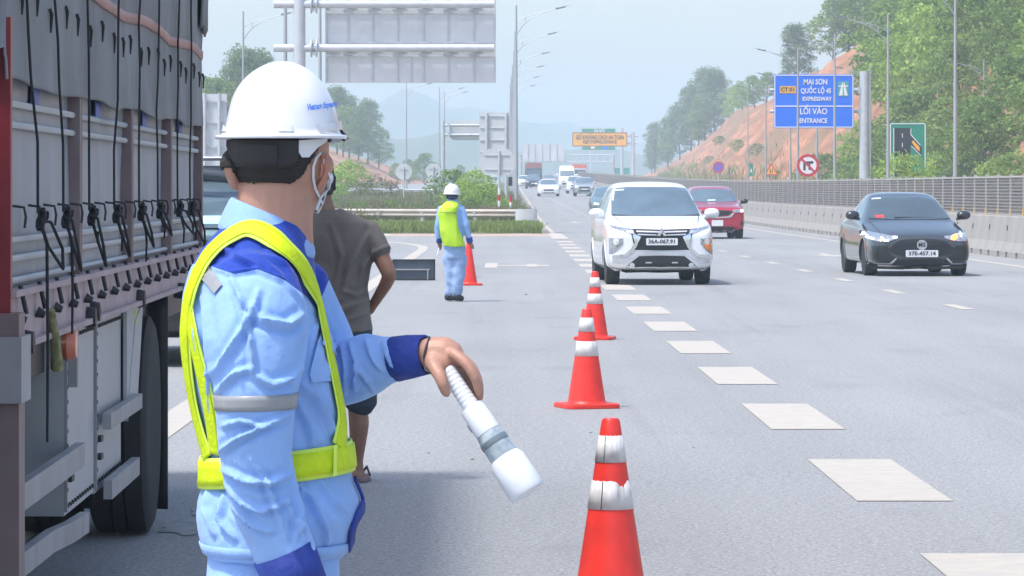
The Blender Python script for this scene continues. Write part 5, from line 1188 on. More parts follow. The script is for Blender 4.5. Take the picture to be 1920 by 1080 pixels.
# underneath
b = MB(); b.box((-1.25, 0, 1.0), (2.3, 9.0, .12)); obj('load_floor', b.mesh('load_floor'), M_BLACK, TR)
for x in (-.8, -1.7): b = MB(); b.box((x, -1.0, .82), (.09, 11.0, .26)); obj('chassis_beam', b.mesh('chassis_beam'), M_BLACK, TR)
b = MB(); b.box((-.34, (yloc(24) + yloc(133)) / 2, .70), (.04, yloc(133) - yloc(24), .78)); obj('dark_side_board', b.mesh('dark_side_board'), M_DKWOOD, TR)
for (xa, xb_, zb) in ((135, 190, .42), (190, 240, .41)):
    y0, y1 = yloc(xa), yloc(xb_); b = MB(); b.box((-.16, (y0 + y1) / 2, (zb + 1.095) / 2), (.26, y1 - y0 - .012, 1.095 - zb)); p = obj('tool_box', b.mesh('tool_box'), M_BOXG, TR)
    b = MB(); b.box((-.024, y0 + .02, (zb + 1.09) / 2), (.012, .028, 1.06 - zb)); obj('box_edge', b.mesh('box_edge'), M_BARG, p)
    for zc in (.55, .62): b = MB(); b.box((-.02, y0 + .10, zc), (.03, .10, .022)); obj('latch', b.mesh('latch'), M_BLACK, p)
    b = MB()
    for zc in (.45, 1.06): 
        for k in range(11): b.box((-.026, y0 + .1 + k * (y1 - y0 - .2) / 10, zc), (.012, .014, .014))
    for k in range(12): b.box((-.026, y0 + .03, zb + .04 + k * .053), (.02, .014, .014))
    obj('rivets', b.mesh('rivets'), M_BLACK, p, kind='stuff')
def bar(z, xa, xb_, h=.085, dz1=0.0, x=.03):
    y0, y1 = yloc(xa), yloc(xb_); b = MB(); b.rings([[(x + dx, y, z + zz_ + d) for dx, zz_ in ((-.030, -h / 2), (.004, -h / 2), (.004, h / 2), (-.030, h / 2))] for y, d in ((y0, 0), (y0 + (y1 - y0) * .45, dz1 * .2), (y0 + (y1 - y0) * .75, dz1 * .75), (y1, dz1))])
    obj('guard_bar', b.mesh('guard_bar', 30), M_BARG, TR)
bar(.635, 8, 142); bar(.425, 22, 150, .075, -.05); bar(.69, 192, 252, .062); bar(.42, 194, 247, .075, .0)
b = MB(); b.box((.015, yloc(4), .72), (.09, .16, 1.0)); obj('guard_post', b.mesh('guard_post'), M_POSTB, TR)
b = MB(); b.box((.03, yloc(6), 1.05), (.08, .26, .20)); obj('post_cap', b.mesh('post_cap'), M_BARG, TR)
b = MB(); b.box((-.06, yloc(141), 1.0), (.14, .06, .24)); b.box((-.06, yloc(141), .75), (.04, .06, .4)); obj('bracket', b.mesh('bracket'), M_BARG, TR)
b = MB(); b.lathe([(0, 0), (.055, 0), (.065, .02), (.05, .05), (0, .055)], 14, axis='x', c=(.0, yloc(117), 1.055)); obj('reflector', b.mesh('reflector', 50), mat('reflector_orange', (.62, .17, .09), .3, coat=.5), TR)
for px, z in ((31, 1.115), (152, 1.125), (160, 1.14), (248, 1.13), (326, 1.10)):
    b = MB(); b.lathe([(0, 0), (.036, 0), (.04, .03), (.034, .055), (0, .06)], 12, axis='x', c=(.0, yloc(px), z)); obj('rubber_stop', b.mesh('rubber_stop', 50), M_BLACK, TR)
# inclined fender plate, rubber skirt and the dual wheel
b = MB(); y0 = yloc(241); b.rings([[(-.42, y, z), (.0, y, z), (.0, y + .02, z + .012), (-.42, y + .02, z + .012)] for y, z in ((y0 - .02, .62), (y0 + .03, .72), (y0 + .35, 1.02), (y0 + .9, 1.12))]); obj('fender', b.mesh('fender', 30), M_BOXG, TR)
b = MB(); b.add([(-.004, y0 - .03, .66), (-.004, y0 + .5, .66), (-.004, y0 + .82, 1.1), (-.004, y0 - .03, 1.1), (-.02, y0 - .03, .66), (-.02, y0 + .5, .66), (-.02, y0 + .82, 1.1), (-.02, y0 - .03, 1.1)], [(0, 1, 2, 3), (7, 6, 5, 4), (0, 4, 5, 1), (1, 5, 6, 2), (2, 6, 7, 3), (3, 7, 4, 0)]); obj('fender_side', b.mesh('fender_side'), M_BOXG, TR)
b = MB(); b.box((-.01, y0 + .42, 1.045), (.015, .12, .07)); obj('side_marker', b.mesh('side_marker'), mat('marker_lime', (.45, .5, .05), .4), TR)
def skirt(name, y0, y1, z0, z1, amp, x0=.0, ph=0.0):
    b = MB(); vs = []; n = 36; m_ = 16
    for i in range(n + 1):
        y = y0 + (y1 - y0) * i / n
        for j in range(m_ + 1):
            t = j / m_; z = z1 + (z0 - z1) * t + .03 * math.sin(i * .7) * t
            vs.append((x0 + amp * t * (math.sin(i * .55 + ph) + .5 * math.sin(i * 1.27 + 1)) + .05 * t * t, y - .05 * t * math.sin(i * .4), z))
    b.add(vs, [(i * (m_ + 1) + j, i * (m_ + 1) + j + 1, (i + 1) * (m_ + 1) + j + 1, (i + 1) * (m_ + 1) + j) for i in range(n) for j in range(m_)])
    o = obj(name, b.mesh(name, 180), mat('mud_rubber', (.010, .0105, .012), .55, var=.3, scale=4, dirt=(.022, .021, .02), dscale=3, damt=.5), TR); md = o.modifiers.new('thick', 'SOLIDIFY'); md.thickness = .008
mat('mud_rubber', (.010, .0105, .012), .55, var=.3, scale=4, dirt=(.022, .021, .02), dscale=3, damt=.5)
b = MB(); vs = []
for i in range(13):
    for j in range(13):
        t = j / 12; vs.append((-.55 + .545 * i / 12, yloc(317) + .05 * math.sin(i * .9) * t + .05 * t, 1.08 - 1.02 * t))
b.add(vs, [(i * 13 + j, i * 13 + j + 1, (i + 1) * 13 + j + 1, (i + 1) * 13 + j) for i in range(12) for j in range(12)]); o = obj('mudflap', b.mesh('mudflap', 180), MATS['mud_rubber'], TR); md = o.modifiers.new('thick', 'SOLIDIFY'); md.thickness = .01
for y in (yloc(298) , ):
    for x in (-.16, -.50, -2.0, -2.34):
        W = bpy.data.objects.new('wheel', None); COL.objects.link(W); W.parent = TR; W.location = (x, y, .51)
        b = MB(); b.lathe([(.30, -.13), (.46, -.135), (.50, -.115), (.505, -.04), (.49, -.035), (.49, -.025), (.507, -.02), (.507, .02), (.49, .025), (.49, .035), (.505, .04), (.50, .115), (.46, .135), (.30, .13)], 40, axis='x'); obj('tyre', b.mesh('tyre', 40), M_RUBBER, W)
        b = MB(); b.lathe([(0, -.02), (.31, -.02), (.31, .05), (.22, .05), (.18, -.0), (.12, .04), (0, .04)], 24, axis='x'); obj('rim', b.mesh('rim', 40), M_BARG, W)
# cab, mostly outside the picture
b = MB(); b.rings([[(x - 1.25, y, z) for x, z in [(p[0] * k, p[1] * k) for p in rrect(2.4, 2.2, .18, 3)]] for y, k in ((-6.9, .95), (-6.8, 1), (-4.95, 1), (-4.9, .97))]); o = obj('cab', b.mesh('cab', 40), M_REDP, TR, (0, 0, 1.75))
b = MB(); b.prism([(p[0] - 1.25, p[1]) for p in rrect(2.1, .85, .1)], -6.93, -6.86); obj('windscreen', b.mesh('windscreen'), M_GLASS, TR, (0, 0, 2.2))
b = MB(); b.box((-1.25, -6.95, .7), (2.4, .2, .4)); obj('bumper', b.mesh('bumper'), M_BARG, TR)
b = MB(); b.box((-.045, -6.0, 2.15), (.02, .9, .6)); obj('side_window', b.mesh('side_window'), M_GLASS, TR)
for x in (-.25, -2.25):
    W = bpy.data.objects.new('wheel', None); COL.objects.link(W); W.parent = TR; W.location = (x, -5.85, .51)
    b = MB(); b.lathe([(.30, -.13), (.46, -.135), (.50, -.115), (.50, .115), (.46, .135), (.30, .13)], 32, axis='x'); obj('tyre', b.mesh('tyre', 40), M_RUBBER, W)
    b = MB(); b.lathe([(0, -.06), (.31, -.06), (.31, .06), (0, .06)], 24, axis='x'); obj('rim', b.mesh('rim', 40), M_BARG, W)
# wet patch on the asphalt by the wheel
M_WET = mat('wet_asphalt', (.17, .175, .18), .55, var=.4, scale=9, bump=.25, bscale=25)
def blob(name, cx, cy, rx_, ry_, seed, m, dz=.004, n=48):
    pts = []
    for k in range(n):
        a = 2 * math.pi * k / n; r = 1 + .45 * noise.noise((math.cos(a) * 1.6 + seed, math.sin(a) * 1.6, seed)) + .18 * noise.noise((math.cos(a) * 5, math.sin(a) * 5 + seed, 1))
        pts.append((cx + rx_ * r * math.cos(a), cy + ry_ * r * math.sin(a), dz))
    me = bpy.data.meshes.new(name); me.from_pydata(pts, [], [tuple(range(n))]); return obj(name, me, m, kind='structure')
blob('puddle', -1.44, 19.7, .17, 1.1, 3, M_WET); blob('puddle', -1.52, 18.4, .14, .45, 8, M_WET)

# ------------------------------------------------------------------ dark vehicle parked behind the lorry
z0 = 34.7
def sq(pts): return pts
front = [('grille', M_GRILLE, [(-.5, .85), (.5, .85), (.48, 1.02), (-.48, 1.02)], False, .01), ('lower_intake', M_GLOSSBLK, [(-.8, .40), (.8, .40), (.8, .62), (-.8, .62)], False, .02), ('bumper_bar', M_BLACK, [(-.86, .64), (.86, .64), (.84, .80), (-.84, .80)], False, .05),
         ('headlight', M_LENSW, [(.55, .90), (.84, .86), (.82, 1.02), (.56, 1.02)], True, .012)]
T, bv = car('suv', 'dark parked off-roader with roof rack, half hidden behind the lorry', 'car', ((312 - 960) * z0 / F, z0, 0), head(-.012, 1), P_BLACK, name='off_roader', front=front, scale=1.06)
h = bv.ray_cast(Vector((-.14, -3, .72)), Vector((0, 1, 0)))
o = plate(T, bv, -.14, .86, .16, .22, None, mat('plate_blue', (.09, .10, .32), .4)); b = MB(); ring_prism(b, rrect(.2, .26, .02), rrect(.16, .22, .015), -.012, .006); obj('plate_frame', b.mesh('plate_frame'), M_WHITE, o)
for x in (-.62, .62):
    b = MB(); b.tube([(x, 1.9, 1.78), (x, 3.7, 1.78)], .022, 8); [b.tube([(x, y, 1.62), (x, y, 1.78)], .018, 6) for y in (2.0, 2.8, 3.6)]; obj('rack_rail', b.mesh('rack_rail', 60), M_BLACK, T)
for y in (1.9, 2.35, 2.8, 3.25, 3.7): b = MB(); b.tube([(-.62, y, 1.78), (.62, y, 1.78)], .015, 6); obj('rack_bar', b.mesh('rack_bar', 60), M_SILV, T)
b = MB(); b.rings([[(x, y, z + 1.655) for x, z in rrect(1.2 * k, .11, .04, 3)] for y, k in ((1.95, .9), (2.0, 1), (3.5, 1), (3.55, .9))]); obj('roof_box', b.mesh('roof_box', 50), P_GREY, T)
b = MB(); b.tube([(-.55, 1.72, 1.60), (.2, 1.66, 1.63), (.66, 1.72, 1.58)], .055, 10); obj('roof_light_bar', b.mesh('roof_light_bar', 60), P_GREY, T)
obj('dashboard_paper', decal(bv, [(.18, 1.2), (.18, 1.27), (.5, 1.27), (.5, 1.2)], 'front', .03), mat('paper_teal', (.40, .62, .66), .6), T)

# ------------------------------------------------------------------ traffic cones
M_CONE = mat('cone_red', (.78, .035, .022), .42, var=.10, scale=9, dirt=(.52, .03, .02), dscale=7, damt=.5)
M_SLEEVE = mat('cone_sleeve', (.66, .64, .62), .35, var=.05, scale=8, dirt=(.36, .33, .31), dscale=11, damt=.6)
def cone_r(z): return .140 - (.140 - .034) * (z - .03) / .69
def cone(label, x, y, group, bands=True, peel=0.0, rz=0.0):
    T = thing('traffic_cone', label, 'traffic cone', (x, y, 0), rz, group)
    b = MB(); b.rings([[(p[0], p[1], z) for p in rrect(.40 - i, .40 - i, .045)] for z, i in ((0, .02), (.004, 0), (.028, 0), (.036, .02))]); obj('base', b.mesh('base', 40), M_CONE, T)
    b = MB(); b.lathe([(cone_r(.034) + .012, .034), (cone_r(.05), .05)] + [(cone_r(z), z) for z in np.linspace(.06, .712, 10)] + [(.028, .722), (0, .724)], 40); obj('body', b.mesh('body', 50), M_CONE, T)
    if bands:
        for k, (z0, z1) in enumerate(((.378, .486), (.556, .657))):
            b = MB(); n = 60; vs = []
            for j in range(n + 1):
                a = 2 * math.pi * j / n; d = 0
                if peel and k == 0:
                    aa = (a - math.radians(265)) % (2 * math.pi)
                    d = -peel * max(0, 1 - abs(aa - .55) / .42) * (.75 + .25 * math.sin(a * 23))
                lo, hi = z0, z1 + d + .0015 * math.sin(a * 17)
                vs += [(math.cos(a) * (cone_r(lo) + .003), math.sin(a) * (cone_r(lo) + .003), lo), (math.cos(a) * (cone_r(hi) + .003), math.sin(a) * (cone_r(hi) + .003), hi)]
            b.add(vs, [(2 * j, 2 * j + 2, 2 * j + 3, 2 * j + 1) for j in range(n)]); s = obj('reflective_sleeve', b.mesh('reflective_sleeve', 180), M_SLEEVE, T); md = s.modifiers.new('t', 'SOLIDIFY'); md.thickness = .003
            if peel:
                a = math.radians(236); b = MB(); b.add([(math.cos(a + da) * (cone_r(z) + .0045), math.sin(a + da) * (cone_r(z) + .0045), z) for z in (z0, z1) for da in (-.02, .02)], [(0, 1, 3, 2)]); obj('seam', b.mesh('seam'), M_BLACK, s)
    return T
gc = 'red cones along the lane edge'
cone('nearest red cone, cut by the picture edge, its lower white sleeve torn', .377, 14.87, gc, True, .035, .15)
c = P(1100, 765, 28.4); cone('red cone with two white sleeves standing in the middle of the row', c.x, 28.4, gc, rz=.3)
c = P(1115.5, 637, 41.2); cone('farthest red cone of the row, partly behind the middle one', c.x, 41.2, gc, rz=-.2)
cone('plain red cone without sleeves behind the far worker', P(879, 535, 64.2).x, 64.2, 'lone cone', False, rz=.2)
# dark folded road sign lying on its edge
y = 67.6; s = y / F; X0 = P(776, 0, y).x
T = thing('folded_sign', 'dark slate sign board standing on its long edge on the asphalt', 'sign board', (X0, y, 0))
M_SLATE = mat('slate_board', (.045, .062, .085), .5, var=.12, scale=3, dirt=(.09, .10, .12), dscale=4, damt=.4)
b = MB(); b.box((0, 0, .185), (78 * s, .04, .36)); obj('board', b.mesh('board'), M_SLATE, T)
for z, h in ((.355, .025), (.017, .028)): b = MB(); b.box((0, -.012, z), (79 * s, .06, h)); obj('frame_edge', b.mesh('frame_edge'), M_BLACK, T)
for x in (-38.5 * s, 38.5 * s): b = MB(); b.box((x, -.012, .185), (.03, .06, .36)); obj('frame_edge', b.mesh('frame_edge'), M_BLACK, T)
b = MB(); b.box((-.03, -.035, .19), (66 * s, .03, .022)); obj('stay_bar', b.mesh('stay_bar'), M_BARG, T)
b = MB(); b.box((26 * s, -.035, .10), (.022, .03, .17)); obj('stay_bar', b.mesh('stay_bar'), M_BARG, T)
# pebbles and specks on the road
for (px, py, r) in ((985, 553, .03), (1107, 812, .012), (803, 850, .01), (1300, 840, .008), (885, 862, .014)):
    c = G(px, py); b = MB(); b.rings([[(r * k * math.cos(a) * (1 + .2 * math.sin(3 * a)), r * k * math.sin(a), z * r) for a in np.linspace(0, 2 * math.pi, 9)[:-1]] for z, k in ((-.2, .8), (.25, 1), (.7, .6))])
    T = obj('pebble', b.mesh('pebble', 180), M_CONC, None, (c.x, c.y, .002)); tag(T, 'small dark pebble lying on the bare asphalt', 'pebble', 'pebbles on the asphalt')
# ------------------------------------------------------------------ people
M_SKIN = mat('skin', (.45, .24, .17), .5, var=.08, scale=20, bump=.1, bscale=200)
M_SKIND = mat('skin_tan', (.25, .13, .085), .5, var=.1, scale=20)
M_HAIR = mat('black_hair', (.014, .012, .011), .55, var=.4, scale=120, bump=.5, bscale=300)
M_HELM = mat('helmet_white', (.74, .76, .79), .28, var=.02, coat=.4, dirt=(.62, .62, .62), dscale=14, damt=.25)
M_STRAP = mat('harness_black', (.018, .019, .022), .5)
M_LIME = mat('vest_lime', (.58, .74, .0), .6, var=.07, scale=40, bump=.2, bscale=120, emit=0)
M_LIMEP = mat('vest_piping', (.66, .86, .10), .6, var=.04)
M_REFL = mat('reflective_grey', (.29, .30, .315), .4, var=.07, scale=30)
M_NAVY = mat('royal_blue_cloth', (.018, .045, .27), .75, var=.14, scale=10, bump=.25, bscale=60)
M_MASK = mat('mask_white', (.72, .76, .80), .8)
M_SHOE = mat('black_shoe', (.015, .015, .017), .35)
def cloth2(name, ca, cb):
    """cloth of two colours, split along the seam stored on the mesh"""
    m = bpy.data.materials.new(name); m.use_nodes = True; t = m.node_tree; n = t.nodes; L = t.links.new; b = n['Principled BSDF']; b.inputs['Roughness'].default_value = .8; b.inputs['Specular IOR Level'].default_value = .25
    b.inputs['Sheen Weight'].default_value = .15
    at = n.new('ShaderNodeAttribute'); at.attribute_name = 'seam'
    gt = n.new('ShaderNodeMath'); gt.operation = 'GREATER_THAN'; gt.inputs[1].default_value = 0.0; L(at.outputs['Fac'], gt.inputs[0])
    tc = n.new('ShaderNodeTexCoord'); ns = n.new('ShaderNodeTexNoise'); ns.inputs['Scale'].default_value = 9; ns.inputs['Detail'].default_value = 5; L(tc.outputs['Object'], ns.inputs['Vector'])
    r = n.new('ShaderNodeMapRange'); r.inputs[1].default_value = .3; r.inputs[2].default_value = .7; r.inputs[3].default_value = .92; r.inputs[4].default_value = 1.08; L(ns.outputs[0], r.inputs[0])
    mx = n.new('ShaderNodeMix'); mx.data_type = 'RGBA'; mx.inputs[6].default_value = (*ca, 1); mx.inputs[7].default_value = (*cb, 1); L(gt.outputs[0], mx.inputs[0])
    mu = n.new('ShaderNodeMix'); mu.data_type = 'RGBA'; mu.blend_type = 'MULTIPLY'; mu.inputs[0].default_value = 1; L(mx.outputs[2], mu.inputs[6])
    cb_ = n.new('ShaderNodeCombineColor'); [L(r.outputs[0], cb_.inputs[k]) for k in range(3)]; L(cb_.outputs[0], mu.inputs[7]); L(mu.outputs[2], b.inputs['Base Color'])
    nb = n.new('ShaderNodeTexNoise'); nb.inputs['Scale'].default_value = 55; nb.inputs['Detail'].default_value = 3; L(tc.outputs['Object'], nb.inputs['Vector'])
    bp = n.new('ShaderNodeBump'); bp.inputs['Strength'].default_value = .22; bp.inputs['Distance'].default_value = .01; L(nb.outputs[0], bp.inputs['Height']); L(bp.outputs[0], b.inputs['Normal'])
    return m
def seg_dist(px, py, a, b):
    ax, ay = a; bx, by = b; dx, dy = bx - ax, by - ay; L2 = dx * dx + dy * dy + 1e-9
    t = np.clip(((px - ax) * dx + (py - ay) * dy) / L2, 0, 1); ex, ey = px - ax - t * dx, py - ay - t * dy
    return np.hypot(ex, ey), (dx * (py - ay) - dy * (px - ax)) / math.sqrt(L2), t
def poly_sd(px, py, poly):
    d = np.full(px.shape, 1e9); ins = np.zeros(px.shape, bool); n = len(poly)
    for i in range(n):
        a, b = poly[i], poly[(i + 1) % n]; d = np.minimum(d, seg_dist(px, py, a, b)[0])
        c = ((a[1] > py) != (b[1] > py)) & (px < (b[0] - a[0]) * (py - a[1]) / (b[1] - a[1] + 1e-12) + a[0]); ins ^= c
    return np.where(ins, d, -d)
class Fig:
    """a figure placed at depth Y0, described with the photograph's pixel coordinates"""
    def __init__(s, Y0, base, z=0.0): s.Y0 = Y0; s.k = F / Y0; s.base = Vector(base)
    def p(s, px, py, dy=0.0): return P(px, py, s.Y0 + dy) - s.base
    def ring(s, b, rows, n=28, e=2.3, m=0):
        rs = []
        for (py, xl, xr, hd, cy) in rows:
            c = s.p((xl + xr) / 2, py, cy); hw = (xr - xl) / 2 / s.k; r = []
            for j in range(n):
                a = 2 * math.pi * j / n; ca, sa = math.cos(a), math.sin(a)
                r.append((c.x + hw * math.copysign(abs(ca) ** (2 / e), ca), c.y + hd * math.copysign(abs(sa) ** (2 / e), sa), c.z))
            rs.append(r)
        return b.rings(rs, m)
    def limb(s, b, pts, n=14, sub=3, flat=1.0):
        P3 = [s.p(*q[:3]) for q in pts]; R = [q[3] for q in pts]; path, rad = [], []
        for i in range(len(P3) - 1):
            p0, p1, p2, p3 = P3[max(i - 1, 0)], P3[i], P3[i + 1], P3[min(i + 2, len(P3) - 1)]
            for j in range(sub):
                t = j / sub; path.append(.5 * ((2 * p1) + (p2 - p0) * t + (2 * p0 - 5 * p1 + 4 * p2 - p3) * t * t + (3 * p1 - p0 - 3 * p2 + p3) * t ** 3)); rad.append(R[i] + (R[i + 1] - R[i]) * t)
        path.append(P3[-1]); rad.append(R[-1])
        d0 = (path[0] - path[1]).normalized(); d1 = (path[-1] - path[-2]).normalized()
        path = [path[0] + d0 * rad[0] * .55] + path + [path[-1] + d1 * rad[-1] * .55]; rad = [rad[0] * .55] + rad + [rad[-1] * .55]
        return b.tube(path, rad, n, flat=flat)
    def px(s, co):
        y = co[:, 1] + s.base.y; return CX + (co[:, 0] + s.base.x) * F / y, HY - (co[:, 2] + s.base.z - EYE) * F / y
    def cast(s, bvh, px, py):
        o = Vector((0, 0, EYE)); d = (P(px, py, s.Y0) - o).normalized(); return bvh.ray_cast(o - s.base, d)
def remesh(b, voxel, smooth=4, name='m', fac=.5):
    me = b.mesh(name); o = bpy.data.objects.new('tmp', me); COL.objects.link(o)
    r = o.modifiers.new('r', 'REMESH'); r.mode = 'VOXEL'; r.voxel_size = voxel
    if smooth: q = o.modifiers.new('s', 'SMOOTH'); q.factor = fac; q.iterations = smooth
    dg = bpy.context.evaluated_depsgraph_get(); m2 = bpy.data.meshes.new_from_object(o.evaluated_get(dg)); bpy.data.objects.remove(o)
    m2.name = name; m2.polygons.foreach_set('use_smooth', [True] * len(m2.polygons)); return m2
def coords(me):
    a = np.empty(len(me.vertices) * 3, np.float32); me.vertices.foreach_get('co', a); return a.reshape(-1, 3).astype(float)
def normals(me):
    a = np.empty(len(me.vertices) * 3, np.float32); me.vertices.foreach_get('normal', a); return a.reshape(-1, 3).astype(float)
def setco(me, c): me.vertices.foreach_set('co', c.astype(np.float32).ravel()); me.update()
def bvh_of(me):
    bm = bmesh.new(); bm.from_mesh(me); t = BVHTree.FromBMesh(bm); bm.free(); return t
def wrinkle(me, amp, sc=(9, 9, 6), seed=0, ridged=True):
    c, n = coords(me), normals(me); d = np.empty(len(c))
    for i, v in enumerate(c):
        a = noise.noise((v[0] * sc[0] + seed, v[1] * sc[1], v[2] * sc[2])); b_ = noise.noise((v[0] * sc[0] * 2.3, v[1] * sc[1] * 2.3 + seed, v[2] * sc[2] * 2.3))
        d[i] = (1 - 2 * abs(a) * 1.6) * .8 + b_ * .45 if ridged else a + .4 * b_
    setco(me, c + n * (d * amp)[:, None])
def creases(fig, me, lines, front_only=True):
    c, n = coords(me), normals(me); px, py = fig.px(c); d = np.zeros(len(c))
    vis = np.clip(-n[:, 1] * 2.0, 0, 1) if front_only else np.ones(len(c))
    for (amp, wpx, pts) in lines:
        best = np.full(len(c), 1e9); sg = np.zeros(len(c)); fade = np.zeros(len(c)); L = len(pts) - 1
        for i in range(L):
            ds, s_, t = seg_dist(px, py, pts[i], pts[i + 1]); q = ds < best
            best = np.where(q, ds, best); sg = np.where(q, np.sign(s_), sg); u = (i + t) / L; fade = np.where(q, np.sin(np.pi * np.clip(.12 + .76 * u, 0, 1)), fade)
        x = best / wpx; d += amp * fade * (np.exp(-np.abs(x) * 1.15) * .62 + .38 * np.exp(-x * x * 2.5) - .55 * np.exp(-((best * sg - wpx * 1.5) / wpx) ** 2) - .35 * np.exp(-((best * sg + wpx * 1.6) / wpx) ** 2))
    setco(me, c + n * (d * vis)[:, None])
def ribbon(fig, bvh, pts, wd, off=.006, sub=6, thick=.003, name='strap', snap=True):
    """a strip of cloth following the pixel path over the surface below it"""
    dense = []
    for i in range(len(pts) - 1):
        for j in range(sub):
            t = j / sub; p0, p1, p2, p3 = [np.array(pts[max(0, min(len(pts) - 1, k))][:2], float) for k in (i - 1, i, i + 1, i + 2)]
            dense.append(.5 * ((2 * p1) + (p2 - p0) * t + (2 * p0 - 5 * p1 + 4 * p2 - p3) * t * t + (3 * p1 - p0 - 3 * p2 + p3) * t ** 3))
    dense.append(np.array(pts[-1][:2], float)); loc, nor = [], []
    for q in dense:
        h = fig.cast(bvh, q[0], q[1])
        if h[0] is None:
            g_ = bvh.find_nearest(fig.p(q[0], q[1], .02)); h = g_
        loc.append(h[0]); nor.append(h[1])
    loc = [sum((loc[max(0, min(len(loc) - 1, i + k))] for k in (-1, 0, 1)), Vector()) / 3 for i in range(len(loc))]
    nor = [sum((nor[max(0, min(len(nor) - 1, i + k))] for k in (-2, -1, 0, 1, 2)), Vector()).normalized() for i in range(len(nor))]
    b = MB(); vs = []; NW = 6
    for i, p in enumerate(loc):
        t = (loc[min(i + 1, len(loc) - 1)] - loc[max(i - 1, 0)]).normalized(); sd_ = nor[i].cross(t).normalized(); w_ = wd[0] + (wd[1] - wd[0]) * i / (len(loc) - 1) if hasattr(wd, '__len__') else wd
        for k in range(NW + 1):
            q = p + sd_ * w_ * (k / NW - .5); g_ = bvh.find_nearest(q); nn = g_[1]
            vs.append((g_[0] if snap else q) + (nn * .6 + nor[i] * .4).normalized() * off)
    b.add(vs, [(i * (NW + 1) + k, i * (NW + 1) + k + 1, (i + 1) * (NW + 1) + k + 1, (i + 1) * (NW + 1) + k) for i in range(len(loc) - 1) for k in range(NW)])
    me = b.mesh(name, 180); return me
def patch(fig, bvh, poly, off=.004, thick=.003, maxe=None, name='patch'):
    """a thin piece of cloth or strap laid on the surface inside a pixel outline"""
    bm = bmesh.new(); vs = [bm.verts.new((p[0], 0, -p[1])) for p in poly]; bm.faces.new(vs); bmesh.ops.triangulate(bm, faces=bm.faces)
    L = max(max(p[0] for p in poly) - min(p[0] for p in poly), max(p[1] for p in poly) - min(p[1] for p in poly)); maxe = maxe or max(3.0, L / 16)
    for _ in range(6):
        es = [e for e in bm.edges if e.calc_length() > maxe]
        if not es: break
        bmesh.ops.subdivide_edges(bm, edges=es, cuts=1); bmesh.ops.triangulate(bm, faces=bm.faces)
    kill = []
    for v in bm.verts:
        h = fig.cast(bvh, v.co.x, -v.co.z)
        if h[0] is None:
            g_ = bvh.find_nearest(fig.p(v.co.x, -v.co.z, .01)); v.co = g_[0] + g_[1] * off
        else: v.co = h[0] + h[1] * off
    ex = bmesh.ops.extrude_face_region(bm, geom=bm.faces[:]); dv = Vector((0, thick, 0))
    for e in ex['geom']:
        if isinstance(e, bmesh.types.BMVert): e.co += dv
    bmesh.ops.recalc_face_normals(bm, faces=bm.faces); me = bpy.data.meshes.new(name); bm.to_mesh(me); bm.free()
    me.polygons.foreach_set('use_smooth', [True] * len(me.polygons)); me.set_sharp_from_angle(angle=math.radians(50)); return me
def sub_mesh(me, keep, off, name):
    """the faces of a mesh whose vertices all pass keep(), lifted off by off"""
    c, n = coords(me), normals(me); k = keep(c); bm = bmesh.new(); bm.from_mesh(me); bm.verts.ensure_lookup_table()
    bmesh.ops.delete(bm, geom=[v for v in bm.verts if not k[v.index]], context='VERTS')
    for v in bm.verts: v.co += v.normal * off
    bmesh.ops.smooth_vert(bm, verts=[v for v in bm.verts if v.is_boundary], factor=.5, use_axis_x=True, use_axis_y=True, use_axis_z=True)
    m2 = bpy.data.meshes.new(name); bm.to_mesh(m2); bm.free(); return m2
def solid(o, th, offs=-1.0): md = o.modifiers.new('thick', 'SOLIDIFY'); md.thickness = th; md.offset = offs; return o
def ringband(fig, bvh, c, axis, w_, off, name, n=64, rmax=.6, tilt=None, inside=True):
    axis = axis.normalized(); u = axis.cross(Vector((0, 1, 0.01))).normalized(); v = axis.cross(u); rs = []; rad = []
    for t in (-.5, -.17, .17, .5):
        r = []
        for j in range(n):
            a = 2 * math.pi * j / n; d = u * math.cos(a) + v * math.sin(a); o = c + axis * w_ * t
            h = bvh.ray_cast(o, d, rmax); r.append((h[0] - o).length if h[0] is not None else None)
        ok = [x for x in r if x is not None]; av = sorted(ok)[len(ok) // 2] if ok else .1
        r = [min(x, av * 1.9) if x is not None else av for x in r]
        r = [sum(r[(j + k) % n] for k in (-1, 0, 1)) / 3 for j in range(n)]
        rs.append([c + axis * w_ * t + (u * math.cos(2 * math.pi * j / n) + v * math.sin(2 * math.pi * j / n)) * (r[j] + off) for j in range(n)])
    b = MB(); b.rings(rs, cap=False); return b.mesh(name, 180)
def head_parts(fig, T, body, rows_c, helm):
    pass

# ---- the near worker
W0 = 7.7; Wd = Fig(W0, (P(515, 0, W0).x, W0, 0))
WT = thing('person', 'near worker in light blue uniform, lime harness and white helmet, pointing a white baton', 'person', Wd.base)
b = MB()
Wd.ring(b, [(170, 478, 585, .06, .0), (200, 452, 606, .09, .0), (240, 438, 618, .102, .005), (290, 434, 617, .102, .01), (325, 440, 614, .096, .018), (352, 452, 611, .086, .03), (378, 478, 603, .066, .048), (400, 515, 592, .040, .066)], e=2.1)
Wd.limb(b, [(512, 470, .0, .082), (512, 420, .0, .079), (518, 365, .005, .075), (524, 310, .01, .072)], 18)
Wd.limb(b, [(600, 322, .095, .016), (608, 338, .105, .015)], 10)                          # nose under the mask
for (x, dy) in ((606, .0), (436, .0)): Wd.limb(b, [(x - 2, 292, dy - .012, .012), (x + (5 if x > 500 else -4), 308, dy - .026, .017), (x + (1 if x > 500 else -1), 330, dy - .022, .013), (x - (5 if x > 500 else -5), 350, dy - .010, .010)], 12)
Wd.ring(b, [(440, 440, 560, .07, .0), (480, 400, 570, .13, .02), (560, 390, 580, .15, .02), (700, 400, 600, .14, .02), (860, 420, 610, .12, .02), (980, 415, 615, .12, .02), (1050, 440, 600, .10, .02)])
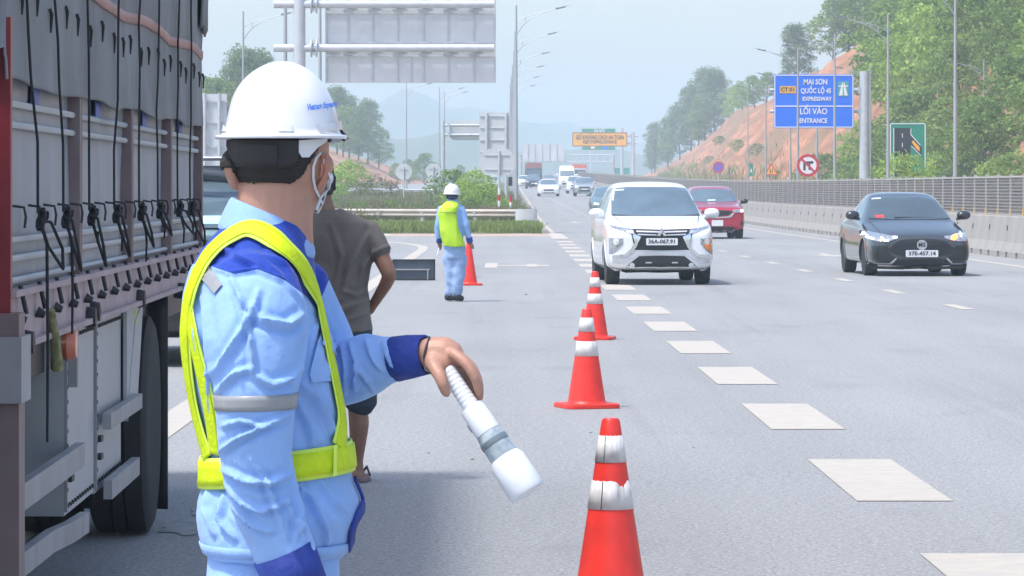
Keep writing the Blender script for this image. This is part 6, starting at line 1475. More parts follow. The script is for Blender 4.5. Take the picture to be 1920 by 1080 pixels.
Wd.limb(b, [(478, 540, -.12, .06), (482, 700, -.2, .048), (480, 830, -.2, .042), (520, 1000, -.185, .033), (548, 1090, -.18, .028), (556, 1130, -.18, .032), (566, 1180, -.175, .034)])
for k in range(4): Wd.limb(b, [(560 + k * 6, 1180, -.20 + k * .018, .012), (566 + k * 6, 1225, -.20 + k * .018, .010), (562 + k * 6, 1262 - abs(k - 1.3) * 6, -.195 + k * .018, .008)], 8)
Wd.limb(b, [(548, 1150, -.2, .014), (540, 1190, -.215, .012), (545, 1222, -.218, .009)], 8)
Wd.limb(b, [(540, 560, .15, .06), (590, 650, .2, .048), (640, 698, .17, .044), (700, 682, .12, .037), (770, 667, .08, .030), (800, 664, .06, .029)])
Wd.limb(b, [(795, 663, .062, .029), (812, 662, .058, .033), (832, 664, .056, .036), (852, 672, .056, .030)], 14)
Wd.limb(b, [(806, 676, .03, .020), (822, 684, .03, .022), (838, 682, .035, .018)], 10)
for pts in ([(848, 662, .022, .0125), (872, 680, .006, .0115), (890, 708, .0, .0105), (899, 738, .006, .0085)], [(854, 664, .046, .0125), (882, 686, .038, .0115), (897, 718, .03, .0105), (899, 748, .03, .0085)],
            [(852, 668, .070, .012), (878, 694, .066, .011), (889, 724, .055, .010), (887, 748, .045, .0085)], [(846, 674, .088, .0105), (866, 702, .088, .0098), (876, 724, .075, .009), (872, 742, .06, .0078)],
            [(812, 684, .022, .0155), (824, 704, .0, .0135), (831, 722, -.006, .012), (838, 740, -.002, .0095)]): Wd.limb(b, pts, 10)
for x, dy in ((470, -.06), (565, .09)): Wd.limb(b, [(x, 1075, dy, .068), (x - 2, 1250, dy, .07), (x, 1430, dy, .055), (x, 1600, dy, .055), (x + 2, 1800, dy, .038), (x + 5, 1840, dy, .04)])
body = remesh(b, .0042, 5, 'body'); o = obj('body', body, M_SKIN, WT); hb = bvh_of(body)
HC = Wd.p(527, 290, .01); FD = Vector((.30, .95, 0)).normalized()
# hair, ears stay bare
def keep_hair(c):
    px, py = Wd.px(c); rel = c - np.array(HC); fwd = rel @ np.array(FD)
    line = np.interp(px, [430, 445, 470, 545, 566, 580, 592, 604], [318, 338, 346, 346, 330, 306, 286, 268]) + 2.0 * np.sin(px * .9)
    return (py < np.where(fwd < .035, line, 262)) & (py > 150)
o = obj('hair', sub_mesh(body, keep_hair, .005, 'hair'), M_HAIR, WT); solid(o, .004)
o = obj('face_mask', sub_mesh(body, lambda c: ((c - np.array(HC)) @ np.array(FD) > .055) & (Wd.px(c)[1] > 298) & (Wd.px(c)[1] < 398), .006, 'face_mask'), M_MASK, WT); solid(o, .003)
for e_ in ((588, 283), (540, 283)): b = MB(); q = Wd.p(e_[0], e_[1], .105); b.lathe([(0, -.010), (.008, -.006), (.010, 0), (.008, .006), (0, .010)], 10, c=q); obj('eye', b.mesh('eye', 60), M_STRAP, WT)
def surf_tube(pts, r, off, name, m, parent, fig=Wd, bvh=hb):
    path = []
    for q in pts:
        h = fig.cast(bvh, *q)
        if h[0] is None: h = bvh.find_nearest(fig.p(q[0], q[1], .0))
        path.append(h[0] + h[1] * off)
    b = MB(); b.tube(path, r, 6); return obj(name, b.mesh(name, 60), m, parent)
surf_tube([(598, 286), (590, 296), (585, 312), (585, 332), (589, 352), (597, 370), (601, 380), (594, 394)], .0026, .004, 'mask_loop', M_MASK, WT)
surf_tube([(604, 294), (608, 304), (612, 316), (616, 330)], .0022, .005, 'mask_loop', M_MASK, WT)
surf_tube([(616, 330), (610, 352), (606, 372), (596, 394)], .0028, .007, 'mask_edge', M_MASK, WT)
surf_tube([(599, 292), (606, 292), (612, 302), (612, 318), (607, 332), (600, 344), (598, 348)], .0055, .006, 'ear_rim', mat('ear_skin', (.46, .20, .14), .5), WT)
surf_tube([(604, 306), (605, 318), (602, 330)], .004, .004, 'ear_fold', MATS['ear_skin'], WT)
# helmet
b = MB(); n = 64; rs = []
rows_h = [(262, 408, 646), (257, 407, 647), (253, 411, 643), (249, 420, 637), (240, 422, 637), (225, 425, 634), (208, 428.5, 630.5), (190, 433, 624.5), (172, 440, 616), (157, 449.5, 606.5), (145, 460, 597), (135, 472, 586), (127, 484.5, 574), (121, 497, 562), (117.2, 508, 551), (115, 518, 541)]
for i, (py, xl, xr) in enumerate(rows_h):
    c = Wd.p((xl + xr) / 2, py, .0); hw = (xr - xl) / 2 / Wd.k; hd = hw * 1.16; r = []
    for j in range(n):
        a = 2 * math.pi * j / n; ca, sa = math.cos(a), math.sin(a); d = Vector((ca, sa, 0)); k = 1.0; zo = 0
        f_ = max(0, d.dot(FD))
        if i <= 2: k = 1 + .20 * f_ ** 4 * (1 if i < 2 else .6); zo = -.010 * f_ ** 4
        side = abs(d.dot(Vector((FD.y, -FD.x, 0))))
        t_ = py
        if i >= 6: k *= 1 + .028 * math.exp(-(side * hw / .021) ** 4) ; zo += 0
        r.append((c.x + hw * ca * k, c.y + hd * sa * k, c.z + zo))
    rs.append(r)
b.rings(rs[1:], cap=False); nn = len(rs) - 1
b.add(rs[-1], [tuple(range(n))])
hm = b.mesh('helmet', 180); bm = bmesh.new(); bm.from_mesh(hm); bmesh.ops.remove_doubles(bm, verts=bm.verts, dist=.0002); bm.to_mesh(hm); bm.free(); hm.polygons.foreach_set('use_smooth', [True] * len(hm.polygons))
HL = obj('helmet', hm, M_HELM, WT); solid(HL, .004); md = HL.modifiers.new('s', 'SUBSURF'); md.levels = md.render_levels = 1; hlb = bvh_of(hm)
b = MB(); rim = [Vector(q) for q in rs[1]]; b.tube(rim + [rim[0]], .0042, 8, cap=False); obj('rim_bead', b.mesh('rim_bead', 180), M_HELM, HL)
for poly in ([(521, 247), (523, 236), (533, 228), (546, 236), (549, 247)], [(594, 246), (594, 233), (634, 229), (637, 243)], [(418, 247), (420, 238), (425, 234), (429, 247)]):
    obj('slot_boss', patch(Wd, hlb, poly, .006, .006, name='slot_boss'), M_HELM, HL)
tm = text_me('Vietnam Expressway', .02, ext=0.0, bold=.0008); c = coords(tm); x0, x1 = c[:, 0].min(), c[:, 0].max(); zc = (c[:, 2].min() + c[:, 2].max()) / 2
for i, v in enumerate(c):
    u = (v[0] - x0) / (x1 - x0); px = 572 + 54 * math.sin(u * 1.2) / math.sin(1.2); py = 205 - 8 * u - (v[2] - zc) / .02 * 15; h = Wd.cast(hlb, px, py)
    if h[0] is None: h = hlb.find_nearest(Wd.p(px, py, 0))
    c[i] = h[0] + h[1] * .0075
setco(tm, c); obj('lettering', tm, mat('print_blue', (.05, .20, .68), .5), HL)
hairb = hb
obj('harness_band', patch(Wd, hb, [(432, 262), (436, 286), (437, 298), (445, 303), (500, 307), (545, 303), (556, 297), (557, 262)], .013, .006, 9, 'harness_band'), M_STRAP, WT)
obj('harness_adjuster', patch(Wd, hb, [(462, 270), (462, 296), (520, 298), (520, 270)], .021, .008, 12, 'harness_adjuster'), M_STRAP, WT)
obj('harness_band', patch(Wd, hb, [(440, 303), (448, 309), (500, 313), (548, 308), (552, 301), (500, 306)], .012, .004, 9, 'harness_band'), M_HAIR, WT)
obj('suspension_strap', patch(Wd, hb, [(557, 262), (557, 284), (562, 292), (574, 292), (588, 276), (604, 264), (604, 259)], .012, .005, 8, 'suspension_strap'), M_HELM, WT)
b = MB(); b.box(Wd.p(641, 252, .05), (.028, .05, .012), Matrix.Rotation(.9, 3, 'Y')); obj('visor_clip', b.mesh('visor_clip'), M_STRAP, HL)
# jacket
TOR = [(398, 470, 562, .06, .0), (415, 430, 572, .085, .0), (440, 400, 582, .125, .008), (470, 376, 587, .165, .015), (505, 358, 590, .19, .02), (550, 345, 594, .20, .02), (620, 338, 612, .198, .02), (700, 350, 630, .19, .02), (790, 370, 646, .176, .02), (850, 384, 655, .168, .02), (900, 384, 660, .17, .02), (935, 372, 676, .185, .02), (965, 369, 678, .19, .02), (1000, 374, 664, .188, .02), (1030, 384, 650, .185, .02), (1042, 388, 646, .182, .02)]
b = MB(); Wd.ring(b, TOR, 40, 2.25); tors = remesh(b, .009, 6, 'torso'); torb = bvh_of(tors)
ARM = [(470, 535, -.13, .095), (478, 590, -.175, .102), (482, 640, -.2, .098), (482, 700, -.213, .088), (479, 760, -.218, .078), (478, 850, -.213, .071), (494, 930, -.2, .068), (520, 1000, -.19, .062), (540, 1050, -.186, .060)]
FARM = [(530, 545, .15, .095), (575, 630, .2, .088), (615, 690, .19, .078), (650, 696, .16, .066), (690, 682, .125, .062), (725, 674, .1, .048), (748, 671, .09, .043)]
b = MB(); Wd.ring(b, TOR, 40, 2.25); Wd.limb(b, ARM, 20); Wd.limb(b, FARM, 20)
jk = remesh(b, .0052, 9, 'jacket')
jb0 = bvh_of(jk)
wrinkle(jk, .0026, (8, 8, 5), 3)
CR = [(.011, 9, [(398, 700), (432, 655), (470, 590), (486, 545)]), (.012, 10, [(452, 560), (490, 600), (540, 610), (568, 590)]), (.010, 8, [(432, 520), (452, 560), (470, 640), (474, 700)]), (.012, 9, [(470, 700), (510, 722), (548, 708), (566, 690)]),
      (.010, 8, [(404, 735), (440, 700), (474, 690)]), (.012, 8, [(408, 850), (446, 822), (490, 800), (545, 778)]), (.010, 7, [(416, 800), (450, 790), (500, 800)]), (.012, 9, [(414, 880), (460, 902), (510, 905), (546, 890)]), (.011, 8, [(420, 905), (450, 940), (490, 960), (540, 940)]),
      (.010, 7, [(436, 950), (474, 985), (510, 1000)]), (.010, 8, [(470, 860), (500, 900), (520, 960), (540, 1010)]), (.009, 7, [(540, 940), (560, 985), (572, 1010)]), (.012, 9, [(556, 715), (590, 745), (616, 790), (626, 812)]), (.010, 8, [(560, 760), (578, 800), (590, 842)]),
      (.010, 7, [(600, 600), (578, 650), (565, 700)]), (.009, 7, [(610, 620), (618, 660), (612, 700)]), (.011, 8, [(655, 645), (668, 680), (664, 730)]), (.012, 8, [(686, 640), (700, 672), (716, 694)]), (.010, 7, [(668, 690), (690, 715), (700, 735)]), (.009, 7, [(718, 640), (726, 668), (736, 690)]), (.010, 7, [(640, 650), (650, 690), (644, 740)]),
      (.012, 10, [(380, 560), (392, 640), (394, 720), (398, 800)]), (.009, 8, [(358, 560), (370, 640), (376, 700)]), (.010, 8, [(552, 905), (585, 935), (610, 990), (614, 1020)]), (.010, 8, [(600, 900), (626, 940), (648, 960)]), (.011, 9, [(392, 915), (384, 950), (400, 1000)]), (.010, 8, [(420, 925), (410, 975), (440, 1010)]), (.009, 8, [(560, 900), (566, 960), (556, 1010)]),
      (.008, 8, [(400, 450), (440, 480), (486, 500)]), (.008, 7, [(500, 470), (540, 500), (570, 545)]), (.007, 6, [(396, 500), (430, 512), (480, 505), (530, 525), (585, 580)])]
creases(Wd, jk, [(a_ * 1.5, w_ * .8, p_) for a_, w_, p_ in CR])
cc = coords(jk); px, py = Wd.px(cc); at = jk.attributes.new('seam', 'FLOAT', 'POINT')
sd1 = poly_sd(px, py, [(330, 395), (640, 395), (640, 470), (602, 560), (601, 592), (575, 556), (532, 524), (484, 505), (440, 514), (398, 500), (372, 494), (330, 500)])
at.data.foreach_set('value', sd1.astype(np.float32))
M_JACKET = cloth2('uniform_cloth', (.27, .44, .78), (.016, .055, .36))
JK = obj('jacket', jk, M_JACKET, WT); jb = bvh_of(jk)
# hem, cuffs, collar
o = obj('jacket_hem', ringband(Wd, torb, Wd.p(517, 1028, .02), Vector((0, 0, 1)), .03, .006, 'jacket_hem'), M_JACKET, WT); solid(o, .004)
def cuff(path, name, r0, r1, ext=.012):
    b = MB(); P3 = [Wd.p(*q[:3]) for q in path]; b.tube([P3[0], P3[0].lerp(P3[1], .5), P3[1]], [r0, (r0 + r1) / 2 + .001, r1], 26, cap=False); o = obj(name, b.mesh(name, 180), M_NAVY, WT); solid(o, .006); wrinkle(o.data, .0012, (20, 20, 20), 2)
cuff([(531, 1034, -.188), (566, 1112, -.182)], 'cuff', .063, .055)
cuff([(741, 673, .093), (800, 665, .062)], 'cuff', .046, .0395)
b = MB(); rs = []
for (pyl, pyr, xl, xr, hd) in ((428, 486, 406, 592, .108), (410, 464, 412, 593, .100), (384, 438, 424, 580, .090), (367, 418, 434, 568, .083)):
    c0 = Wd.p((xl + xr) / 2, (pyl + pyr) / 2, .0); hw = (xr - xl) / 2 / Wd.k; tl = (pyr - pyl) / 2 / Wd.k
    rs.append([(c0.x + hw * math.cos(a), c0.y + hd * math.sin(a), c0.z - tl * math.cos(a)) for a in np.linspace(0, 2 * math.pi, 49)[:-1]])
b.rings(rs, cap=False); cm = b.mesh('collar', 180); wrinkle(cm, .002, (10, 10, 10), 5); o = obj('collar', cm, M_JACKET, WT); solid(o, .007)
md = o.modifiers.new('s', 'SUBSURF'); md.levels = md.render_levels = 1
# reflective bands
o = obj('reflective_band', ringband(Wd, jb, Wd.p(478, 753, -.217), Wd.p(478, 730, -.217) - Wd.p(479, 776, -.217), .030, .003, 'reflective_band', rmax=.13), M_REFL, WT); solid(o, .002)
o = obj('reflective_band', patch(Wd, jb, [(377, 498), (392, 495), (418, 536), (405, 552), (372, 512)], .005, .002, 5, 'reflective_band'), M_REFL, WT)
o = obj('reflective_band', patch(Wd, jb, [(586, 556), (596, 562), (606, 586), (598, 588)], .005, .002, 4, 'reflective_band'), M_REFL, WT)
# chest pocket, placket, back pleat
obj('chest_pocket', patch(Wd, jb, [(603, 600), (622, 640), (618, 716), (582, 716), (578, 704), (592, 640)], .006, .003, 6, 'chest_pocket'), M_JACKET, WT)
obj('pocket_flap', patch(Wd, jb, [(601, 616), (626, 646), (622, 668), (596, 648)], .011, .003, 6, 'pocket_flap'), M_JACKET, WT)
o = obj('placket', ribbon(Wd, torb, [(660, 900), (672, 922), (676, 945), (664, 970), (655, 995), (652, 1025)], .022, .010, name='placket'), M_NAVY, WT); solid(o, .006)
# harness: belt, straps
bc = Wd.p(518, 868, .02); ax = Vector((.0, 0, 1)); ax = (Wd.p(518, 868 - 100, .02) + (Wd.p(530, 868, .02) - Wd.p(518, 868, .02)) * -.9 - bc)
for (w_, off, m, nm) in ((.060, .010, M_LIMEP, 'belt'), (.046, .0135, M_LIME, 'belt_face')):
    o = obj(nm, ringband(Wd, torb, bc, ax, w_, off, nm, 72), m, WT); solid(o, .003)
obj('belt_tab', patch(Wd, torb, [(612, 836), (618, 834), (618, 893), (612, 895)], .019, .003, 5, 'belt_tab'), M_LIMEP, WT)
S1 = [(396, 860), (380, 806), (366, 745), (357, 685), (353, 625), (357, 572), (372, 522), (396, 479), (430, 449), (466, 433), (503, 446), (541, 482), (568, 514), (590, 560), (600, 604), (613, 664), (627, 732), (636, 790), (630, 842)]
S2 = [(409, 852), (402, 790), (388, 720), (372, 655), (362, 600), (360, 560)]
for (pts, w0, off, lift, nm) in ((S1, .052, .009, .0025, 'strap'), (S2, (.042, .032), .008, .0025, 'strap')):
    bv_ = jb0
    w1 = tuple(x * .70 for x in w0) if hasattr(w0, '__len__') else w0 * .70
    o = obj(nm, ribbon(Wd, bv_, pts, w0, off, name=nm), M_LIMEP, WT); solid(o, .002); o2 = obj('strap_face', ribbon(Wd, bv_, pts, w1, off + lift, name='strap_face'), M_LIME, o); solid(o2, .002)
# trousers and boots
b = MB(); Wd.ring(b, [(1005, 396, 640, .15, .02), (1060, 392, 640, .16, .02), (1120, 388, 636, .16, .02), (1180, 392, 630, .14, .02)], 32)
for x, dy in ((468, -.06), (565, .09)): Wd.limb(b, [(x, 1120, dy, .105), (x - 4, 1250, dy, .10), (x - 2, 1430, dy, .085), (x, 1600, dy, .08), (x + 2, 1790, dy, .07), (x + 2, 1822, dy, .068)], 18)
tr = remesh(b, .009, 5, 'trousers'); wrinkle(tr, .005, (7, 7, 4), 11); a2 = tr.attributes.new('seam', 'FLOAT', 'POINT'); a2.data.foreach_set('value', np.full(len(tr.vertices), -1, np.float32)); obj('trousers', tr, M_JACKET, WT)
for x, dy in ((470, -.06), (567, .09)):
    b = MB(); Wd.limb(b, [(x - 30, 1845, dy, .04), (x + 20, 1842, dy, .048), (x + 90, 1850, dy, .042), (x + 140, 1855, dy, .034)], 14, flat=1.0); sm = remesh(b, .008, 3, 'boot'); c = coords(sm); c[:, 2] = np.maximum(c[:, 2], .002); setco(sm, c); obj('boot', sm, M_SHOE, WT)
# bracelet and baton
surf_tube([(806, 634), (800, 650), (797, 670), (800, 692), (806, 700)], .0022, .003, 'bracelet', M_STRAP, WT)
A, B = Wd.p(836, 690, .032) + Wd.base, Wd.p(990, 924, -.03) + Wd.base; L = (B - A).length
BT = thing('baton', 'white signal baton with a clear grey lens held in the near worker hand', 'baton', A); BT.rotation_mode = 'QUATERNION'; BT.rotation_quaternion = (B - A).to_track_quat('Z', 'Y')
M_BAT = mat('baton_white', (.74, .76, .79), .35, var=.02)
b = MB(); pr = [(0, 0), (.013, 0), (.0165, .004)]
for k in range(9): pr += [(.0165, .006 + k * .0095), (.0172, .008 + k * .0095), (.0172, .011 + k * .0095), (.0165, .013 + k * .0095)]
b.lathe(pr + [(.0165, .094), (.0, .094)], 28); obj('grip', b.mesh('grip', 40), M_BAT, BT)
b = MB(); b.lathe([(.0, .0945), (.0235, .0945), (.0255, .100), (.0265, .150), (.026, .155), (0, .155)], 32); obj('housing', b.mesh('housing', 40), M_BAT, BT)
M_LENSB = mat('baton_lens', (.36, .42, .45), .12, var=.25, scale=45, coat=.8)
b = MB(); b.lathe([(0, .1555), (.0255, .1555), (.028, .17), (.029, .208), (.028, .213), (0, .213)], 32); obj('lens', b.mesh('lens', 40), M_LENSB, BT)
b = MB(); [b.lathe([(.0293, z), (.0298, z + .002), (.0298, z + .010), (.0293, z + .012)], 24) for z in (.172, )]; obj('reflector_ring', b.mesh('reflector_ring', 40), mat('lens_dark', (.16, .20, .22), .25), BT)
b = MB(); b.lathe([(0, .2135), (.031, .2135), (.0365, .225), (.0385, L - .008), (.035, L), (0, L)], 36); obj('head', b.mesh('head', 40), M_BAT, BT)
b = MB(); b.box((0, -.026, .128), (.008, .006, .016)); obj('switch', b.mesh('switch'), M_REFL, BT)

# ---- man in the grey shirt
S0 = 21.2; Sg = Fig(S0, (P(640, 0, S0).x, S0, 0))
ST_ = thing('person', 'man in dark grey shirt and navy shorts walking away in flip-flops', 'person', Sg.base)
b = MB()
Sg.ring(b, [(298, 580, 616, .05, 0), (312, 572, 622, .085, 0), (335, 570, 624, .098, 0), (355, 572, 622, .095, .01), (372, 578, 619, .08, .03), (384, 586, 613, .055, .05)], 20, 2.1)
Sg.limb(b, [(612, 412, 0, .066), (604, 385, 0, .062), (599, 360, 0, .06)], 14)
for x in (569, 625): Sg.limb(b, [(x, 334, 0, .012), (x, 346, 0, .012), (x, 354, 0, .008)], 8)
Sg.limb(b, [(598, 348, .1, .014), (598, 354, .108, .012)], 8)
Sg.ring(b, [(402, 600, 650, .06, 0), (425, 570, 705, .09, 0), (480, 580, 690, .11, 0), (560, 588, 684, .1, 0), (620, 592, 690, .11, 0), (680, 596, 690, .11, 0)], 24)
Sg.limb(b, [(700, 440, 0, .055), (712, 475, -.03, .048), (726, 505, -.06, .043), (729, 518, -.06, .040), (722, 535, -.03, .036), (708, 558, .02, .030), (698, 574, .06, .026), (692, 582, .09, .03)])
for k in range(4): Sg.limb(b, [(692, 578 + k * 4, .10, .010), (684, 580 + k * 4, .13, .009), (676, 580 + k * 4, .14, .008)], 8)
Sg.limb(b, [(696, 576, .07, .013), (694, 566, .1, .011), (688, 562, .12, .009)], 8)
Sg.limb(b, [(580, 440, 0, .055), (566, 500, 0, .045), (562, 560, .02, .036), (566, 610, .04, .028), (568, 626, .04, .032)])
for k in range(4): Sg.limb(b, [(562 + k * 4, 628, .03, .010), (562 + k * 4, 644, .03, .009), (563 + k * 4, 655, .04, .008)], 8)
Sg.limb(b, [(574, 622, .01, .012), (578, 634, .0, .010), (578, 644, .0, .009)], 8)
Sg.limb(b, [(668, 660, 0, .09), (670, 730, -.01, .075), (671, 765, -.015, .055), (673, 795, -.02, .056), (671, 830, 0, .046), (670, 865, .01, .032), (672, 888, .01, .034)])
Sg.limb(b, [(668, 893, -.03, .030), (676, 896, .04, .034), (684, 899, .11, .036), (686, 900, .16, .028)], 12)
Sg.limb(b, [(620, 660, 0, .09), (616, 720, .06, .075), (614, 758, .1, .055), (612, 790, .16, .054), (612, 825, .24, .044), (612, 855, .3, .032), (612, 872, .33, .034)])
Sg.limb(b, [(612, 880, .3, .030), (610, 884, .37, .034), (608, 886, .45, .03)], 12)
bd = remesh(b, .0075, 4, 'body'); obj('body', bd, M_SKIND, ST_)
SHC = np.array(Sg.p(598, 335, 0))
o = obj('hair', sub_mesh(bd, lambda c: (Sg.px(c)[1] < np.where(c[:, 1] - SHC[1] < .02, 366, 318)) & (Sg.px(c)[1] > 290) & (np.abs(c[:, 0] - SHC[0]) < .087), .010, 'hair'), M_HAIR, ST_); solid(o, .006)
b = MB(); Sg.ring(b, [(393, 592, 640, .078, 0), (402, 584, 666, .095, 0), (418, 572, 696, .115, 0), (445, 566, 704, .13, 0), (490, 572, 697, .135, 0), (540, 576, 690, .135, 0), (580, 582, 694, .14, 0), (612, 588, 699, .145, 0), (622, 588, 699, .145, 0)], 30)
Sg.limb(b, [(688, 432, 0, .070), (702, 452, -.015, .072), (714, 476, -.03, .066)], 16); Sg.limb(b, [(586, 432, 0, .070), (574, 460, 0, .070), (567, 485, 0, .066)], 16)
ts = remesh(b, .010, 4, 'shirt'); wrinkle(ts, .006, (6, 6, 4), 4)
creases(Sg, ts, [(.020, 6, [(690, 440), (655, 500), (640, 560)]), (.020, 6, [(600, 590), (640, 580), (692, 560)]), (.018, 5, [(605, 612), (650, 600), (695, 585)]), (.018, 6, [(620, 420), (640, 480), (630, 540)]), (.016, 5, [(700, 470), (680, 500), (672, 540)]), (.016, 5, [(640, 545), (668, 555), (695, 540)])])
M_TEE = mat('grey_shirt', (.15, .135, .12), .9, var=.12, scale=6, bump=.2, bscale=40)
obj('shirt', ts, M_TEE, ST_)
o = obj('sleeve_hem', ringband(Sg, bvh_of(ts), Sg.p(712, 471, -.028), Sg.p(714, 476, -.03) - Sg.p(704, 455, -.018), .022, .003, 'sleeve_hem', 28, .12), M_TEE, ST_); solid(o, .004)
b = MB(); Sg.ring(b, [(600, 592, 694, .13, 0), (640, 590, 698, .14, 0), (690, 590, 700, .14, 0)], 26); Sg.limb(b, [(666, 680, 0, .105), (671, 720, -.01, .10), (677, 752, -.015, .09), (678, 760, -.015, .088)], 18); Sg.limb(b, [(620, 680, 0, .105), (616, 720, .05, .10), (612, 752, .1, .09)], 18)
sh = remesh(b, .010, 3, 'shorts'); wrinkle(sh, .008, (6, 6, 4), 8); obj('shorts', sh, mat('navy_shorts', (.028, .040, .062), .85, var=.15, scale=8), ST_)
for (x, py, dy) in ((677, 904.5, .06), (611, 893, .38)):
    c = Sg.p(x, py, dy); c.z = .0; b = MB(); b.rings([[(c.x + .05 * k * math.cos(a) * (1 + .12 * math.sin(a)), c.y + .14 * k * math.sin(a), z) for a in np.linspace(0, 2 * math.pi, 21)[:-1]] for z, k in ((.002, .96), (.01, 1), (.026, 1), (.03, .96))]); F_ = obj('flip_flop', b.mesh('flip_flop', 50), mat('sandal_mauve', (.20, .14, .13), .7), ST_)
    b = MB()
    for sg in (-1, 1): b.tube([(c.x, c.y + .085, .035), (c.x + sg * .03, c.y + .04, .078), (c.x + sg * .048, c.y - .01, .035)], .007, 6)
    obj('toe_strap', b.mesh('toe_strap', 60), M_STRAP, F_)

# ---- far worker
M0 = 55.0; Mg = Fig(M0, (P(850, 0, M0).x, M0, 0))
MT = thing('person', 'far worker seen from behind in a lime waistcoat and white helmet', 'person', Mg.base)
b = MB()
Mg.ring(b, [(348, 842, 854, .06, 0), (356, 836, 859, .095, 0), (366, 836.5, 858, .098, .01), (373, 839, 857, .085, .025), (378, 844, 855.5, .05, .05)], 18, 2.1)
Mg.limb(b, [(847, 388, 0, .06), (847, 376, 0, .058), (848, 368, 0, .058)], 12)
Mg.limb(b, [(857.5, 366, .07, .014), (858.3, 369, .078, .014)], 8)
Mg.ring(b, [(382, 840, 858, .06, 0), (392, 830, 866, .09, 0), (430, 833, 864, .1, 0), (462, 834, 868, .1, 0), (480, 836, 868, .1, 0)], 20)
Mg.limb(b, [(864, 392, 0, .05), (872, 422, -.02, .042), (880, 452, -.02, .03), (884, 460, -.02, .034)])
for k in range(4): Mg.limb(b, [(884.2 + k * .9, 460, -.035 + k * .012, .011), (886 + k * .8, 464, -.035 + k * .012, .010), (886.2 + k * .7, 467.5, -.03 + k * .012, .009)], 7)
Mg.limb(b, [(883, 459, -.045, .012), (882.6, 463, -.05, .011), (883, 465.5, -.05, .009)], 7)
Mg.limb(b, [(828, 392, 0, .05), (822, 424, .02, .042), (823.5, 452, .08, .03), (825, 461, .11, .034)])
for k in range(4): Mg.limb(b, [(824.4 + k * .8, 462, .10 + k * .012, .011), (824.2 + k * .7, 466.5, .11 + k * .012, .010), (823.6 + k * .6, 469, .12 + k * .012, .009)], 7)
Mg.limb(b, [(826.5, 460, .09, .012), (827.6, 464, .085, .011), (827, 467, .09, .009)], 7)
Mg.limb(b, [(843, 475, 0, .08), (845.5, 515, .0, .055), (845, 548, .0, .042), (843, 556, .0, .04)]); Mg.limb(b, [(860, 475, 0, .08), (856, 515, -.02, .055), (853, 548, -.02, .042), (855, 556, -.02, .04)])
bd = remesh(b, .012, 3, 'body'); obj('body', bd, M_SKIND, MT)
MHC = np.array(Mg.p(847, 362, 0))
o = obj('hair', sub_mesh(bd, lambda c: (Mg.px(c)[1] < np.where(c[:, 1] - MHC[1] < .03, 374, 360)) & (Mg.px(c)[1] > 346), .010, 'hair'), M_HAIR, MT); solid(o, .006)
b = MB(); b.lathe([(.118, 0), (.120, .012), (.108, .016), (.107, .04), (.101, .075), (.086, .108), (.062, .133), (.03, .148), (0, .152)], 30); hm = b.mesh('helmet', 60); c = coords(hm); c[:, 1] *= 1.15; c[:, 1] += .0; setco(hm, c); q = Mg.p(847, 364.5, .0); HL2 = obj('helmet', hm, M_HELM, MT, q); HL2.rotation_euler = (0, .04, -.4)
b = MB(); b.box((.0, .15, .004), (.13, .06, .01)); obj('visor', b.mesh('visor'), M_HELM, HL2)
b = MB(); Mg.ring(b, [(367, 837, 857, .101, .0), (372, 839, 857, .094, .0)], 20, 2.1); o = obj('harness_band', b.mesh('harness_band', 60), mat('band_navy', (.03, .045, .12), .6), MT)
M_JK2 = cloth2('uniform_cloth_far', (.24, .40, .70), (.02, .05, .28)); 
def sleeved(b):
    Mg.ring(b, [(377, 839, 857, .075, 0), (383, 831, 863, .10, 0), (392, 827, 867, .12, 0), (430, 830, 867, .125, 0), (462, 832, 871, .13, 0), (466, 833, 871, .13, 0)], 24)
b = MB(); sleeved(b); Mg.limb(b, [(863, 391, 0, .062), (869, 410, -.01, .062), (874, 428, -.02, .056), (880, 449, -.02, .043)], 14); Mg.limb(b, [(829, 391, 0, .062), (824.5, 410, .01, .060), (822.5, 428, .03, .054), (823.5, 449, .07, .043)], 14)
ms = remesh(b, .014, 3, 'jacket'); wrinkle(ms, .010, (6, 6, 4), 2); ms.attributes.new('seam', 'FLOAT', 'POINT').data.foreach_set('value', np.full(len(ms.vertices), -1, np.float32)); obj('jacket', ms, M_JK2, MT)
for a, c_ in (((879.4, 446, -.02), (881.6, 455, -.02)), ((823.2, 446, .065), (823.9, 455, .085))):
    b = MB(); b.tube([Mg.p(*a), Mg.p(*c_)], [.048, .042], 14); obj('cuff', b.mesh('cuff', 60), M_NAVY, MT)
b = MB(); Mg.ring(b, [(376.5, 838.5, 857, .085, 0), (382, 832, 862, .115, -.02), (389, 825, 861, .145, -.04), (400, 821, 855.5, .155, -.05), (430, 824, 862, .155, -.05), (452, 828.5, 869, .155, -.04), (462, 831, 872.5, .155, -.03)], 26, 2.6); vm = remesh(b, .013, 2, 'waistcoat'); wrinkle(vm, .007, (7, 7, 3), 6)
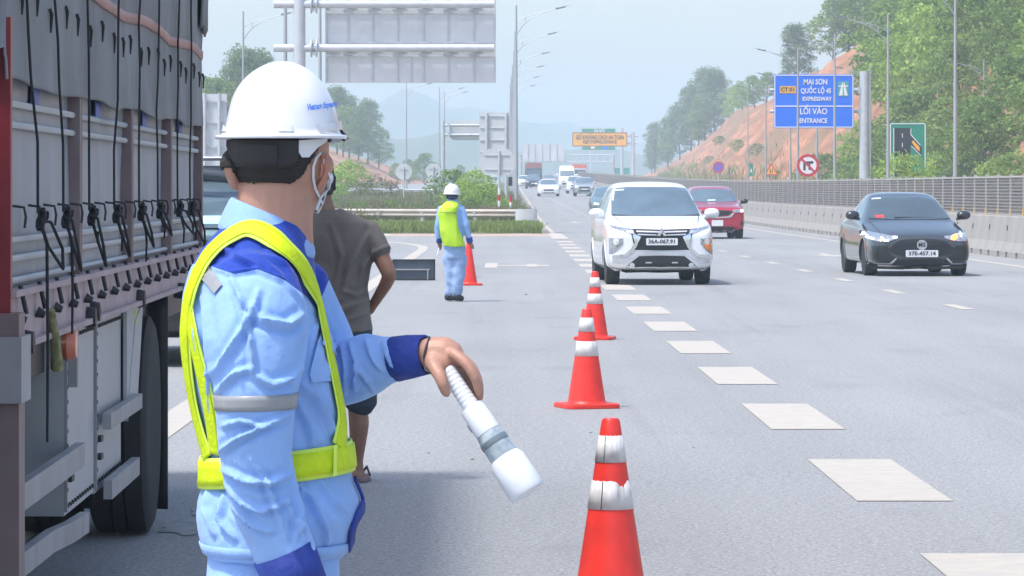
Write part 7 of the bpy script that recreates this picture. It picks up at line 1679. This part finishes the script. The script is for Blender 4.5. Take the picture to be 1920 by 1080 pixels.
obj('waistcoat', vm, mat('waistcoat_lime', (.46, .72, .03), .7, var=.08, scale=6), MT)
vb = bvh_of(vm); obj('waistcoat_seam', patch(Mg, vb, [(823, 396.5), (854, 398), (854, 400), (823, 398.5)], .006, .004, 3, 'waistcoat_seam'), mat('seam_olive', (.25, .38, .05), .7), MT)
b = MB(); b.tube([Mg.p(838.5, 376, 0), Mg.p(857, 376.5, 0)], [.05, .05], 8); Mg.ring(b, [(374.5, 840, 857, .075, 0), (379, 837.5, 859, .09, 0)], 18); obj('collar', remesh(b, .01, 2, 'collar'), M_JK2, MT)
b = MB(); Mg.ring(b, [(458, 834, 871, .125, 0), (470, 833, 873, .135, 0), (484, 834, 873, .135, 0)], 24); Mg.limb(b, [(843, 480, 0, .095), (845, 510, 0, .088), (846, 535, 0, .08), (844, 551, 0, .075)], 16); Mg.limb(b, [(862, 480, 0, .10), (860, 510, -.03, .092), (856, 535, -.03, .085), (855, 551, -.03, .082)], 16)
mt = remesh(b, .014, 3, 'trousers'); wrinkle(mt, .016, (5, 5, 5), 9); mt.attributes.new('seam', 'FLOAT', 'POINT').data.foreach_set('value', np.full(len(mt.vertices), -1, np.float32))
obj('trousers', mt, cloth2('trouser_cloth_far', (.26, .37, .58), (.2, .3, .5)), MT)
for (x0, x1, dy) in ((837, 847, 0), (848, 867, -.04)):
    b = MB(); Mg.limb(b, [(x0, 557, dy, .05), ((x0 + x1) / 2, 557.5, dy, .052), (x1, 560, dy - .01, .04)], 12); sm = remesh(b, .012, 2, 'shoe'); c = coords(sm); c[:, 2] = np.maximum(c[:, 2], .003); setco(sm, c); obj('shoe', sm, M_SHOE, MT)
T = thing('whistle_stick', 'thin pale stick in the far worker left hand', 'stick', Mg.p(824.6, 466, .12) + Mg.base); b = MB(); b.tube([(0, 0, .03), (-.035, -.01, -.09)], [.011, .009], 8); b.tube([(-.035, -.01, -.09), (-.04, -.01, -.105)], [.012, .008], 8); obj('stick', b.mesh('stick', 60), M_BAT, T)
